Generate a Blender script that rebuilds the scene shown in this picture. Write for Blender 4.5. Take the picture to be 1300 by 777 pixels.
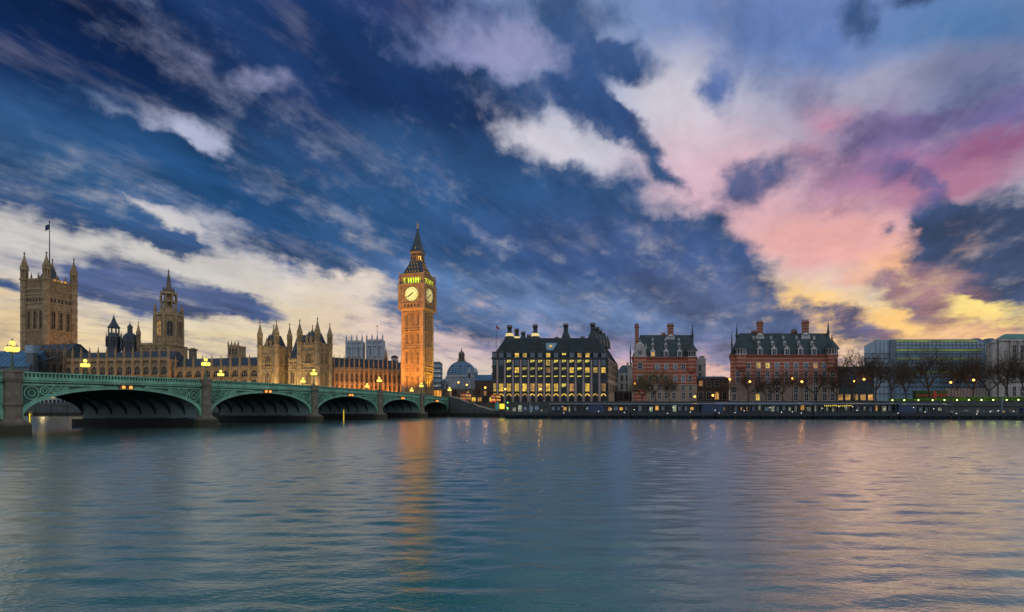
import bpy, bmesh, math, random
from mathutils import Vector, Matrix
import numpy as np
R = math.radians
random.seed(7)
for o in list(bpy.data.objects):
    bpy.data.objects.remove(o)
SC = bpy.context.scene
COL = SC.collection

# ------------------------------------------------------------------ camera
F, HC, HY = 695.0, 4.8, 516.0          # focal length in photo pixels, eye height over water, horizon row
cam_d = bpy.data.cameras.new('camera')
cam = bpy.data.objects.new('camera', cam_d)
COL.objects.link(cam)
cam.location = (0, 0, HC)
cam.rotation_euler = (R(90), 0, 0)
cam_d.sensor_width = 36.0
cam_d.lens = 36.0 * F / 1300.0
cam_d.shift_y = (HY - 388.5) / 1300.0
cam_d.clip_start = 0.5
cam_d.clip_end = 12000
SC.camera = cam

SC.render.engine = 'CYCLES'
SC.cycles.use_denoising = True
SC.cycles.max_bounces = 6
SC.cycles.diffuse_bounces = 2
SC.cycles.glossy_bounces = 3
SC.cycles.transmission_bounces = 3
SC.cycles.sample_clamp_indirect = 4.0
SC.cycles.caustics_reflective = False
SC.cycles.caustics_refractive = False
SC.view_settings.view_transform = 'Standard'
SC.view_settings.look = 'None'
SC.view_settings.gamma = 1.0
SC.view_settings.use_curve_mapping = False
SC.view_settings.exposure = 0.0

def lin(c):
    return tuple((v / 255 / 12.92) if v / 255 <= .04045 else ((v / 255 + .055) / 1.055) ** 2.4 for v in c)

# ------------------------------------------------------------------ sky (world)
W = bpy.data.worlds.new('World')
SC.world = W
W.use_nodes = True
nt = W.node_tree
nt.nodes.clear()
def N(t, **k):
    n = nt.nodes.new(t)
    for a, b in k.items():
        setattr(n, a, b)
    return n
def L(a, b):
    nt.links.new(a, b)
def plug(sock, v):
    if hasattr(v, 'node'):
        L(v, sock)
    else:
        sock.default_value = v
def M_(op, a, b=0.0, c=0.0, clamp=False):
    n = N('ShaderNodeMath', operation=op, use_clamp=clamp)
    for i, v in enumerate((a, b, c)):
        plug(n.inputs[i], v)
    return n.outputs[0]
def VM(op, a, b=(0, 0, 0)):
    n = N('ShaderNodeVectorMath', operation=op)
    plug(n.inputs[0], a)
    plug(n.inputs[1], b)
    return n.outputs[0]
def VS(a, s):
    n = N('ShaderNodeVectorMath', operation='SCALE')
    plug(n.inputs[0], a)
    n.inputs['Scale'].default_value = s
    return n.outputs[0]
def MIX(f, a, b):
    n = N('ShaderNodeMix', data_type='RGBA')
    n.clamp_factor = True
    plug(n.inputs[0], f)
    plug(n.inputs[6], a if hasattr(a, 'node') else (*a, 1))
    plug(n.inputs[7], b if hasattr(b, 'node') else (*b, 1))
    return n.outputs[2]
def NOISE(vec, scale, detail=4, rough=.55, out=0):
    n = N('ShaderNodeTexNoise')
    L(vec, n.inputs['Vector'])
    n.inputs['Scale'].default_value = scale
    n.inputs['Detail'].default_value = detail
    n.inputs['Roughness'].default_value = rough
    return n.outputs[out]
def SSTEP(v, lo, hi):
    n = N('ShaderNodeMapRange', interpolation_type='SMOOTHSTEP')
    plug(n.inputs[0], v)
    n.inputs[1].default_value = lo
    n.inputs[2].default_value = hi
    return n.outputs[0]
def azel(px, py):
    d = Vector(((px - 650) / F, 1, (HY - py) / F)).normalized()
    return math.atan2(d.x, d.y), math.asin(d.z)
def blob(vec, cx, cy, rx, ry, ang, kind='SPHERICAL'):
    """elliptic patch of sky given by its direction (azimuth, elevation) and angular radii"""
    a0, e0 = azel(cx, cy)
    c, s = math.cos(R(ang)), math.sin(R(ang))
    k = .25
    a1, e1 = azel(cx + c * rx * k, cy + s * rx * k)
    a2, e2 = azel(cx - s * ry * k, cy + c * ry * k)
    Mx = np.array([[a1 - a0, a2 - a0], [e1 - e0, e2 - e0]]) / k
    U, S, _ = np.linalg.svd(Mx)
    rot = math.atan2(U[1, 0], U[0, 0])
    m = N('ShaderNodeMapping', vector_type='TEXTURE')
    L(vec, m.inputs[0])
    m.inputs[1].default_value = (a0, e0, 0)
    m.inputs[2].default_value = (0, 0, rot)
    m.inputs[3].default_value = (S[0], S[1], 1)
    g = N('ShaderNodeTexGradient', gradient_type=kind)
    L(m.outputs[0], g.inputs[0])
    return g.outputs['Fac']

tc = N('ShaderNodeTexCoord')
DIR = tc.outputs['Generated']
sx = N('ShaderNodeSeparateXYZ')
L(DIR, sx.inputs[0])
az = M_('ARCTAN2', sx.outputs[0], sx.outputs[1])
el = M_('ARCSINE', sx.outputs[2])
cp = N('ShaderNodeCombineXYZ')
L(az, cp.inputs[0]); L(el, cp.inputs[1])
PV = cp.outputs[0]
# flat cloud layer coordinates, drawn out along the wind (azimuth about 24 degrees)
zz = M_('ADD', M_('MAXIMUM', sx.outputs[2], 0.0), .13)
qx = M_('DIVIDE', sx.outputs[0], zz)
qy = M_('DIVIDE', sx.outputs[1], zz)
WA = R(24)
along = M_('ADD', M_('MULTIPLY', qx, math.sin(WA)), M_('MULTIPLY', qy, math.cos(WA)))
cross = M_('SUBTRACT', M_('MULTIPLY', qx, math.cos(WA)), M_('MULTIPLY', qy, math.sin(WA)))
cq = N('ShaderNodeCombineXYZ')
L(M_('MULTIPLY', along, .42), cq.inputs[0]); L(cross, cq.inputs[1])
Q = cq.outputs[0]
cq2 = N('ShaderNodeCombineXYZ')
L(M_('MULTIPLY', along, .8), cq2.inputs[0]); L(cross, cq2.inputs[1]); cq2.inputs[2].default_value = 3.7
Q2 = cq2.outputs[0]

n1 = NOISE(Q, 1.6, 3, .5, 1)
n2 = NOISE(Q2, 5.0, 4, .6, 1)
n3 = NOISE(PV, 14.0, 4, .6, 1)
half = (.5, .5, .5)
PW = VM('ADD', PV, VS(VM('SUBTRACT', n1, half), .015))
PW = VM('ADD', PW, VS(VM('SUBTRACT', n2, half), .035))
PW = VM('ADD', PW, VS(VM('SUBTRACT', n3, half), .06))
flat = N('ShaderNodeVectorMath', operation='MULTIPLY')
L(PW, flat.inputs[0]); flat.inputs[1].default_value = (1, 1, 0)
PW = flat.outputs[0]

CLOUDS = [
 (110,40,270,120,20,1.5),(250,60,110,90,30,.9),(330,10,160,60,14,.8),(310,50,110,70,20,.9),(200,100,140,60,30,.7),(60,140,120,50,40,.4),(420,60,100,60,20,.7),
 (25,110,110,110,40,.5),(110,165,200,60,38,.7),
 (380,165,150,90,30,1.1),(480,150,170,120,20,1.4),(560,180,150,120,15,1.1),(500,240,200,90,12,1.2),(520,8,220,60,5,1.0),(400,195,130,50,20,.7),(430,250,160,50,16,.5),
 (300,215,200,60,24,1.1),(360,265,190,70,18,1.1),(450,295,140,60,12,.9),(190,205,180,44,24,1.0),(300,250,150,50,22,.9),
 (105,236,210,50,23,1.35),(55,190,190,60,18,.9),(150,205,120,40,24,.6),(40,205,110,44,18,.9),(222,306,60,22,26,.9),(290,312,70,26,18,.9),(380,328,80,40,20,.8),(428,336,50,26,10,.7),
 (215,372,175,34,11,1.5),(160,332,70,22,14,1.0),(310,388,60,22,14,1.0),(120,360,90,26,8,.9),(8,366,60,16,8,1.0),(60,300,70,16,20,.35),(215,388,120,20,6,.8),
 (640,260,200,90,10,1.3),(760,285,210,95,14,1.4),(830,330,170,80,12,1.2),(620,325,260,70,10,1.3),(720,350,240,50,6,1.0),(900,368,150,75,16,1.3),(960,392,80,36,16,1.1),
 (560,370,170,50,16,.9),(700,405,270,50,4,.9),(850,410,200,50,6,.9),(585,410,80,26,8,.8),(500,385,60,30,20,.4),(650,440,200,30,2,.4),(900,440,160,24,2,.5),
 (595,95,50,24,10,.8),(650,112,90,30,4,.9),(660,145,70,40,-30,.8),
 (715,15,40,50,60,.9),(750,55,80,60,40,1.3),(800,85,80,36,14,1.1),(850,80,40,24,10,.5),
 (750,128,78,52,24,1.5),(790,160,60,30,35,1.1),(830,200,50,20,50,.9),(855,228,36,14,40,.6),
 (910,112,60,40,-45,.9),(890,125,36,24,0,.6),(1020,112,80,44,-10,.6),(960,232,72,36,-30,1.35),(905,278,30,40,0,.5),(940,215,40,20,0,.4),
 (1140,218,56,28,10,1.3),(1180,238,40,26,40,1.0),(1182,288,26,14,0,.7),(1132,298,18,14,0,.8),(1070,215,50,60,20,.3),(1030,238,30,56,24,.5),(1100,268,60,28,0,.35),(1045,262,50,20,-20,.3),
 (1265,310,150,80,4,1.8),(1240,345,120,56,16,1.4),(1290,360,90,44,0,1.4),(1200,275,60,30,14,.9),(1190,330,60,20,-14,.9),
 (1160,365,100,34,8,1.15),(1190,395,80,30,20,1.05),(1110,352,50,16,10,.45),(1050,390,46,20,10,.7),(1078,404,50,24,5,1.2),(1090,422,60,18,0,.5),
 (1085,18,30,62,-8,1.1),(1160,-2,70,24,-10,1.1),(1130,428,90,24,0,.6),(1230,425,150,24,-3,.5),(1290,412,70,20,0,.5),
 (1180,168,220,40,-13,.7),(1270,135,120,46,-22,.5),(1095,178,60,30,0,.5),(1060,150,60,36,0,.3),(1025,195,60,30,0,.3),
 (260,447,220,20,2,.45),(420,440,200,16,2,.3),(800,452,300,18,2,.4),(1010,455,200,20,0,.4),
 (245,178,120,34,38,-1.05),(150,142,70,16,36,-.45),(330,98,80,28,6,-.8),(375,40,30,70,-35,-.4),(270,200,60,24,30,-.5),
 (690,185,120,36,6,-.85),(550,75,130,30,10,-.3),(605,205,50,14,10,-.5),(800,122,90,22,32,-1.0),(700,150,18,44,-10,-.6),(890,255,50,70,0,-.6),(780,45,30,24,30,-.7),(850,130,70,80,0,-.7),(835,270,40,50,30,-.6),(806,298,36,22,30,-.5),
 (185,262,130,17,27,-1.0),(60,218,170,60,16,1.0),(55,252,170,38,20,1.2),(150,268,90,26,26,.9),(235,312,60,24,30,.6),(320,285,120,24,22,-.4),(440,350,90,44,20,-.6),(370,360,200,40,12,-.5),(590,395,60,20,10,-.5),
 (1060,320,190,56,4,-.6),(1230,384,90,30,8,-1.0),(1120,408,60,18,8,-.5),(1040,372,60,20,20,-.4)]
acc = None
for (cx, cy, rx, ry, an, w) in CLOUDS:
    g = blob(PW, cx, cy, rx, ry, an)
    acc = M_('MULTIPLY', g, w) if acc is None else M_('MULTIPLY_ADD', g, w, acc)
f1 = NOISE(Q, 3.2, 7, .62)
f2 = NOISE(Q2, 9.0, 5, .6)
acc = M_('MINIMUM', M_('MAXIMUM', acc, -.35), 1.0)
dens = M_('ADD', acc, M_('MULTIPLY', M_('SUBTRACT', f1, .5), 1.8))
dens = M_('ADD', dens, M_('MULTIPLY', M_('SUBTRACT', f2, .5), .95))
f3 = NOISE(PV, 11.0, 6, .6)
dens = M_('ADD', dens, M_('MULTIPLY', M_('SUBTRACT', f3, .5), 1.0))
f4 = NOISE(PV, 30.0, 4, .6)
dens = M_('ADD', dens, M_('MULTIPLY', M_('SUBTRACT', f4, .5), .55))
overhead = SSTEP(el, .66, .95)  # dark cloud added above the view to dim the water's reflection
dens = M_('ADD', dens, M_('MULTIPLY', overhead, 1.0))
CLOUD = SSTEP(dens, -.12, 1.02)

PL = VM('ADD', PV, VS(VM('SUBTRACT', n2, half), .07))
fl2 = N('ShaderNodeVectorMath', operation='MULTIPLY')
L(PL, fl2.inputs[0]); fl2.inputs[1].default_value = (1, 1, 0)
PL = fl2.outputs[0]
def field(base, items):
    cur = base
    for (cx, cy, rx, ry, an, rgb, st) in items:
        g = blob(PL, cx, cy, rx, ry, an)
        cur = MIX(SSTEP(g, 0.0, .85 / st), cur, lin(rgb))
    return cur
ramp = N('ShaderNodeValToRGB')
L(M_('DIVIDE', el, 1.2, 0, True), ramp.inputs[0])
cr = ramp.color_ramp
cr.elements[0].position = 0.0; cr.elements[0].color = (*lin((214, 192, 168)), 1)
cr.elements[1].position = 1.0; cr.elements[1].color = (*lin((84, 120, 178)), 1)
for pos, c in ((.13, (214, 204, 196)), (.30, (186, 188, 204)), (.55, (120, 145, 190))):
    e = cr.elements.new(pos); e.color = (*lin(c), 1)
BRIGHT = field(ramp.outputs[0], [
 (-80,460,330,170,0,(205,168,112),1),(300,430,420,100,0,(238,214,168),1),(150,320,360,120,18,(206,202,198),1),
 (230,185,260,110,30,(172,178,204),1),(20,110,190,150,0,(56,112,166),1),(330,90,180,80,10,(156,160,194),1),(400,20,240,110,15,(84,108,166),.9),
 (550,65,230,80,8,(122,134,180),1),(690,185,170,70,8,(206,202,214),1),(660,60,150,70,0,(150,152,192),.8),(1010,30,380,120,0,(104,130,186),1),(1250,40,260,140,-10,(88,128,180),.9),
 (1090,130,260,70,-10,(166,164,190),1),(860,140,120,110,0,(208,202,214),1),(930,235,220,110,0,(214,178,192),1),(1070,270,240,80,0,(212,166,180),.9),
 (1150,215,200,70,-8,(166,116,160),1),(1275,185,150,66,-22,(150,96,136),1),(1210,235,150,40,-10,(178,124,154),1),(1120,165,160,44,-8,(140,120,164),.8),(1250,95,190,60,-16,(116,124,160),.9),(1045,150,60,40,0,(190,142,168),.8),(1025,195,55,30,0,(196,146,168),.8),
 (1060,310,240,70,0,(230,170,166),1),(1150,338,130,44,-8,(240,180,140),.8),(1030,392,150,54,12,(250,204,136),1),(1240,390,200,56,6,(255,228,140),1.2),(1130,415,180,44,0,(252,202,130),1),
 (1235,436,170,40,0,(255,212,140),.9),(600,420,260,70,0,(222,196,192),1),(480,350,150,70,15,(222,208,196),.9),(760,440,240,50,0,(190,166,188),1),(900,455,200,40,0,(230,178,174),1),(1000,455,160,40,0,(240,190,150),.8)])
DARK = field(lin((58, 86, 130)), [
 (110,40,420,200,20,(15,40,84),1.2),(420,20,300,120,8,(26,56,108),1),(490,150,300,140,12,(24,50,94),1.2),(300,240,330,100,18,(36,80,130),1),(510,215,160,80,10,(44,72,112),.9),
 (100,220,260,90,18,(46,86,130),.9),(640,270,330,110,12,(46,84,132),1.1),(500,290,200,70,12,(48,88,136),1),(700,320,220,60,10,(50,78,124),1.0),(830,330,240,90,10,(60,84,130),1.1),(560,370,220,60,8,(80,114,162),1),
 (740,400,320,56,3,(100,124,166),1),(910,385,180,60,10,(82,98,138),1),(210,370,240,60,8,(84,100,142),1.1),(760,120,160,110,15,(48,76,124),1),(540,10,160,50,5,(48,66,118),.9),
 (1270,315,200,120,0,(56,76,112),1.2),(1170,372,130,50,15,(160,122,132),1.1),(1070,403,80,36,0,(98,96,130),1),(962,232,90,60,0,(96,102,144),1),(1160,225,90,50,0,(92,88,136),1),
 (1150,172,220,56,-12,(116,102,150),1),(1250,150,180,60,-20,(104,98,146),.9),(905,100,90,60,0,(80,102,152),1),(1065,250,100,70,0,(166,124,158),1),(1230,428,190,30,0,(206,150,140),1),(800,450,320,36,0,(146,142,174),.9),(260,447,260,26,0,(150,148,170),.9),(1030,110,100,60,0,(120,118,152),.9)])
DARK = MIX(overhead, DARK, lin((24, 58, 62)))
shade = M_('MULTIPLY_ADD', NOISE(Q, 2.6, 6, .65), 2.2, -.14)
shade = M_('MAXIMUM', shade, .45)
dk = N('ShaderNodeVectorMath', operation='SCALE')
L(DARK, dk.inputs[0]); L(shade, dk.inputs['Scale'])
f5 = NOISE(Q2, 3.5, 6, .65)
rel = M_('ADD', M_('MULTIPLY_ADD', f5, .5, .5), M_('MULTIPLY', f3, .5))
bk = N('ShaderNodeVectorMath', operation='SCALE')
L(BRIGHT, bk.inputs[0]); L(rel, bk.inputs['Scale'])
FRONT = MIX(CLOUD, bk.outputs[0], dk.outputs[0])
# thin veil streaks
veil = SSTEP(NOISE(Q, 6.0, 5, .6), .52, .78)
FRONT = MIX(M_('MULTIPLY', veil, .16), FRONT, lin((206, 200, 214)))
nish = N('ShaderNodeTexSky', sky_type='NISHITA')
nish.sun_disc = False
nish.sun_elevation = R(3)
nish.sun_rotation = R(40)
ns = N('ShaderNodeVectorMath', operation='SCALE')
L(nish.outputs[0], ns.inputs[0]); ns.inputs['Scale'].default_value = .0012
# eastern sky behind the viewer: pale cloud made brighter to light the facades
east = MIX(SSTEP(NOISE(Q, 1.4, 4, .55), .35, .7), (.62, .60, .66), (.44, .48, .60))
back = SSTEP(sx.outputs[1], .15, -.35)
SKY = MIX(back, FRONT, east)
add = VM('ADD', SKY, ns.outputs[0])
bg = N('ShaderNodeBackground')
L(add, bg.inputs[0])
bg.inputs[1].default_value = 1.0
wo = N('ShaderNodeOutputWorld')
L(bg.outputs[0], wo.inputs[0])
W.cycles.sampling_method = 'MANUAL'
W.cycles.sample_map_resolution = 512

# the low sun behind thin cloud, right of the picture
sd = bpy.data.lights.new('sun', 'SUN')
sd.energy = .12
sd.angle = R(25)
sd.color = (1, .62, .38)
sun = bpy.data.objects.new('sun', sd)
COL.objects.link(sun)
sun.rotation_euler = (R(90 - 3), 0, R(180 - 40))

# ------------------------------------------------------------------ materials
def material(name, rgb, rough=.8, var=.25, scale=.6, bump=0.0, metal=0.0, spec=.5, extra=None, coord='Object', srgb=False):
    m = bpy.data.materials.new(name)
    m.use_nodes = True
    t = m.node_tree
    b = t.nodes['Principled BSDF']
    c = lin(rgb) if srgb else rgb
    b.inputs['Roughness'].default_value = rough
    b.inputs['Metallic'].default_value = metal
    b.inputs['Specular IOR Level'].default_value = spec
    tcn = t.nodes.new('ShaderNodeTexCoord')
    no = t.nodes.new('ShaderNodeTexNoise')
    no.inputs['Scale'].default_value = scale
    no.inputs['Detail'].default_value = 6
    no.inputs['Roughness'].default_value = .65
    t.links.new(tcn.outputs[coord], no.inputs['Vector'])
    mx = t.nodes.new('ShaderNodeMix'); mx.data_type = 'RGBA'
    mr = t.nodes.new('ShaderNodeMapRange')
    mr.inputs[1].default_value = .3; mr.inputs[2].default_value = .7
    t.links.new(no.outputs[0], mr.inputs[0])
    t.links.new(mr.outputs[0], mx.inputs[0])
    mx.inputs[6].default_value = (*[v * (1 - var) for v in c], 1)
    mx.inputs[7].default_value = (*[min(1, v * (1 + var)) for v in c], 1)
    col = mx.outputs[2]
    if extra:
        col = extra(t, tcn, col)
    t.links.new(col, b.inputs['Base Color'])
    if bump:
        n2_ = t.nodes.new('ShaderNodeTexNoise')
        n2_.inputs['Scale'].default_value = scale * 5
        n2_.inputs['Detail'].default_value = 4
        t.links.new(tcn.outputs[coord], n2_.inputs['Vector'])
        bp = t.nodes.new('ShaderNodeBump')
        bp.inputs['Strength'].default_value = bump
        bp.inputs['Distance'].default_value = .1
        t.links.new(n2_.outputs[0], bp.inputs['Height'])
        t.links.new(bp.outputs[0], b.inputs['Normal'])
    return m
def emitter(name, rgb, strength, var=0.0, scale=1.0):
    m = bpy.data.materials.new(name)
    m.use_nodes = True
    t = m.node_tree
    b = t.nodes['Principled BSDF']
    b.inputs['Base Color'].default_value = (.1, .1, .1, 1)
    b.inputs['Emission Color'].default_value = (*rgb, 1)
    b.inputs['Emission Strength'].default_value = strength
    if var:
        tcn = t.nodes.new('ShaderNodeTexCoord')
        oi = t.nodes.new('ShaderNodeObjectInfo')
        no = t.nodes.new('ShaderNodeTexNoise')
        no.noise_dimensions = '4D'
        no.inputs['Scale'].default_value = scale
        wm = t.nodes.new('ShaderNodeMath'); wm.operation = 'MULTIPLY'; wm.inputs[1].default_value = 40
        t.links.new(oi.outputs['Random'], wm.inputs[0]); t.links.new(wm.outputs[0], no.inputs['W'])
        t.links.new(tcn.outputs['Object'], no.inputs['Vector'])
        mr = t.nodes.new('ShaderNodeMapRange')
        mr.inputs[1].default_value = .35; mr.inputs[2].default_value = .65
        mr.inputs[3].default_value = strength * (1 - var); mr.inputs[4].default_value = strength * (1 + var)
        t.links.new(no.outputs[0], mr.inputs[0])
        rr = t.nodes.new('ShaderNodeMath'); rr.operation = 'MULTIPLY_ADD'; rr.inputs[1].default_value = .8; rr.inputs[2].default_value = .55
        t.links.new(oi.outputs['Random'], rr.inputs[0])
        mm = t.nodes.new('ShaderNodeMath'); mm.operation = 'MULTIPLY'
        t.links.new(mr.outputs[0], mm.inputs[0]); t.links.new(rr.outputs[0], mm.inputs[1])
        t.links.new(mm.outputs[0], b.inputs['Emission Strength'])
    return m
def bands(period, frac, rgb2, off=0.0):
    """horizontal courses of a second colour, laid in with the masonry (object z)"""
    def f(t, tcn, col):
        s = t.nodes.new('ShaderNodeSeparateXYZ')
        t.links.new(tcn.outputs['Object'], s.inputs[0])
        a = t.nodes.new('ShaderNodeMath'); a.operation = 'MULTIPLY_ADD'
        a.inputs[1].default_value = 1 / period; a.inputs[2].default_value = off + 100
        t.links.new(s.outputs[2], a.inputs[0])
        b = t.nodes.new('ShaderNodeMath'); b.operation = 'FRACT'
        t.links.new(a.outputs[0], b.inputs[0])
        c = t.nodes.new('ShaderNodeMath'); c.operation = 'LESS_THAN'; c.inputs[1].default_value = frac
        t.links.new(b.outputs[0], c.inputs[0])
        x = t.nodes.new('ShaderNodeMix'); x.data_type = 'RGBA'
        t.links.new(c.outputs[0], x.inputs[0]); t.links.new(col, x.inputs[6])
        x.inputs[7].default_value = (*rgb2, 1)
        return x.outputs[2]
    return f
def tide(level, soft, rgb2):
    """weed and wet dirt left by the tide on the lowest courses (object z)"""
    def f(t, tcn, col):
        s = t.nodes.new('ShaderNodeSeparateXYZ')
        t.links.new(tcn.outputs['Object'], s.inputs[0])
        no = t.nodes.new('ShaderNodeTexNoise'); no.inputs['Scale'].default_value = 1.1
        t.links.new(tcn.outputs['Object'], no.inputs['Vector'])
        a = t.nodes.new('ShaderNodeMath'); a.operation = 'MULTIPLY_ADD'; a.inputs[1].default_value = .7
        t.links.new(no.outputs[0], a.inputs[0]); t.links.new(s.outputs[2], a.inputs[2])
        m = t.nodes.new('ShaderNodeMapRange')
        m.inputs[1].default_value = level + .35 - soft; m.inputs[2].default_value = level + .35 + soft
        t.links.new(a.outputs[0], m.inputs[0])
        x = t.nodes.new('ShaderNodeMix'); x.data_type = 'RGBA'
        t.links.new(m.outputs[0], x.inputs[0])
        x.inputs[6].default_value = (*rgb2, 1)
        t.links.new(col, x.inputs[7])
        return x.outputs[2]
    return f
def vstripes(period, frac, k):
    """narrow upright panel mouldings of carved stone (object x + y)"""
    def f(t, tcn, col):
        s = t.nodes.new('ShaderNodeSeparateXYZ')
        t.links.new(tcn.outputs['Object'], s.inputs[0])
        p = t.nodes.new('ShaderNodeMath'); p.operation = 'ADD'
        t.links.new(s.outputs[0], p.inputs[0]); t.links.new(s.outputs[1], p.inputs[1])
        a = t.nodes.new('ShaderNodeMath'); a.operation = 'MULTIPLY_ADD'
        a.inputs[1].default_value = 1 / period; a.inputs[2].default_value = 100
        t.links.new(p.outputs[0], a.inputs[0])
        b = t.nodes.new('ShaderNodeMath'); b.operation = 'FRACT'
        t.links.new(a.outputs[0], b.inputs[0])
        c = t.nodes.new('ShaderNodeMath'); c.operation = 'LESS_THAN'; c.inputs[1].default_value = frac
        t.links.new(b.outputs[0], c.inputs[0])
        x = t.nodes.new('ShaderNodeMix'); x.data_type = 'RGBA'
        x.blend_type = 'MULTIPLY'
        t.links.new(c.outputs[0], x.inputs[0]); t.links.new(col, x.inputs[6])
        x.inputs[7].default_value = (k, k, k, 1)
        return x.outputs[2]
    return f

MT = {}
MT['stone'] = material('gothic_stone', (.36, .27, .15), .9, .45, .5, .4)
MT['stone_dark'] = material('weathered_stone', (.17, .145, .105), .9, .45, .4, .4)
MT['stone_grey'] = material('grey_stone', (.30, .28, .24), .9, .3, .4, .3)
MT['bigben'] = material('tower_stone', (.40, .28, .15), .85, .4, .6, .4)
MT['abbey'] = material('hazy_stone', (.38, .44, .47), .9, .22, .25, .2)  # bluish haze of distance mixed into the stone colour
MT['portland'] = material('portland_stone', (.42, .42, .38), .85, .25, .3, .2)
MT['slate'] = material('slate', (.035, .06, .085), .55, .35, .4, .3)
MT['slate_green'] = material('green_slate', (.026, .052, .058), .6, .5, .3, .3, extra=bands(1.2, .12, (.035, .066, .07)))
MT['iron_roof'] = material('iron_roof', (.06, .08, .09), .5, .3, .5, .2)
MT['gilt'] = material('gilding', (.65, .42, .10), .35, .2, 1, 0, .8)
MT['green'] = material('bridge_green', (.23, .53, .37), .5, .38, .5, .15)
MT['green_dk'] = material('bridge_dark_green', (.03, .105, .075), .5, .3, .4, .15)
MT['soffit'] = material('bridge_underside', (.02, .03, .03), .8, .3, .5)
MT['granite'] = material('granite', (.22, .19, .145), .85, .35, .9, .5, extra=tide(2.0, .5, (.06, .06, .035)))
MT['pier_wall'] = material('pier_side', (.19, .27, .27), .7, .2, .3, .2, extra=tide(2.1, .15, (.012, .014, .012)))  # sky light on the pier side mixed into its pale teal; tide dirt below
MT['wallstone'] = material('embankment_stone', (.075, .09, .088), .85, .35, .5, .4, extra=tide(1.6, .35, (.015, .018, .01)))
MT['asphalt'] = material('asphalt', (.05, .05, .05), .9, .2, 2)
MT['paving'] = material('paving', (.07, .07, .065), .9, .2, 1)
MT['bronze'] = material('bronze_cladding', (.030, .048, .055), .45, .3, .4, .1, .3)
MT['bronze_lt'] = material('bronze_ribs', (.055, .075, .08), .45, .3, .4, 0, .3)
MT['stonepier'] = material('sandstone_pier', (.36, .31, .29), .8, .2, .5, .2)
MT['brick'] = material('banded_brick', (.36, .10, .055), .85, .35, .7, .2, extra=bands(1.75, .25, (.42, .33, .27)))
MT['brick_plain'] = material('red_brick', (.30, .09, .055), .85, .3, .7, .2)
MT['stripe_brick'] = material('striped_chimney_brick', (.26, .08, .045), .85, .3, .7, .2, extra=bands(1.35, .3, (.30, .24, .19)))
MT['granite_lt'] = material('granite_base', (.36, .29, .22), .85, .25, .5, .3, extra=bands(1.0, .07, (.13, .11, .09)))
MT['white'] = material('white_paint', (.46, .49, .49), .6, .08, 1)
MT['brick_brown'] = material('brown_brick', (.10, .065, .045), .9, .3, .6, .2)
MT['dark'] = material('dark_metal', (.02, .024, .028), .5, .3, 1)
MT['lamp_green'] = material('lamp_post_green', (.04, .14, .08), .45, .2, 1)
MT['glass'] = material('window_glass', (.008, .013, .018), .25, .4, .8, 0, 0, .35)
MT['glass_sky'] = material('sky_tinted_glass', (.07, .14, .20), .15, .35, .25, 0, 0, .9)  # reflected sky painted into the pane colour as blue
MT['glass_blue'] = material('pale_blue_glazing', (.20, .33, .42), .15, .3, .12, .05, 0, .9)
MT['hull'] = material('navy_hull', (.006, .012, .022), .35, .3, .6)
MT['navy'] = material('navy_paint', (.018, .045, .11), .4, .25, .6)
MT['steel'] = material('grey_steel', (.09, .12, .14), .4, .25, .8)
MT['canopy'] = material('canopy', (.13, .18, .23), .35, .2, .5)
MT['bark'] = material('bark', (.07, .05, .038), .95, .35, 3)
MT['twig'] = material('twigs', (.085, .058, .04), .95, .4, .8)
MT['twig_green'] = material('budding_twigs', (.12, .11, .045), .95, .4, .8)
MT['hedge'] = material('hedge', (.09, .20, .025), .9, .6, 1.6, .6)
MT['hoarding'] = material('green_hoarding', (.035, .10, .02), .7, .4, .8)
MT['red'] = material('red_paint', (.55, .03, .02), .4, .1, 1)
MT['skin'] = material('skin', (.35, .22, .16), .6, .1, 3)
MT['cloth'] = material('dark_clothes', (.03, .03, .045), .9, .3, 3)
MT['tyre'] = material('tyre', (.012, .012, .012), .9, .1, 3)
MT['flag'] = material('flag_cloth', (.05, .06, .14), .9, .2, 2)
MT['flag_red'] = material('red_flag_cloth', (.35, .05, .04), .9, .2, 2)
MT['copper'] = material('verdigris_copper', (.10, .27, .21), .7, .25, .3)
MT['lead'] = material('lead_dome', (.13, .25, .38), .5, .25, .25, .1)
MT['bluesheet'] = material('blue_sheeting', (.06, .17, .30), .6, .35, .25, .4)
MT['turq'] = material('turquoise_panel', (.08, .36, .38), .4, .1, 1)
MT['yellow'] = material('yellow_paint', (.75, .60, .05), .5, .1, 2)
MT['tent'] = material('marquee_canvas', (.20, .34, .42), .8, .2, .5)
MT['hedge_dk'] = material('dark_weed', (.03, .045, .02), .95, .5, 1)

EM = {}
EM['globe'] = emitter('lamp_globe', (1, .66, .10), 1.9)
EM['orange'] = emitter('sodium_lamp', (1, .40, .06), 7.0)
EM['amber'] = emitter('amber_light', (1, .22, .03), 3.0)
EM['red'] = emitter('red_light', (1, .06, .03), 2.0)
EM['win'] = emitter('lit_window', (1, .62, .07), .75, .6, 1.1)
EM['win_top'] = emitter('lit_ceiling', (.95, .78, .10), .75, .5, 1.2)
EM['win_warm'] = emitter('warm_window', (1, .50, .10), .45, .6, .6)
EM['clock'] = emitter('clock_glass', (1, .80, .24), 1.25, .08, .5)
EM['white'] = emitter('white_light', (1, .92, .75), 2.5)
EM['green'] = emitter('green_light', (.3, 1, .25), 1.5)
EM['sign'] = emitter('yellow_sign', (1, .75, .03), 1.15)
EM['bulb'] = emitter('greenish_bulb', (.85, 1, .35), 4.0)
EM['lightchimney'] = emitter('collar_glow', (1, .78, .30), .8)
EM['kiosk'] = emitter('orange_kiosk', (1, .38, .04), .85, .4, .5)
EM['inside'] = emitter('dim_interior', (.75, .80, .55), .28, .9, .9)

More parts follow.
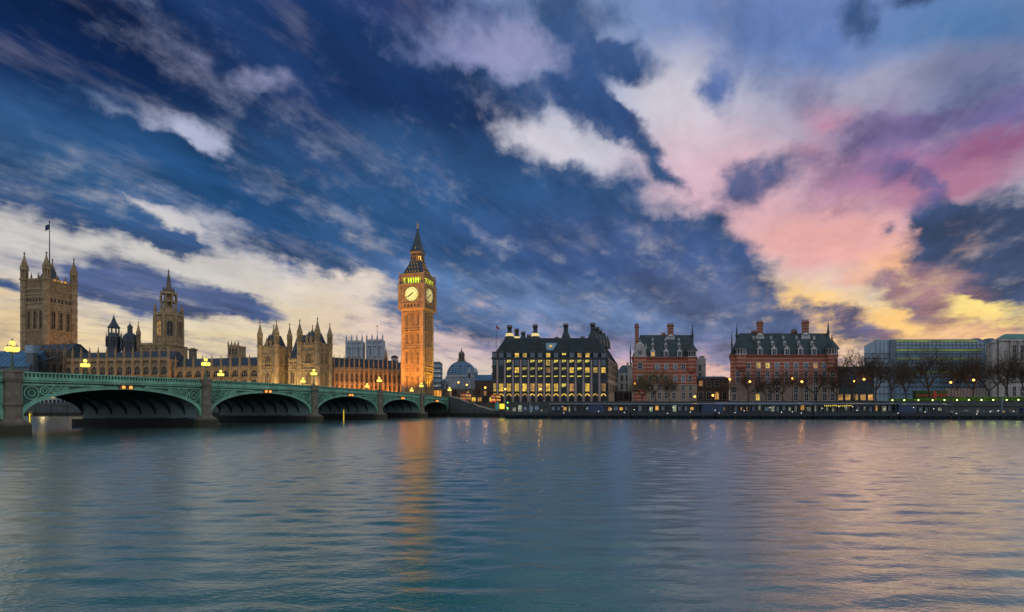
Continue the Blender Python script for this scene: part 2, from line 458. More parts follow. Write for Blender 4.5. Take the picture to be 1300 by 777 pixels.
# ------------------------------------------------------------------ mesh helpers
class MB:
    def __init__(s):
        s.v = []; s.f = []; s.m = []; s.k = 0
    def add(s, vs, fs):
        o = len(s.v)
        s.v += [tuple(p) for p in vs]
        s.f += [tuple(i + o for i in f) for f in fs]
        s.m += [s.k] * len(fs)
        return s
    def box(s, x0, x1, y0, y1, z0, z1):
        return s.add([(x0,y0,z0),(x1,y0,z0),(x1,y1,z0),(x0,y1,z0),(x0,y0,z1),(x1,y0,z1),(x1,y1,z1),(x0,y1,z1)],
              [(0,3,2,1),(4,5,6,7),(0,1,5,4),(1,2,6,5),(2,3,7,6),(3,0,4,7)])
    def loft(s, lo, hi):
        n = len(lo)
        return s.add(list(lo) + list(hi), [tuple(range(n - 1, -1, -1)), tuple(range(n, 2 * n))] +
              [(i, (i + 1) % n, n + (i + 1) % n, n + i) for i in range(n)])
    def prism(s, poly, z0, z1, top=None):
        return s.loft([(x, y, z0) for x, y in poly], [(x, y, z1) for x, y in (top or poly)])
    def fru(s, cx, cy, z0, z1, r0, r1, n=8, a0=None):
        a0 = math.pi / n if a0 is None else a0
        c = [(math.cos(a0 + 2 * math.pi * i / n), math.sin(a0 + 2 * math.pi * i / n)) for i in range(n)]
        return s.loft([(cx + r0 * a, cy + r0 * b, z0) for a, b in c], [(cx + r1 * a, cy + r1 * b, z1) for a, b in c])
    def lathe(s, cx, cy, prof, n=12, a0=None):
        for (r0, z0), (r1, z1) in zip(prof, prof[1:]):
            if abs(z1 - z0) > 1e-4:
                s.fru(cx, cy, z0, z1, max(r0, .004), max(r1, .004), n, a0)
        return s
    def rod(s, p, q, r0, r1=None, n=5):
        p, q = Vector(p), Vector(q)
        r1 = r0 if r1 is None else r1
        d = (q - p)
        if d.length < 1e-5:
            return s
        u = d.orthogonal().normalized(); w = d.normalized().cross(u)
        a = [(math.cos(2 * math.pi * i / n), math.sin(2 * math.pi * i / n)) for i in range(n)]
        return s.loft([p + u * (c * r0) + w * (e * r0) for c, e in a][::-1] if False else [p + u * (c * r0) + w * (e * r0) for c, e in a],
                      [q + u * (c * r1) + w * (e * r1) for c, e in a])
    def ball(s, c, r, nu=10, nv=6, sz=1.0):
        pr = [(r * math.sin(math.pi * i / nv), c[2] - r * sz * math.cos(math.pi * i / nv)) for i in range(nv + 1)]
        return s.lathe(c[0], c[1], pr, nu)
    def build(s, name, mats, parent=None, smooth=False, loc=None):
        me = bpy.data.meshes.new(name)
        me.from_pydata(s.v, [], s.f)
        for m in (mats if isinstance(mats, (list, tuple)) else [mats]):
            me.materials.append(m)
        if s.m and max(s.m) > 0:
            me.polygons.foreach_set('material_index', s.m)
        if smooth:
            me.polygons.foreach_set('use_smooth', [True] * len(me.polygons))
        me.update()
        o = bpy.data.objects.new(name, me)
        COL.objects.link(o)
        if parent:
            o.parent = parent
        if loc:
            o.location = loc
        return o
def tag(o, label=None, cat=None, group=None, kind=None):
    for k, v in (('label', label), ('category', cat), ('group', group), ('kind', kind)):
        if v:
            o[k] = v
    return o
def thing(name, label, cat, loc, rz=0.0, group=None):
    o = bpy.data.objects.new(name, None)
    o.empty_display_size = .5
    COL.objects.link(o)
    o.location = loc
    o.rotation_euler = (0, 0, rz)
    return tag(o, label, cat, group)
def again(o, parent, loc, rz=0.0, sc=None):
    """one more of a part, sharing its mesh (with its own sub-parts)"""
    c = o.copy()
    COL.objects.link(c)
    c.parent = parent
    c.location = loc
    c.rotation_euler = (0, 0, rz)
    if sc:
        c.scale = sc
    for ch in [x for x in bpy.data.objects if x.parent == o]:
        d = ch.copy()
        COL.objects.link(d)
        d.parent = c
    return c
def dup(root, loc, rz=0.0, label=None, sc=None):
    r = root.copy()
    COL.objects.link(r)
    r.location = loc
    r.rotation_euler = (0, 0, rz)
    if sc:
        r.scale = sc
    if label:
        r['label'] = label
    for ch in [x for x in bpy.data.objects if x.parent == root]:
        c = ch.copy()
        COL.objects.link(c)
        c.parent = r
        for g in [x for x in bpy.data.objects if x.parent == ch]:
            d = g.copy()
            COL.objects.link(d)
            d.parent = c
    return r
def X(px, d): return (px - 650) / F * d
def Z(py, d): return HC + (HY - py) / F * d

GZ = 6.0        # street level over water

_win = {}
def window(parent, x, z, w, h, y=0.0, rz=0.0, style='dark', nm=2, nt=2, arch=False, frame='stone', depth=.3):
    """one window: moulded frame with mullions and a pane; built once per size, then copied. (x, y, z) = middle of the sill on the wall face"""
    key = (round(w, 2), round(h, 2), style, nm, nt, arch, frame, depth)
    if key in _win:
        return again(_win[key], parent, (x, y, z), rz)
    b = MB()
    j = min(.28, w * .13)
    b.box(-w/2 - j, -w/2, -depth, .05, -.1, h + j)
    b.box(w/2, w/2 + j, -depth, .05, -.1, h + j)
    b.box(-w/2 - j - .1, w/2 + j + .1, -depth - .12, .05, -.32, -.1)
    if arch:
        n = 6
        for i in range(n):
            a0, a1 = math.pi * i / n, math.pi * (i + 1) / n
            p = lambda a, r: (-math.cos(a) * (w/2) * r, h - w * .45 + math.sin(a) * w * .5 * r)
            (xa, za), (xb, zb), (xc, zc), (xd, zd) = p(a0, .92), p(a1, .92), p(a1, 1.25), p(a0, 1.25)
            b.loft([(xa, -depth, za), (xd, -depth, zd), (xd, .05, zd), (xa, .05, za)], [(xb, -depth, zb), (xc, -depth, zc), (xc, .05, zc), (xb, .05, zb)])
    b.box(-w/2, w/2, -depth - .06, .05, h, h + j)
    mw = min(.07, w * .04)
    for i in range(1, nm):
        xx = -w/2 + w * i / nm
        b.box(xx - mw, xx + mw, -depth * .55, .04, 0, h)
    for i in range(1, nt):
        zz_ = h * i / nt
        b.box(-w/2, w/2, -depth * .5, .04, zz_ - mw, zz_ + mw)
    o = b.build('window', MT[frame], parent, loc=(x, y, z))
    o.rotation_euler = (0, 0, rz)
    g = MB()
    if style in ('lit', 'warm'):
        g.box(-w/2, w/2, -.05, .03, 0, h)
        mats = [EM['win'] if style == 'lit' else EM['win_warm']]
    elif style == 'top':
        g.box(-w/2, w/2, -.05, .03, 0, h * .56)
        g.k = 1
        g.add([(-w/2, -.05, h*.46), (w/2, -.05, h*.66), (w/2, -.05, h), (-w/2, -.05, h), (-w/2, .03, h*.46), (w/2, .03, h*.66), (w/2, .03, h), (-w/2, .03, h)],
              [(0,1,2,3),(7,6,5,4),(0,4,5,1),(1,5,6,2),(2,6,7,3),(3,7,4,0)])
        g.k = 0
        mats = [MT['glass'], EM['win_top']]
    elif style == 'sky':
        g.box(-w/2, w/2, -.05, .03, 0, h); mats = [MT['glass_sky']]
    else:
        g.box(-w/2, w/2, -.05, .03, 0, h); mats = [MT['glass']]
    g.build('pane', mats, o)
    _win[key] = o
    return o

def lightbulb(name, kind, loc, energy, color, parent=None, size=.3, rot=None, spot=60, blend=.6):
    d = bpy.data.lights.new(name, kind)
    d.energy = energy
    d.color = color
    if kind == 'SPOT':
        d.spot_size = R(spot); d.spot_blend = blend; d.shadow_soft_size = size
    elif kind == 'POINT':
        d.shadow_soft_size = size
    o = bpy.data.objects.new(name, d)
    COL.objects.link(o)
    o.location = loc
    if rot is not None:
        o.rotation_euler = Vector(rot).to_track_quat('-Z', 'Y').to_euler()
    if parent:
        o.parent = parent
    return o

# ------------------------------------------------------------------ setting: water and land
# waves as real geometry over the reach of river in view, calm water beyond
def wave_mesh():
    rg = np.random.RandomState(4)
    xs = np.concatenate([[-2500, -900, -420], np.arange(-262, 262, .75), [420, 900, 2500]])
    ys = np.concatenate([[-400, -60], np.arange(5, 80, .17), np.arange(80, 268, .34), [420, 1200, 3000]])
    gx, gy = np.meshgrid(xs, ys)
    h = np.zeros_like(gx)
    n = 34
    for i in range(n):
        lam = .7 * (2.4 / .7) ** (i / (n - 1))
        th = rg.normal(0, .6)
        k = 2 * math.pi / lam
        sl = WAVE * math.sqrt(2.0 / n) * (1.2 - .5 * i / n)
        near = 1.0 if lam > 1.25 else np.clip((86 - gy) / 24, 0, 1)
        h += near * sl / k * np.sin(k * (gx * math.sin(th) + gy * math.cos(th)) + rg.uniform(0, 6.28))
    gust = .75 + .35 * np.sin(gx * .021 + 1.3 * np.sin(gy * .017)) * np.sin(gy * .033 + .8 * np.sin(gx * .013 + 2))
    edge = np.clip((262 - abs(gx)) / 20, 0, 1) * np.clip((gy - 5) / 4, 0, 1) * np.clip((268 - gy) / 6, 0, 1)
    h *= gust * edge
    ny, nx = gx.shape
    co = np.stack([gx, gy, h], -1).reshape(-1, 3)
    i = (np.arange(ny - 1)[:, None] * nx + np.arange(nx - 1)[None, :]).reshape(-1)
    q = np.stack([i, i + 1, i + nx + 1, i + nx], -1)
    me = bpy.data.meshes.new('water')
    me.vertices.add(len(co)); me.vertices.foreach_set('co', co.astype(np.float32).ravel())
    me.loops.add(q.size); me.loops.foreach_set('vertex_index', q.astype(np.int32).ravel())
    me.polygons.add(len(q)); me.polygons.foreach_set('loop_start', (np.arange(len(q)) * 4).astype(np.int32))
    me.polygons.foreach_set('use_smooth', np.ones(len(q), bool))
    me.update(calc_edges=True)
    return me
WAVE = .115
mw_ = bpy.data.materials.new('river_water')
mw_.use_nodes = True
t = mw_.node_tree
b = t.nodes['Principled BSDF']
b.inputs['Base Color'].default_value = (.001, .115, .085, 1)
b.inputs['Roughness'].default_value = .2
b.inputs['IOR'].default_value = 2.6
b.inputs['Specular Tint'].default_value = (.75, 1, 1, 1)
tcw = t.nodes.new('ShaderNodeTexCoord')
def wn(scale, sy, detail, rot=0.0):
    mp = t.nodes.new('ShaderNodeMapping')
    mp.inputs[3].default_value = (1, sy, 1)
    mp.inputs[2].default_value = (0, 0, rot)
    t.links.new(tcw.outputs['Object'], mp.inputs[0])
    n = t.nodes.new('ShaderNodeTexNoise')
    n.inputs['Scale'].default_value = scale
    n.inputs['Detail'].default_value = detail
    n.inputs['Roughness'].default_value = .6
    n.inputs['Distortion'].default_value = .4
    t.links.new(mp.outputs[0], n.inputs['Vector'])
    return n.outputs[0]
def wsum(terms):
    cur = None
    for sock, k in terms:
        m = t.nodes.new('ShaderNodeMath'); m.operation = 'MULTIPLY_ADD'
        m.inputs[1].default_value = k
        t.links.new(sock, m.inputs[0])
        if cur is None:
            m.inputs[2].default_value = 0
        else:
            t.links.new(cur, m.inputs[2])
        cur = m.outputs[0]
    return cur
hgt = wsum([(wn(1.5, 1.8, 3, -.1), .20), (wn(4.5, 1.7, 3, .1), .08)])
bp = t.nodes.new('ShaderNodeBump')
bp.inputs['Strength'].default_value = 1.0
bp.inputs['Distance'].default_value = .14
t.links.new(hgt, bp.inputs['Height'])
t.links.new(bp.outputs[0], b.inputs['Normal'])
# mirror of the sky that strengthens towards grazing angles, over the green body of the water
gl_ = t.nodes.new('ShaderNodeBsdfGlossy')
gl_.inputs['Color'].default_value = (.95, .98, .97, 1)
gl_.inputs['Roughness'].default_value = .2
t.links.new(bp.outputs[0], gl_.inputs['Normal'])
df_ = t.nodes.new('ShaderNodeBsdfDiffuse')
df_.inputs['Color'].default_value = (.001, .155, .100, 1)
lw_ = t.nodes.new('ShaderNodeLayerWeight')
lw_.inputs['Blend'].default_value = .5
t.links.new(bp.outputs[0], lw_.inputs['Normal'])
pw_ = t.nodes.new('ShaderNodeMath'); pw_.operation = 'POWER'; pw_.inputs[1].default_value = 2.7
t.links.new(lw_.outputs['Facing'], pw_.inputs[0])
ms_ = t.nodes.new('ShaderNodeMixShader')
t.links.new(pw_.outputs[0], ms_.inputs[0]); t.links.new(df_.outputs[0], ms_.inputs[1]); t.links.new(gl_.outputs[0], ms_.inputs[2])
t.links.new(ms_.outputs[0], t.nodes['Material Output'].inputs['Surface'])
wmesh = wave_mesh()
wmesh.materials.append(mw_)
water = bpy.data.objects.new('water', wmesh)
COL.objects.link(water)
water['kind'] = 'structure'

# west bank land, one sheet to the horizon with its river edge along the embankment and the terrace
ed = [(2500, 150), (420, 190), (X(1300, 208), 208), (X(1000, 222), 222), (X(700, 236), 236), (X(571, 262), 262), (X(545, 275), 275),
      (X(440, 268), 268), (X(300, 275), 275), (X(40, 288), 288), (-700, 318), (-2500, 330)]
lb = MB()
lb.prism(ed + [(-2500, 6000), (2500, 6000)], -2, GZ)
tag(lb.build('ground', MT['paving']), kind='structure')
rd = MB()
rd.prism([(X(1290, 226), 226), (X(1000, 238), 238), (X(700, 250), 250), (X(700, 258), 258), (X(1000, 247), 247), (X(1290, 235), 235)], GZ, GZ + .06)
tag(rd.build('embankment_road', MT['asphalt']), kind='structure')

# ------------------------------------------------------------------ road bridge
BX, BY = X(570, 264.2), 264.2
TH = math.atan2(210, 695)
AX = Vector((-math.sin(TH), -math.cos(TH), 0))      # along the bridge, from the west abutment towards the viewer
NX = Vector((math.cos(TH), -math.sin(TH), 0))       # outward normal of the near face
SX = Vector((-1, 0, 0))                             # along a pier, upstream (the bridge is skew to the river)
BW = 27.5
PT = [0, 30.4, 65, 103, 142.6, 181.4, 215.5, 247]
def zp(t): return 11.1 - 2.0 * ((t - 122) / 122) ** 2
def bp_(t, o=0.0, s=0.0, z=0.0):
    v = AX * t + NX * o + SX * s
    return (v.x, v.y, z)
bridge = thing('road_bridge', 'green iron arch bridge on stone piers crossing the river', 'bridge', (BX, BY, 0))
def strip(mb, ts, lo, hi, o0, o1, s=0.0):
    for a, c in zip(ts, ts[1:]):
        mb.loft([bp_(a, o0, s, lo(a)), bp_(a, o1, s, lo(a)), bp_(a, o1, s, hi(a)), bp_(a, o0, s, hi(a))][::-1],
                [bp_(c, o0, s, lo(c)), bp_(c, o1, s, lo(c)), bp_(c, o1, s, hi(c)), bp_(c, o0, s, hi(c))][::-1])
ts = [i * 5 for i in range(-1, 51)]
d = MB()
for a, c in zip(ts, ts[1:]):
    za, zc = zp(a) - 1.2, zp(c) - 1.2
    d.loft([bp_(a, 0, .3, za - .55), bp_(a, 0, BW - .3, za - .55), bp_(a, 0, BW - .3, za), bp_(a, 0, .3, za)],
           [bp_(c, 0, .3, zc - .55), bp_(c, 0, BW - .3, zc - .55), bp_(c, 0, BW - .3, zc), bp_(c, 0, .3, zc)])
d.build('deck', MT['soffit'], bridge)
d = MB()
for a, c in zip(ts, ts[1:]):
    za, zc = zp(a) - 1.19, zp(c) - 1.19
    d.add([bp_(a, 0, 4, za), bp_(a, 0, BW - 4, za), bp_(c, 0, BW - 4, zc), bp_(c, 0, 4, zc)], [(0, 1, 2, 3)])
d.build('roadway', MT['asphalt'], bridge)
for s, sg in ((0.0, 1), (BW, -1)):
    c = MB()
    strip(c, ts, lambda q: zp(q) - 1.42, lambda q: zp(q) - 1.1, -.25, .45 * sg, s)
    strip(c, ts, lambda q: zp(q) - 1.75, lambda q: zp(q) - 1.45, -.2, .25 * sg, s)
    c.k = 1
    if sg > 0:
        q = -4.0
        while q < 249:
            v0 = zp(q) - 1.95
            strip(c, [q, q + .35], lambda u: zp(u) - 1.98, lambda u: zp(u) - 1.76, -.1, .33, s)
            q += .75
    c.build('cornice', [MT['green'], MT['green_dk']], bridge)
    p = MB()
    strip(p, ts, lambda q: zp(q) - 1.08, lambda q: zp(q) - .86, -.12, .22, s)
    strip(p, ts, lambda q: zp(q) - .22, lambda q: zp(q), -.16, .26, s)
    q = -4.0
    while q < 249:
        strip(p, [q, q + .24], lambda u: zp(u) - .87, lambda u: zp(u) - .21, -.02, .12, s)
        q += .62
    if sg > 0:
        p.k = 1
        strip(p, ts, lambda q: zp(q) - .87, lambda q: zp(q) - .21, -.10, -.05, s)
    p.build('parapet', [MT['green'], MT['green_dk']], bridge)
# arches
for i in range(7):
    t0, t1 = PT[i], PT[i + 1]
    tc_, a = (t0 + t1) / 2, (t1 - t0) / 2 - 1.55
    zs = 2.7
    zc = zp(tc_) - 2.75
    rise = zc - zs
    PH = [math.pi * k / 40 for k in range(41)]
    inn = lambda ph: (tc_ - a * math.cos(ph), zs + rise * math.sin(ph) ** .92)
    th = .62
    out = lambda ph: (max(t0 + .6, min(t1 - .6, tc_ - (a + .9) * math.cos(ph))), zs + (rise + th) * math.sin(ph) ** .92 if math.sin(ph) > 0 else zs)
    m = MB()
    for p0, p1 in zip(PH, PH[1:]):
        (ta, za), (tb, zb), (tc2, zc2), (td, zd) = inn(p0), inn(p1), out(p1), out(p0)
        m.loft([bp_(ta, .32, 0, za), bp_(td, .32, 0, zd), bp_(td, -.3, 0, zd), bp_(ta, -.3, 0, za)],
               [bp_(tb, .32, 0, zb), bp_(tc2, .32, 0, zc2), bp_(tc2, -.3, 0, zc2), bp_(tb, -.3, 0, zb)])
        # outer moulding of the face rib
        m.loft([bp_(td, .42, 0, zd - .14), bp_(td, .42, 0, zd), bp_(td, .3, 0, zd), bp_(td, .3, 0, zd - .14)],
               [bp_(tc2, .42, 0, zc2 - .14), bp_(tc2, .42, 0, zc2), bp_(tc2, .3, 0, zc2), bp_(tc2, .3, 0, zc2 - .14)])
    m.build('face_arch', MT['green'], bridge)
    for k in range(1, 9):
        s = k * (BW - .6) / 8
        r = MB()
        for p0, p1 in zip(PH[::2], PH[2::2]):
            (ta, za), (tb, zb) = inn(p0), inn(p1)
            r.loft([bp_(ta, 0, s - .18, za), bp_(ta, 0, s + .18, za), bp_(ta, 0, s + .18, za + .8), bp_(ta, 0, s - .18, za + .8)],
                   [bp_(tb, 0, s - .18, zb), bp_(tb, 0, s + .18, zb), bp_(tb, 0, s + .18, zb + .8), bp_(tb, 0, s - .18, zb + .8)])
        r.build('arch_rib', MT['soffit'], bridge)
    # spandrels on both faces: sunk plate, frame and open rings
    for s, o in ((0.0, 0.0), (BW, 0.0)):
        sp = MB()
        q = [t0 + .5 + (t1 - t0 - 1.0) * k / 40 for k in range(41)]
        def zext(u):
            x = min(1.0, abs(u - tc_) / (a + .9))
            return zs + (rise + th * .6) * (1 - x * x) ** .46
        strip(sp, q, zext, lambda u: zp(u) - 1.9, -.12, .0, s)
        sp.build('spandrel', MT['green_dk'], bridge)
    for side in (-1, 1):
        fr = MB()
        te = t0 + 1.2 if side < 0 else t1 - 1.2
        dr = 1 if side < 0 else -1
        # upright by the pier and top rail following the cornice
        lo, hi = sorted((te, te + dr * .35))
        strip(fr, [lo, hi], lambda u: zext(u), lambda u: zp(u) - 2.0, 0, .2)
        L_ = a * .78
        lo, hi = sorted((te, te + dr * L_))
        strip(fr, [lo + (hi - lo) * k / 8 for k in range(9)], lambda u: max(zext(u), zp(u) - 2.3), lambda u: max(zp(u) - 1.98, zext(u) + .01), 0, .2)
        u = te + dr * .55
        for k in range(5):
            best = None
            for rr in [x * .05 for x in range(50, 4, -1)]:
                c_ = u + dr * rr
                top = zp(c_) - 2.36
                zc_ = top - rr
                if all(math.hypot(0, 1) and zext(c_ + rr * math.cos(w)) < zc_ + rr * math.sin(w) - .05 for w in (x * .4 for x in range(16))):
                    best = (c_, zc_, rr); break
            if not best:
                break
            c_, zc_, rr = best
            for (r1, w_) in ((rr, .16), (rr * .5, .12)):
                for e in range(18):
                    a0, a1 = 2 * math.pi * e / 18, 2 * math.pi * (e + 1) / 18
                    P_ = lambda an, r_, o_: bp_(c_ + r_ * math.cos(an), o_, 0, zc_ + r_ * math.sin(an))
                    fr.loft([P_(a0, r1 - w_, .16), P_(a0, r1, .16), P_(a0, r1, 0), P_(a0, r1 - w_, 0)],
                            [P_(a1, r1 - w_, .16), P_(a1, r1, .16), P_(a1, r1, 0), P_(a1, r1 - w_, 0)])
            u = c_ + dr * rr * 1.05
        fr.build('tracery', MT['green'], bridge)
    # pair of navigation lamps hung on the crown of the arch
    if i < 5:
        nl = MB()
        strip(nl, [tc_ - 1.5, tc_ + 1.5], lambda u: zp(u) - 2.5, lambda u: zp(u) - 1.95, .33, .6)
        nl = nl.build('lamp_bracket', MT['dark'], bridge)
        for dt in (-.75, .75):
            g = MB()
            c_ = bp_(tc_ + dt, .8, 0, zp(tc_) - 2.3)
            g.ball(c_, .30, 8, 6)
            g.build('navigation_lamp', EM['amber'], nl)
# piers
def octa(t, o, r, n=8):
    return [tuple(Vector(bp_(t, o)) + AX * (r * math.cos(math.pi / n + 2 * math.pi * k / n)) + NX * (r * math.sin(math.pi / n + 2 * math.pi * k / n)))[:2] for k in range(n)]
for i in range(1, 7):
    t0 = PT[i]
    p = MB()
    zt = zp(t0)
    for o in (.3,):
        for z0, z1, r0, r1 in ((2.0, 2.7, 1.9, 1.5), (2.7, 5.0, 1.32, 1.28), (5.0, 5.45, 1.5, 1.45), (5.45, zt - 1.75, 1.24, 1.2), (zt - 1.75, zt - 1.2, 1.3, 1.52), (zt - 1.2, zt - .15, 1.38, 1.38), (zt - .15, zt + .16, 1.55, 1.48)):
            p.prism(octa(t0, o, r0), z0, z1, octa(t0, o, r1))
        b6 = lambda w, f: [bp_(t0 - w, -.5)[:2], bp_(t0 - w, .9)[:2], bp_(t0 - w * .45, f)[:2], bp_(t0 + w * .45, f)[:2], bp_(t0 + w, .9)[:2], bp_(t0 + w, -.5)[:2]]
        p.prism(b6(2.6, 3.0), -2, 1.75, b6(2.5, 2.9))
        p.prism(b6(2.5, 2.9), 1.75, 2.3, b6(2.0, 2.2))
    p.build('pier', MT['granite'], bridge)
    w = MB()
    def sl(wd, z0, z1, s0=.6, s1=BW - .6):
        w.prism([bp_(t0 - wd, 0, s0)[:2], bp_(t0 - wd, 0, s1)[:2], bp_(t0 + wd, 0, s1)[:2], bp_(t0 + wd, 0, s0)[:2]], z0, z1)
    sl(2.4, -2, 1.9, .3, BW + 1)
    sl(1.6, 1.9, zt - 2.2)
    w.build('pier_wall', MT['pier_wall'], bridge)
# west abutment block
p = MB()
p.prism([bp_(-6, 1.2)[:2], bp_(0, 1.2)[:2], bp_(0, 0, BW)[:2], bp_(-6, 0, BW)[:2]], -2, zp(0) - 1.25)
p.prism(octa(0, .6, 1.3), 0, zp(0) + .2)
p.build('abutment', MT['wallstone'], bridge)

# lamp standards on the parapets
def lamp_standard(label, loc):
    t_ = thing('lamp_standard', label, 'street lamp', loc, -TH, 'ornate lamp standards along the bridge')
    c = MB()
    c.lathe(0, 0, [(.42, 0), (.42, .25), (.30, .35), (.24, 1.0), (.30, 1.05), (.16, 1.2), (.11, 2.9), (.17, 2.95), (.12, 3.1), (.08, 4.05)], 8)
    c.build('column', MT['lamp_green'], t_)
    a = MB()
    for k in range(4):
        an = math.pi / 4 + k * math.pi / 2
        ca, sa = math.cos(an), math.sin(an)
        a.rod((.06 * ca, .06 * sa, 2.95), (.46 * ca, .46 * sa, 2.75), .05, .045)
        a.rod((.46 * ca, .46 * sa, 2.75), (.58 * ca, .58 * sa, 3.05), .045, .04)
    a.build('arms', MT['lamp_green'], t_)
    g0 = None
    for k in range(5):
        an = math.pi / 4 + k * math.pi / 2
        pos = (.58 * math.cos(an), .58 * math.sin(an), 3.05) if k < 4 else (0, 0, 4.05)
        if g0 is None:
            g = MB()
            g.lathe(0, 0, [(.16, 0), (.36, .22), (.40, .55), (.22, .82)], 8)
            g0 = g.build('lantern', EM['globe'], t_, loc=pos)
            cp_ = MB()
            cp_.lathe(0, 0, [(.26, .82), (.20, .92), (.06, 1.05), (.02, 1.3)], 8)
            cp_.build('lantern_cap', MT['lamp_green'], g0)
        else:
            again(g0, t_, pos)
    lightbulb('lamp_light', 'POINT', (0, 0, 3.6), 120, (1, .66, .22), t_, .5)
    return t_
WORDS = ['above the fifth pier', 'above the fourth pier', 'above the third pier', 'above the second pier', 'above the nearest pier']
l0 = None
for k, i in enumerate((5, 4, 3, 2, 1, 0)):
    t0 = PT[i]
    lab = ['tall near lamp standard at the left edge of the photo, on the nearest pier',
           'near side lamp standard on the second pier from the left',
           'near side lamp standard on the third pier from the left',
           'near side lamp standard on the fourth pier from the left',
           'near side lamp standard on the last pier, in front of the clock tower',
           'near side lamp standard at the head of the embankment steps'][k]
    v = Vector((BX, BY, 0)) + Vector(bp_(t0, .3, 0, zp(t0) + .16))
    if l0 is None:
        l0 = lamp_standard(lab, v)
    else:
        dup(l0, v, -TH, lab)
for k, (i, lab) in enumerate([(4, 'far side lamp standard before the tall square tower, left on the bridge'), (3, 'far side lamp standard just right of the second pier'),
                              (2, 'far side lamp standard before the twin turreted pavilion'), (1, 'far side lamp standard before the floodlit orange range'), (0, 'far side lamp standard at the foot of the clock tower')]):
    t0 = PT[i]
    w_ = BW + .4 if i > 1 else (23 if i == 1 else 18)
    v = Vector((BX, BY, 0)) + Vector(bp_(t0, 0, w_, zp(t0) - .1))
    dup(l0, v, -TH, lab)

# ------------------------------------------------------------------ gothic palace and its towers
def pinnacle(mb, x, y, z, h, r, n=4):
    """crocketed stone pinnacle: shaft, cap band, spirelet and finial"""
    mb.fru(x, y, z, z + h * .42, r, r * .92, n)
    mb.fru(x, y, z + h * .42, z + h * .47, r * 1.35, r * 1.3, n)
    mb.fru(x, y, z + h * .47, z + h * .93, r * .95, r * .12, n)
    mb.fru(x, y, z + h * .88, z + h * .92, r * .3, r * .3, n)
    mb.fru(x, y, z + h * .93, z + h, r * .1, .03, n)
def turret(mb, x, y, z0, z1, zt, r, n=8):
    """octagonal turret with bands, an open-looking lantern stage and an ogee cap with finial"""
    mb.fru(x, y, z0, z1, r, r * .97, n)
    k = z0 + 4
    while k < z1 - 1:
        mb.fru(x, y, k, k + .35, r * 1.12, r * 1.12, n); k += 5.2
    h = zt - z1
    mb.fru(x, y, z1, z1 + h * .05, r * 1.25, r * 1.25, n)
    for i in range(n):
        a = math.pi / n + 2 * math.pi * i / n
        mb.fru(x + r * .8 * math.cos(a), y + r * .8 * math.sin(a), z1 + h * .05, z1 + h * .34, r * .2, r * .2, 4)
        mb.fru(x + r * .98 * math.cos(a), y + r * .98 * math.sin(a), z1 + h * .34, z1 + h * .52, r * .16, .03, 4)
    mb.fru(x, y, z1 + h * .05, z1 + h * .3, r * .3, r * .3, n)
    mb.fru(x, y, z1 + h * .34, z1 + h * .4, r * 1.12, r * 1.05, n)
    mb.lathe(x, y, [(r * .9, z1 + h * .4), (r * .86, z1 + h * .5), (r * .62, z1 + h * .62), (r * .28, z1 + h * .74), (r * .12, z1 + h * .86), (r * .26, z1 + h * .88), (r * .22, z1 + h * .92), (.06, z1 + h * .94), (.04, zt)], n)
def crenel(mb, x0, x1, y0, y1, z, h=.9, step=1.4):
    n = max(1, int((x1 - x0) / step))
    w = (x1 - x0) / n
    for i in range(n):
        mb.box(x0 + i * w, x0 + i * w + w * .55, y0, y1, z, z + h)

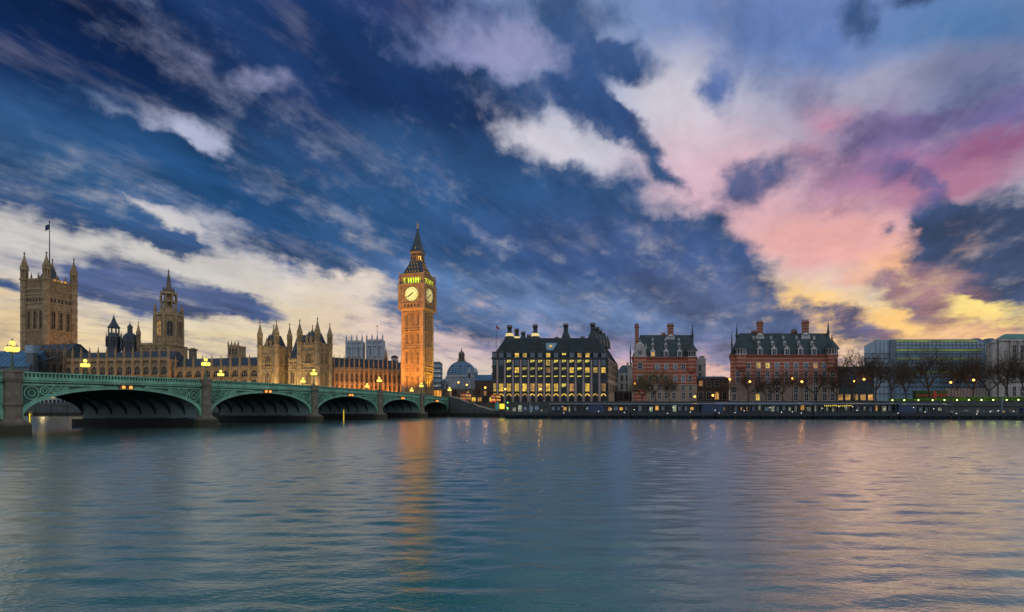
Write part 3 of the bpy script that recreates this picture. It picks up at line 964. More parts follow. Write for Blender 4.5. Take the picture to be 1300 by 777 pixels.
def gothic_range(name, label, pA, pB, ztop, zroof, nb, rows, stone='stone', depth=14, pin=6.0, lit=None, ww=.62, group=None, butt_r=.62, back_roof=True):
    """long range: pA, pB = (pixel column, depth) of the two ends of its river face; rows = (sill, height) of window rows over the street"""
    A = Vector((X(*pA), pA[1], 0)); B = Vector((X(*pB), pB[1], 0))
    Ld = (B - A).length
    rz = math.atan2((B - A).y, (B - A).x)
    t_ = thing(name, label, 'palace wing', (A.x, A.y, GZ), rz)
    H = ztop - GZ
    w = MB()
    w.box(0, Ld, 0, depth, -7, H)
    for (sl, hh) in rows:
        w.box(0, Ld, -.3, -.002, sl - .75, sl - .45)
        w.box(0, Ld, -.2, -.002, sl + hh + .4, sl + hh + .62)
    w.box(-.2, Ld + .2, -.45, -.003, H - .55, H + .25)
    crenel(w, 0, Ld, -.4, .2, H + .25)
    bw = Ld / nb
    for i in range(nb):            # blind panel mouldings between the rows
        for k in range(7):
            xx = bw * i + .7 + (bw - 1.4) * k / 6
            for (sl, hh), nx_ in zip(rows, rows[1:] + [(H - .9, 0)]):
                w.box(xx - .06, xx + .06, -.14, -.001, sl + hh + .62, nx_[0] - .76)
    w.build('wall', MT[stone], t_)
    r = MB()
    hr = zroof - GZ
    r.loft([(0, .8, H), (Ld, .8, H), (Ld, depth, H), (0, depth, H)], [(0, depth * .42, hr), (Ld, depth * .42, hr), (Ld, depth * .58, hr), (0, depth * .58, hr)])
    k = 0
    while k < Ld:
        r.box(k, k + .1, depth * .42 - .06, depth * .42 + .06, hr, hr + .45); k += .8
    r.build('roof', MT['slate'], t_)
    b0 = None
    for i in range(nb + 1):
        if b0 is None:
            m = MB()
            zz_ = [(-7, H * .36, 1.15), (H * .36, H * .7, .95), (H * .7, H + .7, .75)]
            for z0, z1, o in zz_:
                m.box(-butt_r, butt_r, -o, 0, z0, z1 - .3)
                m.loft([(-butt_r, -o, z1 - .3), (butt_r, -o, z1 - .3), (butt_r, 0, z1 - .3), (-butt_r, 0, z1 - .3)],
                       [(-butt_r, -o + .25, z1), (butt_r, -o + .25, z1), (butt_r, 0, z1), (-butt_r, 0, z1)])
            b0 = m.build('buttress', MT[stone], t_, loc=(bw * i, 0, 0))
            m = MB()
            pinnacle(m, 0, -.2, H + .5, pin, butt_r * .95)
            m.build('pinnacle', MT[stone], b0)
        else:
            again(b0, t_, (bw * i, 0, 0))
    for i in range(nb):
        for j, (sl, hh) in enumerate(rows):
            st = 'dark' if not lit else lit(i, j)
            window(t_, bw * (i + .5), sl, bw * ww, hh, 0, 0, st, 3, 2, True, 'stone', .2)
    return t_, Ld, rz
rnd = random.Random(3)
gothic_range('palace_range', 'long stone river range with slate roof between clustered spire tower and twin turreted pavilion',
    (212, 300), (329, 287), Z(467, 289), Z(453.5, 293), 10, [(2.5, 4.2), (8.5, 4.6), (14.6, 3.4)], pin=7)
gothic_range('palace_range', 'taller stone river range below the two dark ventilator turrets at left',
    (82, 306), (214, 297), Z(456.5, 301), Z(447, 306), 12, [(2.5, 4.4), (9, 5.0), (16.2, 4.6), (22.6, 2.2)], pin=7)
gothic_range('palace_range', 'floodlit orange stone range running up to the clock tower',
    (424, 289), (509, 312), Z(469, 296), Z(456, 305), 14, [(2, 3.4), (6.8, 3.6), (12, 4.6)], pin=7.5, ww=.42, butt_r=.45)
gothic_range('palace_range', 'dark scaffolded stone block in front of the tall square tower',
    (36, 312), (84, 306), Z(446, 308), Z(437, 314), 5, [(3, 4.4), (10, 5), (18, 5)], stone='stone_dark', pin=5)
# scaffolding on that block
sc_ = thing('scaffolding', 'grey scaffold tower and platforms before the tall square tower', 'scaffolding', (X(46, 303), 303, GZ), R(-6))
m = MB()
for i in range(9):
    for j in range(2):
        m.rod((i * 2.0, j * 1.6, -6), (i * 2.0, j * 1.6, 30 - (i % 3) * 2.2), .09)
m.build('standards', MT['dark'], sc_)
m = MB()
for k in range(11):
    for j in range(2):
        m.rod((-.5, j * 1.6, 2 + k * 2.5), (16.5, j * 1.6, 2 + k * 2.5), .07)
m.build('ledgers', MT['dark'], sc_)
m = MB()
for k in range(0, 11, 2):
    m.box(-.4, 16.4, 0, 1.6, 1.85 + k * 2.5, 1.95 + k * 2.5)
m.build('platform_boards', MT['brick_brown'], sc_)
m = MB()
m.loft([(-4, -.2, 22), (17, -.2, 27), (17, 2, 27), (-4, 2, 22)], [(-4, -.2, 22.3), (17, -.2, 27.3), (17, 2, 27.3), (-4, 2, 22.3)])
m.build('scaffold_roof', MT['steel'], sc_)

# shed of blue sheeting left of the palace
t_ = thing('sheeted_shed', 'low shed roofed with blue sheeting at the left edge behind the lamp', 'shed', (X(-60, 300), 300, GZ), R(-3))
m = MB(); m.box(0, 44, 0, 16, -6, Z(464, 300) - GZ); m.build('wall', MT['steel'], t_)
m = MB()
za, zb = Z(466, 300) - GZ, Z(446, 310) - GZ
m.loft([(-1, -1, za), (44, -1, za), (44, 16, za), (-1, 16, za)], [(-1, 10, zb), (43, 10, zb), (43, 13, zb), (-1, 13, zb)])
for k in range(15):
    m.rod((k * 3.1 - .8, -1.05, za + .08), (k * 3.05 - .8, 9.95, zb + .08), .09)
m.build('roof', MT['bluesheet'], t_)
t_ = thing('sheeted_hoist', 'small pale blue sheeted hoist above the blue shed', 'hoist', (X(33, 299), 299, GZ), 0)
m = MB(); m.box(0, 4, 0, 3, -6, Z(444, 299) - GZ); m.build('mast', MT['steel'], t_)
m = MB(); m.box(-.3, 4.3, -.3, 3.3, Z(448, 299) - GZ, Z(438, 299) - GZ); m.box(.3, 3.7, -.5, -.31, Z(446, 299) - GZ, Z(440, 299) - GZ); m.build('cabin', MT['glass_blue'], t_)

# --- tall square tower (left)
D0 = 340.0
a_ = 11.7
t_ = thing('square_tower', 'tall square stone tower with four turrets and a flagpole at left', 'tower', (X(59, D0), D0, GZ), R(-a_))
wt = 17.2
H = Z(358, 345) - GZ
m = MB()
m.box(-wt, 0, 0, wt, -6, H)
for zz_ in (Z(419, D0), Z(391, D0), Z(384, D0), Z(372.5, D0), Z(366, D0)):
    m.box(-wt - .45, .45, -.45, wt + .45, zz_ - GZ - .45, zz_ - GZ + .45)
for k in range(14):
    xx = -wt + 1.6 + k * (wt - 3.2) / 13
    m.box(xx - .13, xx + .13, -.32, -.001, Z(372, D0) - GZ, H); m.box(.001, .32, wt + xx - .13, wt + xx + .13, Z(372, D0) - GZ, H)
    m.box(xx - .13, xx + .13, -.28, -.001, Z(440, D0) - GZ, Z(420, D0) - GZ); m.box(.001, .28, wt + xx - .13, wt + xx + .13, Z(440, D0) - GZ, Z(420, D0) - GZ)
crenel(m, -wt, 0, -.4, .3, H, 1.6, 1.5)
for k in range(10):
    m.box(-.3, .4, .8 + k * 1.65, 1.7 + k * 1.65, H, H + 1.6)
    pass
for xx in (-wt * .66, -wt * .33):
    pinnacle(m, xx, -.3, H, 5.5, .55); pinnacle(m, .3, wt + xx, H, 5.5, .55)
m.build('shaft', MT['stone'], t_)
for k in range(3):
    xx = -wt + 4.0 + k * 4.6
    zs = Z(416.6, D0) - GZ
    window(t_, xx, zs, 2.1, Z(394, D0) - GZ - zs, 0, 0, 'dark', 2, 3, True, 'stone', .5)
    window(t_, .0, zs, 2.1, Z(394, D0) - GZ - zs, wt + xx, R(90), 'dark', 2, 3, True, 'stone', .5)
    for dx in (-1.1, 1.1):
        z2 = Z(382, D0) - GZ
        window(t_, xx + dx, z2, 1.1, 2.4, 0, 0, 'dark', 1, 1, True, 'stone', .3)
        window(t_, .0, z2, 1.1, 2.4, wt + xx + dx, R(90), 'dark', 1, 1, True, 'stone', .3)
for (xx, yy, top, par) in ((-wt, 0, 318.5, 345), (0, 0, 317, 340), (0, wt, 326, 357), (-wt, wt, 326, 360)):
    m = MB()
    turret(m, xx, yy, -6, H + .5, Z(top, par) - GZ, 2.05)
    m.build('turret', MT['stone'], t_)
m = MB()
c_ = -wt / 2, wt / 2
for k in range(5):
    r0 = 6.5 - k * 1.2
    m.fru(*c_, H + k * 2.6, H + (k + 1) * 2.6, r0, r0 - 1.15, 4, math.pi / 4)
m.build('roof', MT['iron_roof'], t_)
m = MB()
m.rod((*c_, H + 10), (*c_, Z(283, 352) - GZ), .38, .16, 6)
m.ball((*c_, Z(283, 352) - GZ), .5)
m = m.build('flagpole', MT['dark'], t_)
f = MB()
zf = Z(285, 352) - GZ
for i in range(5):
    xa, xb = c_[0] - .3 - i * .7, c_[0] - .3 - (i + 1) * .7
    ya, yb = c_[1] + .35 * math.sin(i * 1.4), c_[1] + .35 * math.sin((i + 1) * 1.4)
    f.loft([(xa, ya, zf - 3.3 - i * .35), (xa, ya + .06, zf - 3.3 - i * .35), (xa, ya + .06, zf - i * .3), (xa, ya, zf - i * .3)],
           [(xb, yb, zf - 3.3 - (i + 1) * .35), (xb, yb + .06, zf - 3.3 - (i + 1) * .35), (xb, yb + .06, zf - (i + 1) * .3), (xb, yb, zf - (i + 1) * .3)])
f.build('flag', MT['flag'], m)
m = MB()
for k in range(4):
    m.box(.35, .7, 4 + k * 2.2, 5.2 + k * 2.2, H + .3, H + 1.5)
m.build('lit_gallery', EM['win_warm'], t_)

lightbulb('floodlight', 'SPOT', (26, wt * .5, 4), 42000, (1, .45, .13), t_, .6, (-26, 0, 40), 70)
lightbulb('floodlight', 'SPOT', (-wt * .5, -30, 4), 14000, (1, .70, .40), t_, .6, (0, 30, 40), 80)
# --- octagonal spire tower
D1 = 335.0
u = D1 / F
t_ = thing('spire_tower', 'octagonal stone tower with an open lantern and needle spire', 'tower', (X(214, D1), D1, GZ), R(-8))
z_ = lambda y: Z(y, D1) - GZ
m = MB()
m.box(-15.5, 6.5, -7, 8, -6, z_(439))
m.box(-15.9, 6.9, -7.4, -7.002, z_(447), z_(445.6)); m.box(-15.9, 6.9, -7.4, -7.002, z_(439.6), z_(438.4))
crenel(m, -15.5, 6.5, -7.3, -6.7, z_(439), 1.1, 1.5)
for k in range(8):
    m.box(-15.2 + k * 3.0, -14.85 + k * 3.0, -7.5, -7.001, -6, z_(440))
m.build('base_block', MT['stone'], t_)
m = MB(); turret(m, -14.8, -6.4, z_(470), z_(436), z_(408), 1.25); m.build('corner_turret', MT['stone'], t_)
for (xx, zz_, hh, w_) in ((-11.5, 458, 7, 2.2), (-7.0, 458, 7, 2.2), (-2.2, 458, 7.5, 2.4), (3.0, 458, 7.5, 2.4)):
    window(t_, xx, z_(zz_), w_, hh, -7, 0, 'dark', 2, 2, True)
m = MB()
m.fru(0, 0, z_(440), z_(401), 8.2, 7.6, 8)
m.fru(0, 0, z_(402), z_(399.5), 8.4, 8.3, 8)
m.fru(0, 0, z_(399.5), z_(394), 6.6, 4.4, 8)
for k in range(8):
    a = math.pi / 8 + k * math.pi / 4
    m.fru(7.7 * math.cos(a), 7.7 * math.sin(a), z_(440), z_(402), .95, .8, 6)
    pinnacle(m, 7.5 * math.cos(a), 7.5 * math.sin(a), z_(402), 8.0, .75)
m.build('octagon', MT['stone'], t_)
for k in range(8):
    a = k * math.pi / 4 - math.pi / 2
    r_ = 7.35
    window(t_, r_ * math.cos(a), z_(434), 3.0, 12.0, r_ * math.sin(a), a + math.pi / 2, 'warm' if k == 0 else 'dark', 2, 3, True, 'stone', .4)
m = MB()
m.fru(0, 0, z_(396), z_(392.5), 4.6, 4.5, 8)
for k in range(8):
    a = math.pi / 8 + k * math.pi / 4
    for (r_, z0, z1) in ((4.1, 393, 374), (4.1, 374, 372)):
        m.fru(r_ * math.cos(a), r_ * math.sin(a), z_(z0), z_(z1), .42, .42, 4)
    pinnacle(m, 4.5 * math.cos(a), 4.5 * math.sin(a), z_(384), 7.0, .42)
m.fru(0, 0, z_(384.5), z_(383.3), 4.4, 4.4, 8)
m.fru(0, 0, z_(374), z_(371.5), 4.4, 4.0, 8)
m.fru(0, 0, z_(393), z_(374), 1.1, 1.0, 8)
m.build('lantern', MT['stone'], t_)
m = MB()
m.fru(0, 0, z_(371.5), z_(364), 3.0, 1.5, 8)
for k in range(8):
    a = math.pi / 8 + k * math.pi / 4
    pinnacle(m, 2.9 * math.cos(a), 2.9 * math.sin(a), z_(372), 4.0, .35)
m.fru(0, 0, z_(364), z_(345), 1.5, .25, 8)
for y in (361, 357, 353):
    m.fru(0, 0, z_(y), z_(y - .7), 1.6 - (364 - y) * .06, 1.55 - (364 - y) * .06, 8)
m.fru(0, 0, z_(345), z_(344), .5, .4, 8); m.fru(0, 0, z_(344), z_(340), .22, .05, 6)
m.build('spire', MT['stone_dark'], t_)

# --- the two dark ventilator turrets
D2 = 330.0
z_ = lambda y: Z(y, D2) - GZ
t_ = thing('ventilator_turret', 'dark ventilator turret with open lantern under a pointed cone roof', 'turret', (X(144.5, D2), D2, GZ), R(-8), 'dark ventilator turrets')
m = MB()
m.fru(0, 0, 10, z_(428), 3.9, 3.8, 8); m.fru(0, 0, z_(429), z_(427), 4.3, 4.2, 8)
for k in range(8):
    a = math.pi / 8 + k * math.pi / 4
    pinnacle(m, 4.0 * math.cos(a), 4.0 * math.sin(a), z_(440), 8.5, .4)
m.build('drum', MT['iron_roof'], t_)
for k in range(8):
    a = k * math.pi / 4 - math.pi / 2
    window(t_, 3.5 * math.cos(a), z_(440), 1.3, 4.0, 3.5 * math.sin(a), a + math.pi / 2, 'dark', 2, 2, True, 'iron_roof', .2)
m = MB()
for k in range(8):
    a = math.pi / 8 + k * math.pi / 4
    m.fru(2.7 * math.cos(a), 2.7 * math.sin(a), z_(427), z_(416), .38, .38, 4)
m.fru(0, 0, z_(427), z_(423), 3.2, 2.9, 8)
m.fru(0, 0, z_(416.5), z_(415), 3.4, 3.3, 8)
m.build('lantern', MT['iron_roof'], t_)
m = MB()
m.lathe(0, 0, [(3.1, z_(415)), (1.5, z_(409.5)), (.5, z_(403)), (.5, z_(402.4)), (.15, z_(401)), (.04, z_(397))], 8)
m.build('cone_roof', MT['slate'], t_)
t_ = thing('ventilator_turret', 'dark ventilator turret with a small dome and cupola beside the pointed one', 'turret', (X(165, D2), D2, GZ), R(-8), 'dark ventilator turrets')
m = MB()
m.fru(0, 0, 10, z_(431), 4.4, 4.3, 8)
for k in range(8):
    a = math.pi / 8 + k * math.pi / 4
    m.fru(4.7 * math.cos(a), 4.7 * math.sin(a), z_(446), z_(429), .42, .38, 4)
    pinnacle(m, 4.7 * math.cos(a), 4.7 * math.sin(a), z_(430), 3.5, .4)
m.build('drum', MT['iron_roof'], t_)
for k in range(8):
    a = k * math.pi / 4 - math.pi / 2
    window(t_, 4.0 * math.cos(a), z_(443), 1.5, 4.2, 4.0 * math.sin(a), a + math.pi / 2, 'dark', 2, 2, True, 'iron_roof', .2)
m = MB(); m.lathe(0, 0, [(4.2, z_(431)), (3.9, z_(428)), (3.0, z_(425)), (1.6, z_(423))], 8); m.build('dome', MT['slate'], t_)
m = MB()
m.fru(0, 0, z_(423.5), z_(416), 1.45, 1.4, 8); m.lathe(0, 0, [(1.7, z_(416)), (1.3, z_(414)), (.3, z_(411.5)), (.05, z_(408))], 8)
m.build('cupola', MT['iron_roof'], t_)

# --- small battlemented tower and stack behind the range
t_ = thing('battlemented_tower', 'small battlemented square tower rising behind the slate roof', 'tower', (X(296, 330), 330, GZ), R(-8))
z_ = lambda y: Z(y, 330) - GZ
m = MB()
m.box(-3.6, 3.6, 0, 7, 8, z_(440)); m.box(-3.8, 3.8, -.2, 7.2, z_(452), z_(451)); m.box(-3.8, 3.8, -.2, 7.2, z_(440.5), z_(439))
crenel(m, -3.6, 3.6, -.2, .3, z_(439), .8, 1.2)
for xx in (-3.3, -1.1, 1.1, 3.3):
    pinnacle(m, xx, .1, z_(440), 4.0, .45)
m.build('shaft', MT['stone'], t_)
for xx in (-2, 0, 2):
    window(t_, xx, z_(450), 1.0, 3.6, 0, 0, 'dark', 1, 2, True, 'stone', .2)
t_ = thing('chimney_block', 'stubby stone chimney block on the slate roof near the spire tower', 'chimney', (X(242.5, 325), 325, GZ), R(-8))
m = MB(); m.box(-1.5, 1.5, 0, 3, 10, Z(444, 325) - GZ); m.box(-1.9, 1.9, -.3, 3.3, Z(444.5, 325) - GZ, Z(442.6, 325) - GZ)
m.build('stack', MT['stone_dark'], t_)
m = MB()
for k in range(3):
    m.lathe(-1 + k, 1.5, [(.3, Z(442.6, 325) - GZ), (.24, Z(441, 325) - GZ)], 6)
m.build('chimney_pots', MT['brick_brown'], t_)

# --- twin turreted pavilion
D3 = 277.0
def pav_tower(px, d, label, wl, wr, y_wall, y_roof, tops):
    t_ = thing('pavilion_tower', label, 'tower', (X(px, d), d, GZ), R(-15), 'twin towers of the river pavilion')
    z_ = lambda y: Z(y, d) - GZ
    H = z_(y_wall)
    m = MB()
    m.box(-wl, 0, 0, wr, -6, H)
    for y in (490, 469, 461, y_wall + 9, y_wall + 1.2):
        m.box(-wl - .3, .3, -.3, wr + .3, z_(y) - .3, z_(y) + .3)
    crenel(m, -wl, 0, -.3, .2, H, 1.0, 1.2)
    k = .5
    while k < wr - .5:
        m.box(-.2, .3, k, k + .7, H, H + 1.0); k += 1.25
    k = 1.0
    while k < wl - .6:
        m.box(-wl + k - .06, -wl + k + .06, -.2, -.001, -6, H - .6); k += 1.05
    k = 1.0
    while k < wr - .6:
        m.box(.001, .2, k - .06, k + .06, -6, H - .6); k += 1.05
    m.build('shaft', MT['stone'], t_)
    for (sl, hh) in ((508, 5), (488, 6.0), (y_wall + 24, 5.4)):
        for fx in ((.5,) if wl < 11 else (.33, .67)):
            window(t_, -wl * (1 - fx), z_(sl), min(3.4, wl * .34), hh, 0, 0, 'dark', 3, 2, True, 'stone', .3)
        window(t_, 0, z_(sl), 1.7, hh, wr * .33, R(90), 'dark', 2, 2, True, 'stone', .3)
        window(t_, 0, z_(sl), 1.7, hh, wr * .68, R(90), 'dark', 2, 2, True, 'stone', .3)
    for (xx, yy, tp) in ((-wl, 0, tops[0]), (0, 0, tops[1]), (0, wr, tops[2]), (-wl, wr, tops[2] + 1)):
        m = MB()
        turret(m, xx, yy, -6, H + .6, z_(tp), 1.35)
        m.build('turret', MT['stone'], t_)
    m = MB()
    hr = z_(y_roof)
    m.loft([(-wl + .9, .9, H), (-.9, .9, H), (-.9, wr - .9, H), (-wl + .9, wr - .9, H)], [(-wl + 3, 3, hr), (-3, 3, hr), (-3, wr - 3, hr), (-wl + 3, wr - 3, hr)])
    k = -wl + 3
    while k < -3:
        m.box(k, k + .12, 2.9, 3.05, hr, hr + .8); k += .7
    m.build('roof', MT['slate'], t_)
    for xx in (-wl * .62, -wl * .38):
        m = MB()
        m.box(xx - .7, xx + .7, .2, 2.4, H, H + 2.6)
        m.loft([(xx - .8, .1, H + 2.6), (xx + .8, .1, H + 2.6), (xx + .8, 2.6, H + 2.6), (xx - .8, 2.6, H + 2.6)], [(xx - .03, .1, H + 4.6), (xx + .03, .1, H + 4.6), (xx + .03, 2.6, H + 4.6), (xx - .03, 2.6, H + 4.6)])
        m.fru(xx, .3, H + 4.4, H + 6.2, .18, .03, 4)
        m.build('dormer', MT['stone'], t_)
    return t_
pav_tower(403, 272, 'right turreted stone tower of the river pavilion', 10.2, 10.6, 437, 420, (402.5, 401, 405))
pav_tower(351, 281, 'left turreted stone tower of the river pavilion', 10.0, 10.4, 441, 424, (404.5, 403.5, 404.5))
t_ = thing('link_block', 'stone block with steep dark roof joining the two pavilion towers', 'building', (X(366, 280), 280, GZ), R(-13))
z_ = lambda y: Z(y, 280) - GZ
m = MB()
m.box(-1, 12, 1.5, 12, -6, z_(457))
for y in (490, 469, 462, 457.5):
    m.box(-1, 12, 1.2, 1.498, z_(y) - .3, z_(y) + .3)
crenel(m, -1, 12, 1.1, 1.6, z_(457), 1.0, 1.2)
for k in range(12):
    m.box(-.8 + k * 1.08, -.68 + k * 1.08, 1.3, 1.499, -6, z_(458))
m.build('wall', MT['stone'], t_)
m = MB()
m.loft([(-1, 2.2, z_(457)), (12, 2.2, z_(457)), (12, 12, z_(457)), (-1, 12, z_(457))], [(1.5, 5.5, z_(424)), (9.5, 5.5, z_(424)), (9.5, 9, z_(424)), (1.5, 9, z_(424))])
m.build('roof', MT['slate'], t_)
for k in range(3):
    for sl, hh in ((508, 5), (487, 6)):
        window(t_, 1.2 + k * 3.9, z_(sl), 2.2, hh, 1.5, 0, 'dark', 2, 2, True, 'stone', .25)

# --- abbey west towers, far behind
D4 = 520.0
for (pl, pr, top, pin, lab) in ((439.7, 460, 433.5, 424, 'left pale abbey tower with four pinnacles far behind the orange range'), (465.5, 486, 432, 423, 'right pale abbey tower with pinnacles and flagpole far behind the orange range')):
    t_ = thing('abbey_tower', lab, 'church tower', (X((pl + pr) / 2, D4), D4, GZ), R(-3), 'pale abbey towers')
    z_ = lambda y: Z(y, D4) - GZ
    hw = (pr - pl) / 2 / F * D4
    m = MB()
    m.box(-hw, hw, 0, 1.1 * hw, -4, z_(top))
    for xx in (-hw, -hw / 3, hw / 3, hw):
        m.box(xx - .8, xx + .8, -.8, -.001, -4, z_(top) + .5)
    for y in (top + 1, top + 7, 452, 470):
        m.box(-hw - .4, hw + .4, -.9, -.002, z_(y) - .5, z_(y) + .5)
    crenel(m, -hw, hw, -.6, .3, z_(top), 1.2, 1.6)
    for xx in (-hw, -hw / 3, hw / 3, hw):
        pinnacle(m, xx, -.2, z_(top), z_(pin) - z_(top), .8)
    m.build('shaft', MT['abbey'], t_)
    for xx in (-hw * .45, hw * .45):
        window(t_, xx, z_(451), 2.6, 8, 0, 0, 'sky', 2, 4, True, 'abbey', .5)
        window(t_, xx, z_(468), 2.6, 7, 0, 0, 'sky', 2, 3, True, 'abbey', .5)
    if 'flagpole' in lab:
        m = MB(); m.rod((0, hw, z_(top)), (0, hw, z_(412.5)), .3, .15); m.ball((0, hw, z_(412.5)), .7)
        m = m.build('flagpole', MT['dark'], t_)

# --- spirelet and round lantern over the orange range
t_ = thing('roof_spirelet', 'slim stone spirelet on the orange range beside the abbey towers', 'spire', (X(490, 318), 318, GZ), R(-8))
z_ = lambda y: Z(y, 318) - GZ
m = MB(); m.fru(0, 0, 6, z_(456), 1.2, 1.1, 8); m.fru(0, 0, z_(456), z_(455), 1.5, 1.5, 8); m.build('shaft', MT['stone'], t_)
m = MB(); m.fru(0, 0, z_(455), z_(443), 1.1, .2, 8); m.fru(0, 0, z_(443), z_(440), .15, .04, 6); m.build('spire', MT['stone'], t_)
t_ = thing('roof_lantern', 'dark domed roof lantern with white glazing left of the clock tower', 'lantern', (X(501, 330), 330, GZ), 0)
z_ = lambda y: Z(y, 330) - GZ
m = MB(); m.fru(0, 0, 6, z_(458), 2.2, 2.2, 12); m.build('drum', MT['dark'], t_)
m = MB(); m.fru(0, 0, z_(458), z_(454.5), 2.0, 2.0, 12); m.build('glazing', MT['white'], t_)
m = MB(); m.lathe(0, 0, [(2.4, z_(454.5)), (2.3, z_(453.6)), (1.5, z_(452)), (.2, z_(451))], 12); m.build('dome', MT['dark'], t_)
t_ = thing('dark_roof_block', 'low block with slate roof between the abbey towers and the clock tower', 'building', (X(488, 345), 345, GZ), R(-3))
m = MB(); m.box(-8, 14, 0, 14, -4, Z(470, 345) - GZ); m.box(-8.3, 14.3, -.3, -.001, Z(471, 345) - GZ, Z(469.5, 345) - GZ); m.build('wall', MT['stone_dark'], t_)
m = MB(); zz0, zz1 = Z(470, 345) - GZ, Z(460, 350) - GZ
m.loft([(-8, 0, zz0), (14, 0, zz0), (14, 14, zz0), (-8, 14, zz0)], [(-7, 6, zz1), (14, 6, zz1), (14, 8, zz1), (-7, 8, zz1)]); m.build('roof', MT['slate'], t_)

# --- clock tower
DB = 276.0
TB = -16.9
zdb = lambda y: 279 + (520 - y) / 240 * 4
bb = thing('clock_tower', 'floodlit orange clock tower with two lit dials and pointed roof', 'clock tower', (X(537.2, DB), DB, GZ), R(TB))
z_ = lambda y: Z(y, zdb(y)) - GZ
w = 12.3
cx, cy = -w / 2, w / 2
m = MB()
m.box(-w + .5, -.5, .5, w - .5, -2, z_(392))
for (xx, yy) in ((-w + .85, .85), (-.85, .85), (-.85, w - .85), (-w + .85, w - .85)):
    m.box(xx - .85, xx + .85, yy - .85, yy + .85, -2, z_(392))
    m.fru(xx, yy, -2, 3.0, 1.5, 1.35, 4)
for (ya, yb) in ((500, 497.5), (474, 472.8), (466.8, 465.6), (444.6, 443.4), (441.6, 440.6), (421.8, 420.8), (419, 418.2), (398, 397)):
    m.box(-w - .12, .12, -.12, w + .12, z_(ya), z_(yb))
n = 15
for k in range(n):
    s = 1.9 + (w - 3.8) * k / (n - 1)
    big = k in (0, 4, 5, 9, 10, 14)
    hw, dp = (.17, .05) if big else (.09, .28)
    m.box(-w + s - hw, -w + s + hw, dp, .5, 2, z_(396))
    m.box(-.5, -dp, s - hw, s + hw, 2, z_(396))
for (y0, y1) in ((471, 468), (442.6, 441.8)):
    for k in range(24):
        s = 1.2 + (w - 2.4) * k / 23
        m.box(-w + s - .1, -w + s + .1, -.1, .5, z_(y0), z_(y1)); m.box(-.5, .1, s - .1, s + .1, z_(y0), z_(y1))
m.build('shaft', MT['bigben'], bb)
# slit windows, one above another in three strips on each visible face
for (ya, yb) in ((496, 476), (464, 446), (439, 423), (416.5, 400)):
    for k in (2, 7, 12):
        s = 1.9 + (w - 3.8) * k / (n - 1)
        hh = z_(yb) - z_(ya)
        for dx in (-.42, .42):
            window(bb, -w + s + dx, z_(ya) + .6, .42, hh - 1.2, .5, 0, 'dark', 1, 3, False, 'bigben', .12)
            window(bb, -.5, z_(ya) + .6, .42, hh - 1.2, s + dx, R(90), 'dark', 1, 3, False, 'bigben', .12)
# clock stage
e = .55
m = MB()
m.box(-w - e, e, -e, w + e, z_(392), z_(363.4))
m.box(-w - e - .5, e + .5, -e - .5, w + e + .5, z_(364.4), z_(362.2))
m.loft([(-w, 0, z_(396)), (0, 0, z_(396)), (0, w, z_(396)), (-w, w, z_(396))], [(-w - e - .2, -e - .2, z_(392)), (e + .2, -e - .2, z_(392)), (e + .2, w + e + .2, z_(392)), (-w - e - .2, w + e + .2, z_(392))])
m.box(-w - e - .25, e + .25, -e - .25, w + e + .25, z_(387.2), z_(386.4))
for (xx, yy) in ((-w - e, -e), (e, -e), (e, w + e), (-w - e, w + e)):
    m.fru(xx, yy, z_(394), z_(362), .95, .95, 8)
    pinnacle(m, xx, yy, z_(362), 7.2, .5, 6)
for k in range(12):                                    # arcade under the dial
    s = 1.0 + (w - 2.0) * k / 11
    m.box(-w + s - .12, -w + s + .12, -e - .22, -e - .001, z_(391.5), z_(387.4)); m.box(e + .001, e + .22, s - .12, s + .12, z_(391.5), z_(387.4))
# square frames round the dials
zc = z_(375.2); rd_ = 3.75
for q in (4.45, 3.95):
    t0 = .3
    for a0, a1, b0, b1 in ((-q - t0, q + t0, q, q + t0), (-q - t0, q + t0, -q - t0, -q), (-q - t0, -q, -q, q), (q, q + t0, -q, q)):
        d_ = .3 if q > 4 else .18
        m.box(cx + a0, cx + a1, -e - d_, -e - .002, zc + b0, zc + b1)
        m.box(e + .002, e + d_, cy + a0, cy + a1, zc + b0, zc + b1)
m.build('clock_stage', MT['bigben'], bb)
m = MB()
for k in range(5):
    s = 2.6 + k * (w - 5.2) / 4
    m.box(-w + s - .55, -w + s + .55, -e - .02, -e + .1, z_(391), z_(387.8)); m.box(e - .1, e + .02, s - .55, s + .55, z_(391), z_(387.8))
m.build('arcade_openings', MT['dark'], bb)
GLY = {'I': [((0, 0), (0, 1))], 'V': [((-.25, 1), (0, 0)), ((0, 0), (.25, 1))], 'X': [((-.25, 1), (.25, 0)), ((-.25, 0), (.25, 1))]}
ROM = ['XII', 'I', 'II', 'III', 'IV', 'V', 'VI', 'VII', 'VIII', 'IX', 'X', 'XI']
def bar(mb, x0, y0, x1, y1, wd, z0=.0, z1=.05, w1=None):
    """flat bar in the dial plane: local x right, z up, front towards -y"""
    dx, dy = x1 - x0, y1 - y0
    l = math.hypot(dx, dy) or 1
    nx, ny = -dy / l * wd / 2, dx / l * wd / 2
    k = 1 if w1 is None else w1 / wd
    mb.loft([(x0 + nx, -z0, y0 + ny), (x0 - nx, -z0, y0 - ny), (x1 - nx * k, -z0, y1 - ny * k), (x1 + nx * k, -z0, y1 + ny * k)],
            [(x0 + nx, -z1, y0 + ny), (x0 - nx, -z1, y0 - ny), (x1 - nx * k, -z1, y1 - ny * k), (x1 + nx * k, -z1, y1 + ny * k)])
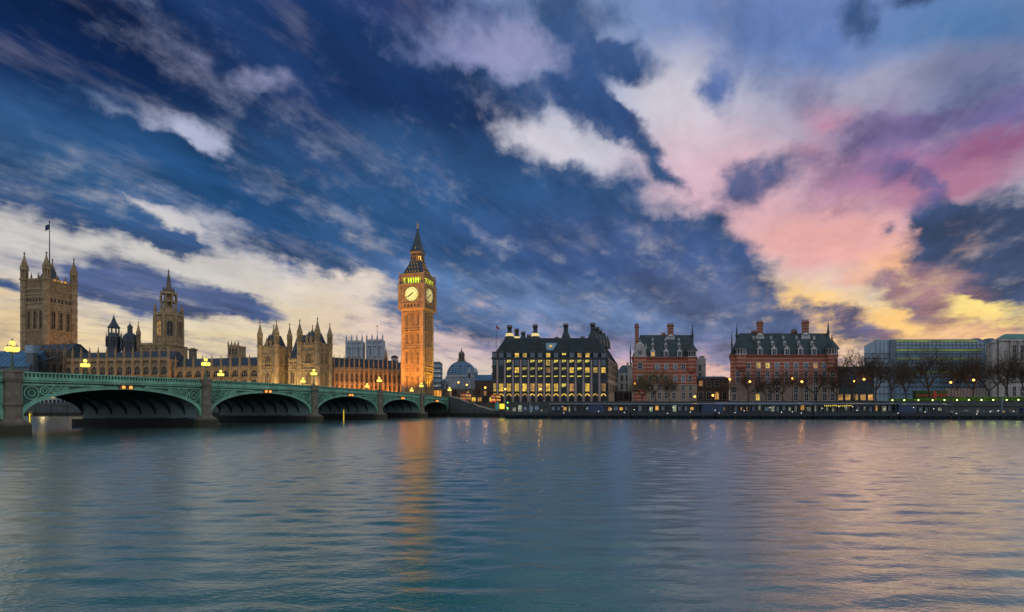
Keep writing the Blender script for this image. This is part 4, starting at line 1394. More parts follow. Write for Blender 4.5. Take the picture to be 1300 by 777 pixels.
def dial(loc, rz):
    f = MB()
    c = [(math.cos(2 * math.pi * i / 48), math.sin(2 * math.pi * i / 48)) for i in range(48)]
    f.loft([(rd_ * a, .05, rd_ * b_) for a, b_ in c], [(rd_ * a, -.12, rd_ * b_) for a, b_ in c])
    f = f.build('clock_dial', EM['clock'], bb, loc=loc)
    f.rotation_euler = (0, 0, rz)
    g = MB()
    for (r0, r1) in ((3.55, 3.75), (2.55, 2.66), (1.35, 1.42)):
        for i in range(48):
            (a, b_), (a2, b2) = c[i], c[(i + 1) % 48]
            g.loft([(a * r0, -.12, b_ * r0), (a * r1, -.12, b_ * r1), (a * r1, -.2, b_ * r1), (a * r0, -.2, b_ * r0)],
                   [(a2 * r0, -.12, b2 * r0), (a2 * r1, -.12, b2 * r1), (a2 * r1, -.2, b2 * r1), (a2 * r0, -.2, b2 * r0)])
    for i in range(60):
        a = math.pi / 2 - 2 * math.pi * i / 60
        bar(g, math.cos(a) * 3.38, math.sin(a) * 3.38, math.cos(a) * 3.56, math.sin(a) * 3.56, .03, .12, .17)
    for h in range(12):
        a = -2 * math.pi * h / 12
        ws = {'I': .2, 'V': .46, 'X': .46}
        tot = sum(ws[ch] for ch in ROM[h])
        x = -tot / 2
        for ch in ROM[h]:
            xc = x + ws[ch] / 2
            for (p, q) in GLY[ch]:
                pts = []
                for (u_, v_) in (p, q):
                    lx, ly = xc + u_ * .75, 2.72 + v_ * .62
                    pts += [lx * math.cos(a) - ly * math.sin(a), lx * math.sin(a) + ly * math.cos(a)]
                bar(g, *pts, .07, .12, .17)
            x += ws[ch]
        b_ = math.pi / 2 - 2 * math.pi * (h + .5) / 12
        bar(g, 1.38 * math.cos(b_), 1.38 * math.sin(b_), 2.6 * math.cos(b_), 2.6 * math.sin(b_), .03, .12, .15)
        bar(g, 2.62 * math.cos(b_), 2.62 * math.sin(b_), 3.6 * math.cos(b_), 3.6 * math.sin(b_), .025, .12, .15)
    g.build('dial_tracery', MT['dark'], f)
    for (ang, ln, tl, wd, o) in ((230, 2.5, .9, .75, .22), (240, 3.4, 1.2, .42, .30)):
        a = R(90 - ang)
        hnd = MB()
        bar(hnd, -tl * math.cos(a), -tl * math.sin(a), ln * math.cos(a), ln * math.sin(a), wd, o, o + .07, wd * .4)
        hnd.build('hour_hand' if wd > .4 else 'minute_hand', MT['dark'], f)
dial((cx, -e - .03, zc), 0)
dial((e + .03, cy, zc), R(90))
# belfry
m = MB()
zb0, zb1 = z_(362.2), z_(350.5)
m.box(-w + .8, -.8, .8, w - .8, zb0, zb0 + .6)
m.box(-w - .1, .1, -.1, w + .1, zb1 - .9, zb1)
m.box(-w - .5, .5, -.5, w + .5, zb1, zb1 + .5)
for k in range(9):
    s = .7 + (w - 1.4) * k / 8
    rr = .62 if k in (0, 8) else .27
    for (xx, yy) in ((-w + s, .25), (-.25, s), (-w + .25, s), (-w + s, w - .25)):
        m.box(xx - rr, xx + rr, yy - rr, yy + rr, zb0, zb1 - .9)
for k in range(8):
    s = .7 + (w - 1.4) * (k + .5) / 8
    for (xx, yy, dx, dy) in ((-w + s, .25, .6, .2), (-.25, s, .2, .6)):
        m.box(xx - dx, xx + dx, yy - dy, yy + dy, zb1 - 1.6, zb1 - .9)
m.build('belfry', MT['bigben'], bb)
m = MB(); m.box(-w + 2.2, -2.2, 2.2, w - 2.2, zb0, zb1); m.build('bell_frame', MT['portland'], bb)
for q in (-4.2, -2.1, 0, 2.1, 4.2):
    lightbulb('belfry_light', 'POINT', (cx + q, 1.15, zb0 + 2.4), 230, (.62, 1, .03), bb, .7)
    lightbulb('belfry_light', 'POINT', (-1.15, cy + q, zb0 + 2.4), 230, (.62, 1, .03), bb, .5)
# lower roof
m = MB()
def sq(r, z): return [(cx - r, cy - r, z), (cx + r, cy - r, z), (cx + r, cy + r, z), (cx - r, cy + r, z)]
pr = [(5.95, 350.2), (5.5, 348.4), (4.6, 343), (3.5, 337), (3.05, 333.4)]
for (r0, y0), (r1, y1) in zip(pr, pr[1:]):
    m.loft(sq(r0, z_(y0)), sq(r1, z_(y1)))
m.build('lower_roof', MT['slate'], bb)
dm = MB()
dm.box(-.22, .22, -.25, .5, 0, .6)
dm.loft([(-.28, -.3, .6), (.28, -.3, .6), (.28, .5, .6), (-.28, .5, .6)], [(-.02, -.3, 1.05), (.02, -.3, 1.05), (.02, .5, 1.05), (-.02, .5, 1.05)])
d0 = None
for y, r_, cnt in ((347.5, 5.35, 5), (342, 4.45, 4), (337.3, 3.6, 3)):
    for k in range(cnt):
        s = (k - (cnt - 1) / 2) * 1.55
        for rz, (xx, yy) in ((0, (cx + s, cy - r_)), (R(90), (cx + r_, cy + s))):
            if d0 is None:
                d0 = dm.build('roof_vent', MT['gilt'], bb, loc=(xx, yy, z_(y))); d0.rotation_euler = (0, 0, rz)
            else:
                again(d0, bb, (xx, yy, z_(y)), rz)
m = MB()
m.loft(sq(3.0, z_(333.4)), sq(2.75, z_(332.4)))
m.loft(sq(3.15, z_(332.6)), sq(3.15, z_(331.9)))
for k in range(6):
    s = -2.45 + k * .98
    for (xx, yy) in ((cx + s, cy - 2.45), (cx + 2.45, cy + s), (cx + s, cy + 2.45), (cx - 2.45, cy + s)):
        m.box(xx - .16, xx + .16, yy - .16, yy + .16, z_(332), z_(321.5))
m.loft(sq(2.8, z_(326.2)), sq(2.8, z_(325.4)))
m.loft(sq(2.75, z_(322)), sq(2.95, z_(319.8)))
m.build('lantern', MT['bigben'], bb)
m = MB(); m.loft(sq(1.7, z_(332)), sq(1.7, z_(322))); m.build('lantern_core', MT['brick_brown'], bb)
lightbulb('lantern_light', 'POINT', (cx + 2.1, cy - 2.1, z_(328)), 260, (1, .6, .15), bb, .3)
m = MB()
pr = [(3.1, 319.8), (2.5, 316.2), (1.75, 310), (1.05, 302), (.5, 294), (.28, 289.5)]
for (r0, y0), (r1, y1) in zip(pr, pr[1:]):
    m.loft(sq(r0, z_(y0)), sq(r1, z_(y1)))
m.build('spire', MT['slate'], bb)
for rz, (xx, yy) in ((0, (cx, cy - 2.3)), (R(90), (cx + 2.3, cy))):
    again(d0, bb, (xx, yy, z_(316.4)), rz)
m = MB()
m.fru(cx, cy, z_(289.5), z_(288.6), .55, .5, 8); m.rod((cx, cy, z_(288.6)), (cx, cy, z_(280.5)), .13, .05)
m.ball((cx, cy, z_(286.5)), .38); m.box(cx - .8, cx + .8, cy - .06, cy + .06, z_(284.4), z_(283.9)); m.box(cx - .06, cx + .06, cy - .8, cy + .8, z_(284.4), z_(283.9))
m.build('finial', MT['gilt'], bb)
# floodlights in the yard at its foot
OR = (1, .365, .038)
for (xx, yy, en, sp, tx, ty, tz) in ((-w * .8, -26, 58000, 75, cx, 0, 30), (-w * .2, -26, 58000, 75, cx, 0, 30), (cx, -30, 74000, 46, cx, 0, 64),
                                   (6, cy, 34000, 60, 0, cy, 22), (22, cy - 4, 16000, 70, 0, cy, 44)):
    lightbulb('floodlight', 'SPOT', (xx, yy, 3.0), en, OR if xx < 5 else (1, .52, .03), bb, .6, (tx - xx, ty - yy, tz - 3), sp)

# warm floodlights at the foot of the palace fronts
def row_lights(pA, pB, n, off, en, col, zt=12, spot=110):
    for k in range(n):
        px = pA[0] + (pB[0] - pA[0]) * (k + .5) / n
        d = pA[1] + (pB[1] - pA[1]) * (k + .5) / n
        lightbulb('floodlight', 'SPOT', (X(px, d), d - off, GZ + .6), en, col, None, .5, (0, off, zt), spot)
row_lights((214, 300), (328, 287), 10, 3.2, 4200, (1, .50, .16))
row_lights((84, 306), (212, 298), 11, 3.2, 3800, (1, .50, .16))
row_lights((424, 289), (509, 312), 10, 5.5, 5500, (1, .33, .06), 12)
row_lights((331, 281), (424, 273), 8, 9, 6500, (1, .66, .28), 16)

# ------------------------------------------------------------------ buildings of the embankment
# office slab just right of the clock tower
DO = 380.0
z_ = lambda y: Z(y, DO) - GZ
t_ = thing('office_block', 'narrow glass office block right of the clock tower shaft', 'office building', (X(546, DO), DO, GZ), 0)
wd = X(559.4, DO) - X(546, DO)
m = MB(); m.box(0, wd, 0, 10, -4, z_(460)); m.box(.8, wd - .8, 1, 9, z_(460), z_(458.8)); m.build('core', MT['glass_blue'], t_)
m = MB()
for k in range(7):
    m.box(-.12, wd + .12, -.15, 10.1, z_(462 + k * 6.2), z_(460.4 + k * 6.2))
m.build('floor_bands', MT['bronze_lt'], t_)
m = MB()
for k in (1, 2, 4):
    m.box(.5, wd - .5, -.1, -.002, z_(465.6 + k * 6.2), z_(464.8 + k * 6.2))
m.build('lit_ceiling', EM['inside'], t_)

# domed hall
DH = 420.0
z_ = lambda y: Z(y, DH) - GZ
t_ = thing('domed_hall', 'pale stone hall with a blue lead dome and cupola', 'domed hall', (X(586, DH), DH, GZ), 0)
k_ = DH / F
m = MB()
m.lathe(0, 0, [(11.8, -4), (11.8, z_(480)), (12.3, z_(479.5)), (12.3, z_(478.2)), (11.3, z_(478)), (11.3, z_(476.6))], 32)
for i in range(24):
    a = 2 * math.pi * i / 24
    m.box(11.9 * math.cos(a) - .3, 11.9 * math.cos(a) + .3, 11.9 * math.sin(a) - .3, 11.9 * math.sin(a) + .3, 0, z_(480))
m.build('drum', MT['abbey'], t_)
m = MB()
m.lathe(0, 0, [(11.3 * math.cos(a), z_(476.8) + 11.0 * math.sin(a)) for a in [math.pi / 2 * i / 10 * .93 for i in range(11)]], 32)
m.build('dome', MT['lead'], t_, True)
m = MB()
for i in range(20):
    a = 2 * math.pi * i / 20
    for q in range(8):
        b0, b1 = math.pi / 2 * q / 8 * .9, math.pi / 2 * (q + 1) / 8 * .9
        m.rod((11.35 * math.cos(b0) * math.cos(a), 11.35 * math.cos(b0) * math.sin(a), z_(476.8) + 11.05 * math.sin(b0)),
              (11.35 * math.cos(b1) * math.cos(a), 11.35 * math.cos(b1) * math.sin(a), z_(476.8) + 11.05 * math.sin(b1)), .13, .13, 4)
m.build('dome_ribs', MT['steel'], t_)
for i in (-1, 0, 1):
    a = -math.pi / 2 + i * .75
    m = MB(); m.ball((8.9 * math.cos(a), 8.9 * math.sin(a), z_(476.8) + 6.4), .8, 10, 6); m.build('dome_window', MT['dark'], t_)
m = MB()
m.lathe(0, 0, [(3.3, z_(459.5)), (3.2, z_(458.5)), (1.9, z_(458.3))], 12)
for i in range(8):
    a = 2 * math.pi * i / 8
    m.fru(2.0 * math.cos(a), 2.0 * math.sin(a), z_(458.5), z_(450), .35, .35, 6)
    m.fru(3.0 * math.cos(a), 3.0 * math.sin(a), z_(459), z_(455.5), .3, .1, 6)
m.lathe(0, 0, [(2.5, z_(450)), (2.4, z_(449.2)), (1.8, z_(447.3)), (.7, z_(446)), (.3, z_(444)), (.08, z_(441))], 12)
m.fru(0, 0, z_(458.5), z_(450), 1.2, 1.2, 8)
m.build('cupola', MT['stone_dark'], t_)
# its flanking turret block and roofs
t_ = thing('stone_turret_block', 'pale stone block with two arched turrets right of the dome', 'building', (X(594, 400), 400, GZ), 0)
z_ = lambda y: Z(y, 400) - GZ
m = MB()
m.box(-1, 7.6, 0, 8, -4, z_(482))
for xx in (1.0, 5.6):
    m.box(xx - 1.5, xx + 1.5, -.3, 3, -4, z_(472)); m.box(xx - 1.8, xx + 1.8, -.6, 3.3, z_(473), z_(472.2))
    m.lathe(xx, 1.4, [(1.5, z_(472)), (1.3, z_(469)), (.3, z_(467)), (.1, z_(465.5))], 8)
m.build('wall', MT['abbey'], t_)
for xx in (1.0, 5.6):
    window(t_, xx, z_(480), 1.3, 3.6, -.3, 0, 'dark', 1, 1, True, 'abbey', .3)
t_ = thing('blue_roofed_block', 'long block with a blue roof between the dome and the chimneyed office', 'building', (X(603, 395), 395, GZ), 0)
z_ = lambda y: Z(y, 395) - GZ
m = MB(); m.box(0, 14, 0, 10, -4, z_(483)); m.box(-.2, 14.2, -.2, -.001, z_(484), z_(483)); m.build('wall', MT['brick_brown'], t_)
m = MB(); m.loft([(-.3, -.3, z_(483)), (14, -.3, z_(483)), (14, 10, z_(483)), (-.3, 10, z_(483))], [(0, 3, z_(475.5)), (14, 3, z_(475.5)), (14, 7, z_(475.5)), (0, 7, z_(475.5))]); m.build('roof', MT['bluesheet'], t_)
for k in range(3):
    window(t_, 2.4 + k * 4.4, z_(492), 1.8, 3, 0, 0, 'dark', 2, 2, False, 'stone_dark', .2)
t_ = thing('stone_corner_house', 'pale stone house with rounded gable left of the dome', 'building', (X(559.5, 390), 390, GZ), 0)
z_ = lambda y: Z(y, 390) - GZ
m = MB(); m.box(0, 6, 0, 8, -4, z_(484)); m.lathe(3, 1.5, [(2.6, z_(484)), (2.2, z_(482.4)), (1.2, z_(481)), (.1, z_(480.3))], 12); m.box(-.2, 6.2, -.2, -.001, z_(485), z_(484)); m.build('wall', MT['abbey'], t_)
for k in range(2):
    for y in (500, 492):
        window(t_, 1.6 + 2.9 * k, z_(y), 1.1, 2.6, 0, 0, 'dark', 2, 2, False, 'abbey', .2)
t_ = thing('street_terrace', 'dark terrace of buildings behind the bus and bare street trees', 'building', (X(560, 345), 345, GZ), 0)
z_ = lambda y: Z(y, 345) - GZ
m = MB(); m.box(0, 34, 0, 9, -4, z_(494)); m.box(-.2, 34.2, -.25, -.001, z_(495), z_(493.6)); m.box(-.2, 34.2, -.2, -.001, z_(503), z_(502.4)); m.build('wall', MT['stone_dark'], t_)
for k in range(9):
    window(t_, 2 + k * 3.7, z_(502), 1.4, 2.8, 0, 0, ('dark', 'warm', 'dark')[k % 3], 2, 2, False, 'stone_grey', .2)
    window(t_, 2 + k * 3.7, z_(509.6), 2.4, 2.6, 0, 0, ('warm', 'dark', 'lit')[k % 3], 2, 1, False, 'dark', .2)
t_ = thing('orange_kiosk', 'low station kiosk glowing orange at the foot of the clock tower', 'kiosk', (X(543.5, 290), 290, GZ), R(-10))
z_ = lambda y: Z(y, 290) - GZ
m = MB(); m.box(0, 6.2, 0, 4, -.5, 1.2); m.box(-.3, 6.5, -.6, 4.3, z_(495.6), z_(494.2))
for k in range(5):
    m.box(-.05 + k * 1.52, .13 + k * 1.52, -.05, .2, -.5, z_(495.6))
m.build('frame', MT['dark'], t_)
m = MB(); m.box(.12, 6.05, .1, 3.8, 1.2, z_(495.8)); m.build('glazing', EM['kiosk'], t_)

# --- dark office with tall chimneys
DP = 270.0
z_ = lambda y: Z(y, DP) - GZ
kp = F / DP
po = thing('chimneyed_office', 'dark bronze office block with tall round chimneys and rows of lit windows', 'office building', (X(625, DP), DP, GZ), 0)
px0 = 625.0
lx = lambda px: (px - px0) / kp
zx = lambda q: 600 + q / 5.18            # column read off the enlarged crop
SD = Vector((.285, .958))
WPO = lx(771)
DEP = 50.0
zE = z_(455)
def skew(x, q, z): return (x + SD.x * q, SD.y * q, z)
m = MB()
m.loft([skew(0, 0, -2), skew(WPO, 0, -2), skew(WPO, DEP, -2), skew(0, DEP, -2)], [skew(0, 0, zE), skew(WPO, 0, zE), skew(WPO, DEP, zE), skew(0, DEP, zE)])
for y0, y1 in ((456.2, 454.2), (466.4, 464.8), (475.6, 473.4), (486.4, 480.2), (498.6, 497.0)):
    m.loft([skew(-.3, -.42, z_(y0)), skew(WPO + .3, -.42, z_(y0)), skew(WPO + .3, DEP, z_(y0)), skew(-.3, DEP, z_(y0))], [skew(-.3, -.42, z_(y1)), skew(WPO + .3, -.42, z_(y1)), skew(WPO + .3, DEP, z_(y1)), skew(-.3, DEP, z_(y1))])
m.build('wall', MT['bronze'], po)
cols = [140, 188, 239, 291, 342, 393, 444, 496, 548, 600, 651, 702, 754, 807, 860]
pier0 = None
for q in (163, 212, 265, 316, 367, 418, 470, 522, 574, 625, 676, 728, 780, 833):
    x = lx(zx(q))
    if pier0 is None:
        m = MB()
        m.box(-.52, .52, -.75, 0, -2, z_(487)); m.box(-.42, .42, -.66, 0, z_(487), z_(457)); m.box(-.7, .7, -.9, 0, z_(506), z_(505)); m.box(-.6, .6, -.8, 0, z_(487.4), z_(486.6))
        pier0 = m.build('stone_pier', MT['stonepier'], po, loc=(x, 0, 0))
    else:
        again(pier0, po, (x, 0, 0))
LB = {2: 'top', 5: 'top', 6: 'top', 7: 'lit', 8: 'top', 9: 'top', 10: 'top', 11: 'top', 12: 'top'}
LC = {2: 'top', 3: 'lit', 4: 'top', 5: 'top', 6: 'top', 7: 'warm', 8: 'top', 9: 'top', 10: 'lit', 11: 'top', 12: 'lit', 13: 'lit', 14: 'lit'}
LD = {i: 'top' for i in range(2, 13)}
LE = {0: 'lit', 1: 'lit', 2: 'lit', 3: 'lit', 4: 'lit', 5: 'warm', 6: 'warm', 7: 'lit', 8: 'lit', 9: 'top', 10: 'warm', 11: 'dark', 12: 'lit', 13: 'dark', 14: 'warm'}
for i, q in enumerate(cols):
    x = lx(zx(q)); ww = 1.95
    if i == 0:
        x += .5; ww = 1.3
    window(po, x, z_(463.9), ww, z_(457) - z_(463.9), -.3, 0, LB.get(i, 'sky'), 3, 3, False, 'bronze', .15)
    window(po, x, z_(473.2), ww, z_(466.6) - z_(473.2), -.3, 0, LC.get(i, 'dark'), 3, 3, False, 'bronze', .15)
    window(po, x, z_(480), ww, z_(477) - z_(480), -.3, 0, 'top' if i in LD else 'dark', 2, 1, False, 'bronze', .15)
    window(po, x, z_(496.8), ww, z_(487) - z_(496.8), -.3, 0, LE[i], 3, 3, False, 'bronze', .15)
    b_ = MB()
    n = 8
    for e in range(n):
        a0, a1 = math.pi * e / n, math.pi * (e + 1) / n
        for (r0, r1, kk, d_) in ((.62, 1.0, 0, .3),):
            b_.loft([(-1.25 * math.cos(a0) * r0, -.30, 1.0 + 1.3 * math.sin(a0) * r0), (-1.25 * math.cos(a0) * r1, -.30, 1.0 + 1.3 * math.sin(a0) * r1), (-1.25 * math.cos(a0) * r1, 0, 1.0 + 1.3 * math.sin(a0) * r1), (-1.25 * math.cos(a0) * r0, 0, 1.0 + 1.3 * math.sin(a0) * r0)],
                    [(-1.25 * math.cos(a1) * r0, -.30, 1.0 + 1.3 * math.sin(a1) * r0), (-1.25 * math.cos(a1) * r1, -.30, 1.0 + 1.3 * math.sin(a1) * r1), (-1.25 * math.cos(a1) * r1, 0, 1.0 + 1.3 * math.sin(a1) * r1), (-1.25 * math.cos(a1) * r0, 0, 1.0 + 1.3 * math.sin(a1) * r0)])
    if i == 0:
        ar0 = b_.build('arcade_arch', EM['win'], po, loc=(x, -.05, z_(505.5)))
        g_ = MB(); g_.box(-1.1, 1.1, -.1, .02, -3.2, 1.1); g_ = g_.build('arcade_glass', MT['glass'], ar0)
    else:
        again(ar0, po, (x, -.05, z_(505.5)))
    # attic window with its hooded dormer
    xa = x
    dmx = MB(); dmx.box(-1.35, 1.35, -.6, 3, z_(455), z_(447.8))
    dmx.loft([(-1.5, -.8, z_(447.8)), (1.5, -.8, z_(447.8)), (1.5, 5, z_(447.8)), (-1.5, 5, z_(447.8))], [(-.9, -.6, z_(446.4)), (.9, -.6, z_(446.4)), (.9, 5, z_(446.4)), (-.9, 5, z_(446.4))])
    if i == 0:
        do0 = dmx.build('dormer', MT['bronze'], po, loc=(xa, 0, 0))
    else:
        again(do0, po, (xa, 0, 0))
    window(po, xa, z_(453.6), 1.9, z_(448.6) - z_(453.6), -.6, 0, {3: 'lit', 4: 'lit', 7: 'lit', 11: 'warm', 12: 'lit', 8: 'sky', 9: 'top'}.get(i, 'sky'), 2, 2, False, 'bronze_lt', .12)
# roof: inclined bronze planes with ribs fanning to the chimneys
zR = z_(431.5) + 2.2
m = MB()
in0 = 11.0
x0r, x1r = lx(zx(212)) , lx(zx(838)) - 3
lo = [skew(-.5, -.3, zE), skew(WPO + .4, -.3, zE), skew(WPO + .4, DEP, zE), skew(-.5, DEP, zE)]
hi = [skew(x0r - 3, in0, zR), skew(x1r, in0, zR), skew(x1r, DEP - in0, zR), skew(x0r - 3, DEP - in0, zR)]
m.loft(lo, hi)
m.build('roof', MT['bronze'], po)
m = MB()
CH = [243, 412, 613, 790]
for i in range(31):
    x = WPO * (i + .5) / 31
    q = 130 + (x / WPO) * 755
    c_ = min(CH, key=lambda v: abs(v - q))
    tx = lx(zx(c_)) - 2.6 + (q - c_) * .008
    a_, b_ = Vector(skew(x, -.3, zE + .15)), Vector(skew(tx, in0, zR + .1))
    m.rod(a_, b_, .16, .13, 4)
for i in range(15):
    q = DEP * (i + .5) / 15
    m.rod(skew(WPO + .4, q, zE + .15), skew(x1r, in0 + (DEP - 2 * in0) * i / 14, zR + .1), .16, .13, 4)
m.build('roof_ribs', MT['bronze_lt'], po)
m = MB()
xs = lx(zx(496))
f_ = lambda x, tt, dz: skew(x, -.3 + (in0 + .3) * tt - .1, zE + (zR - zE) * tt + dz)
m.loft([f_(xs - 1.6, .38, .1), f_(xs + 1.6, .38, .1), f_(xs + 3.0, .72, .1), f_(xs - 3.0, .72, .1)], [f_(xs - 1.6, .38, .35), f_(xs + 1.6, .38, .35), f_(xs + 3.0, .72, .35), f_(xs - 3.0, .72, .35)])
m.build('skylight', MT['glass_blue'], po)
m = MB(); m.loft([f_(xs - .8, .50, .4), f_(xs + .8, .50, .4), f_(xs + .9, .6, .4), f_(xs - .9, .6, .4)], [f_(xs - .8, .50, .5), f_(xs + .8, .50, .5), f_(xs + .9, .6, .5), f_(xs - .9, .6, .5)]); m.build('lit_pane', EM['win'], po)
# chimneys: collar cone, shaft, flared cap
def chimney(px, d, ytop, ybase, lit=False, r=1.12, cone=True):
    gx, gy = X(px, d) - X(px0, DP), d - DP
    z0, z1 = Z(ybase, d) - GZ, Z(ytop, d) - GZ
    m = MB()
    if cone:
        m.lathe(gx, gy, [(r * 2.6, z0 - 4.5), (r * 2.4, z0 - .9), (r * 2.0, z0 - .2), (r * 1.7, z0 + .9), (r * 1.15, z0 + 2.2)], 12)
    m.lathe(gx, gy, [(r * .92, z0 - 3), (r * .9, z1 - 2.2)], 14)
    for e in range(7):
        a = 2 * math.pi * e / 7
        m.rod((gx + r * .95 * math.cos(a), gy + r * .95 * math.sin(a), z0 + 1.5), (gx + r * .95 * math.cos(a), gy + r * .95 * math.sin(a), z1 - 2.2), .12, .12, 4)
    m.lathe(gx, gy, [(r * .9, z1 - 2.2), (r * 1.25, z1 - 1.2), (r * 1.3, z1 - .3), (r * 1.15, z1)], 14)
    o = m.build('chimney', MT['bronze'], po)
    g = MB(); g.lathe(gx, gy, [(r * 1.33, z1 - .8), (r * 1.33, z1 - .5)], 14); g.build('cap_band', MT['stonepier'], o)
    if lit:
        g = MB(); g.lathe(gx, gy, [(r * 2.03, z0 - .1), (r * 1.75, z0 + .9), (r * 1.5, z0 + 1.5)], 14); g.build('collar_glow', EM['lightchimney'], o)  # glowing sleeve stands in for light falling on the chimney foot
for q, yt, yb, lit in ((243, 413.2, 427, True), (412, 412.2, 427, True), (613, 411, 427.5, False), (790, 410, 427, False)):
    chimney(zx(q), DP + 12, yt, yb, lit)
for q, d, yt, yb, lit in ((290, 292, 417.4, 431, True), (333, 303, 421, 432, False), (370, 314, 425, 433, False), (553, 322, 428, 434, False), (724, 322, 427.4, 434, False),
                          (818, 292, 415.2, 429, False), (838, 303, 419, 430, False), (858, 314, 422.9, 431, False), (877, 325, 427.5, 433, False)):
    chimney(zx(q), d, yt, yb, lit, 1.05, q not in (553, 724))
# receding side: window rows
side_rz = math.atan2(SD.y, SD.x)
for i in range(6):
    for (y0, y1, st) in ((463.9, 457, 'dark'), (473.2, 466.6, 'dark'), (480, 477, 'dark'), (496.8, 487, 'dark')):
        q = 4.4 + i * 8.2
        if q < DEP - 1:
            p = skew(WPO + .3, q, 0)
            window(po, p[0], z_(y0), 5.6, z_(y1) - z_(y0), p[1], side_rz, st, 5, 2, False, 'bronze', .15)

t_ = thing('flagpole', 'tall flagpole with drooping flag at the left corner of the chimneyed office', 'flagpole', (X(630, 262), 262, GZ), 0)
m = MB(); m.rod((0, 0, 0), (0, 0, Z(412, 262) - GZ), .16, .08, 6); m.ball((0, 0, Z(412, 262) - GZ), .2); m.build('pole', MT['brick_brown'], t_)
m = MB()
zf = Z(413, 262) - GZ
for i in range(4):
    m.loft([(.1 + i * .35, .12 * math.sin(i * 2), zf - 1.2 - i * .3), (.1 + i * .35, .16 + .12 * math.sin(i * 2), zf - 1.2 - i * .3), (.1 + i * .35, .16 + .12 * math.sin(i * 2), zf - i * .35), (.1 + i * .35, .12 * math.sin(i * 2), zf - i * .35)],
           [(.45 + i * .35, .12 * math.sin(i * 2 + 2), zf - 1.5 - i * .3), (.45 + i * .35, .16 + .12 * math.sin(i * 2 + 2), zf - 1.5 - i * .3), (.45 + i * .35, .16 + .12 * math.sin(i * 2 + 2), zf - .35 - i * .35), (.45 + i * .35, .12 * math.sin(i * 2 + 2), zf - .35 - i * .35)])
m.build('flag', MT['flag_red'], t_)

# pale roofs in the gap
t_ = thing('pale_gap_building', 'pale gabled building seen in the gap between dark office and banded brick block', 'building', (X(786, 330), 330, GZ), 0)
z_ = lambda y: Z(y, 330) - GZ
m = MB(); m.box(0, 10, 0, 12, -2, z_(473)); m.box(5, 9.6, -.5, 5, -2, z_(466)); m.box(4.8, 9.8, -.8, 5.2, z_(467), z_(466)); m.box(-.3, 10.2, -.3, -.001, z_(486), z_(485)); m.build('wall', MT['portland'], t_)
m = MB(); m.loft([(-.2, -.2, z_(473)), (10, -.2, z_(473)), (10, 12, z_(473)), (-.2, 12, z_(473))], [(3, 5, z_(463)), (8, 5, z_(463)), (8, 7, z_(463)), (3, 7, z_(463))]); m.build('roof', MT['steel'], t_)
m = MB(); m.box(5.5, 6.6, 4, 5, z_(466), z_(459.5)); m.box(7.6, 8.7, 4, 5, z_(466), z_(459.5)); m.build('chimney', MT['portland'], t_)
for k in range(3):
    for y in (483, 494):
        window(t_, 1.6 + k * 3.2, z_(y), 1.4, 3.2, 0, 0, 'dark', 2, 2, k != 1, 'portland', .2)
t_ = thing('low_dark_block', 'low dark block with railings between dark office and banded brick block', 'building', (X(783, 275), 275, GZ), 0)
z_ = lambda y: Z(y, 275) - GZ
m = MB(); m.box(0, 9.5, 0, 6, -2, z_(497)); m.box(-.1, 9.6, -.2, -.001, z_(498), z_(496.6)); m.build('wall', MT['brick_brown'], t_)
for k in range(3):
    window(t_, 1.7 + k * 3, z_(506), 1.9, 2.4, 0, 0, 'dark', 2, 2, False, 'dark', .15)
m = MB()
for k in range(13):
    m.rod((k * .79, -.1, z_(496.6)), (k * .79, -.1, z_(494)), .05, .05, 4)
m.rod((0, -.1, z_(494)), (9.5, -.1, z_(494)), .06, .06, 4)
m.build('railing', MT['dark'], t_)

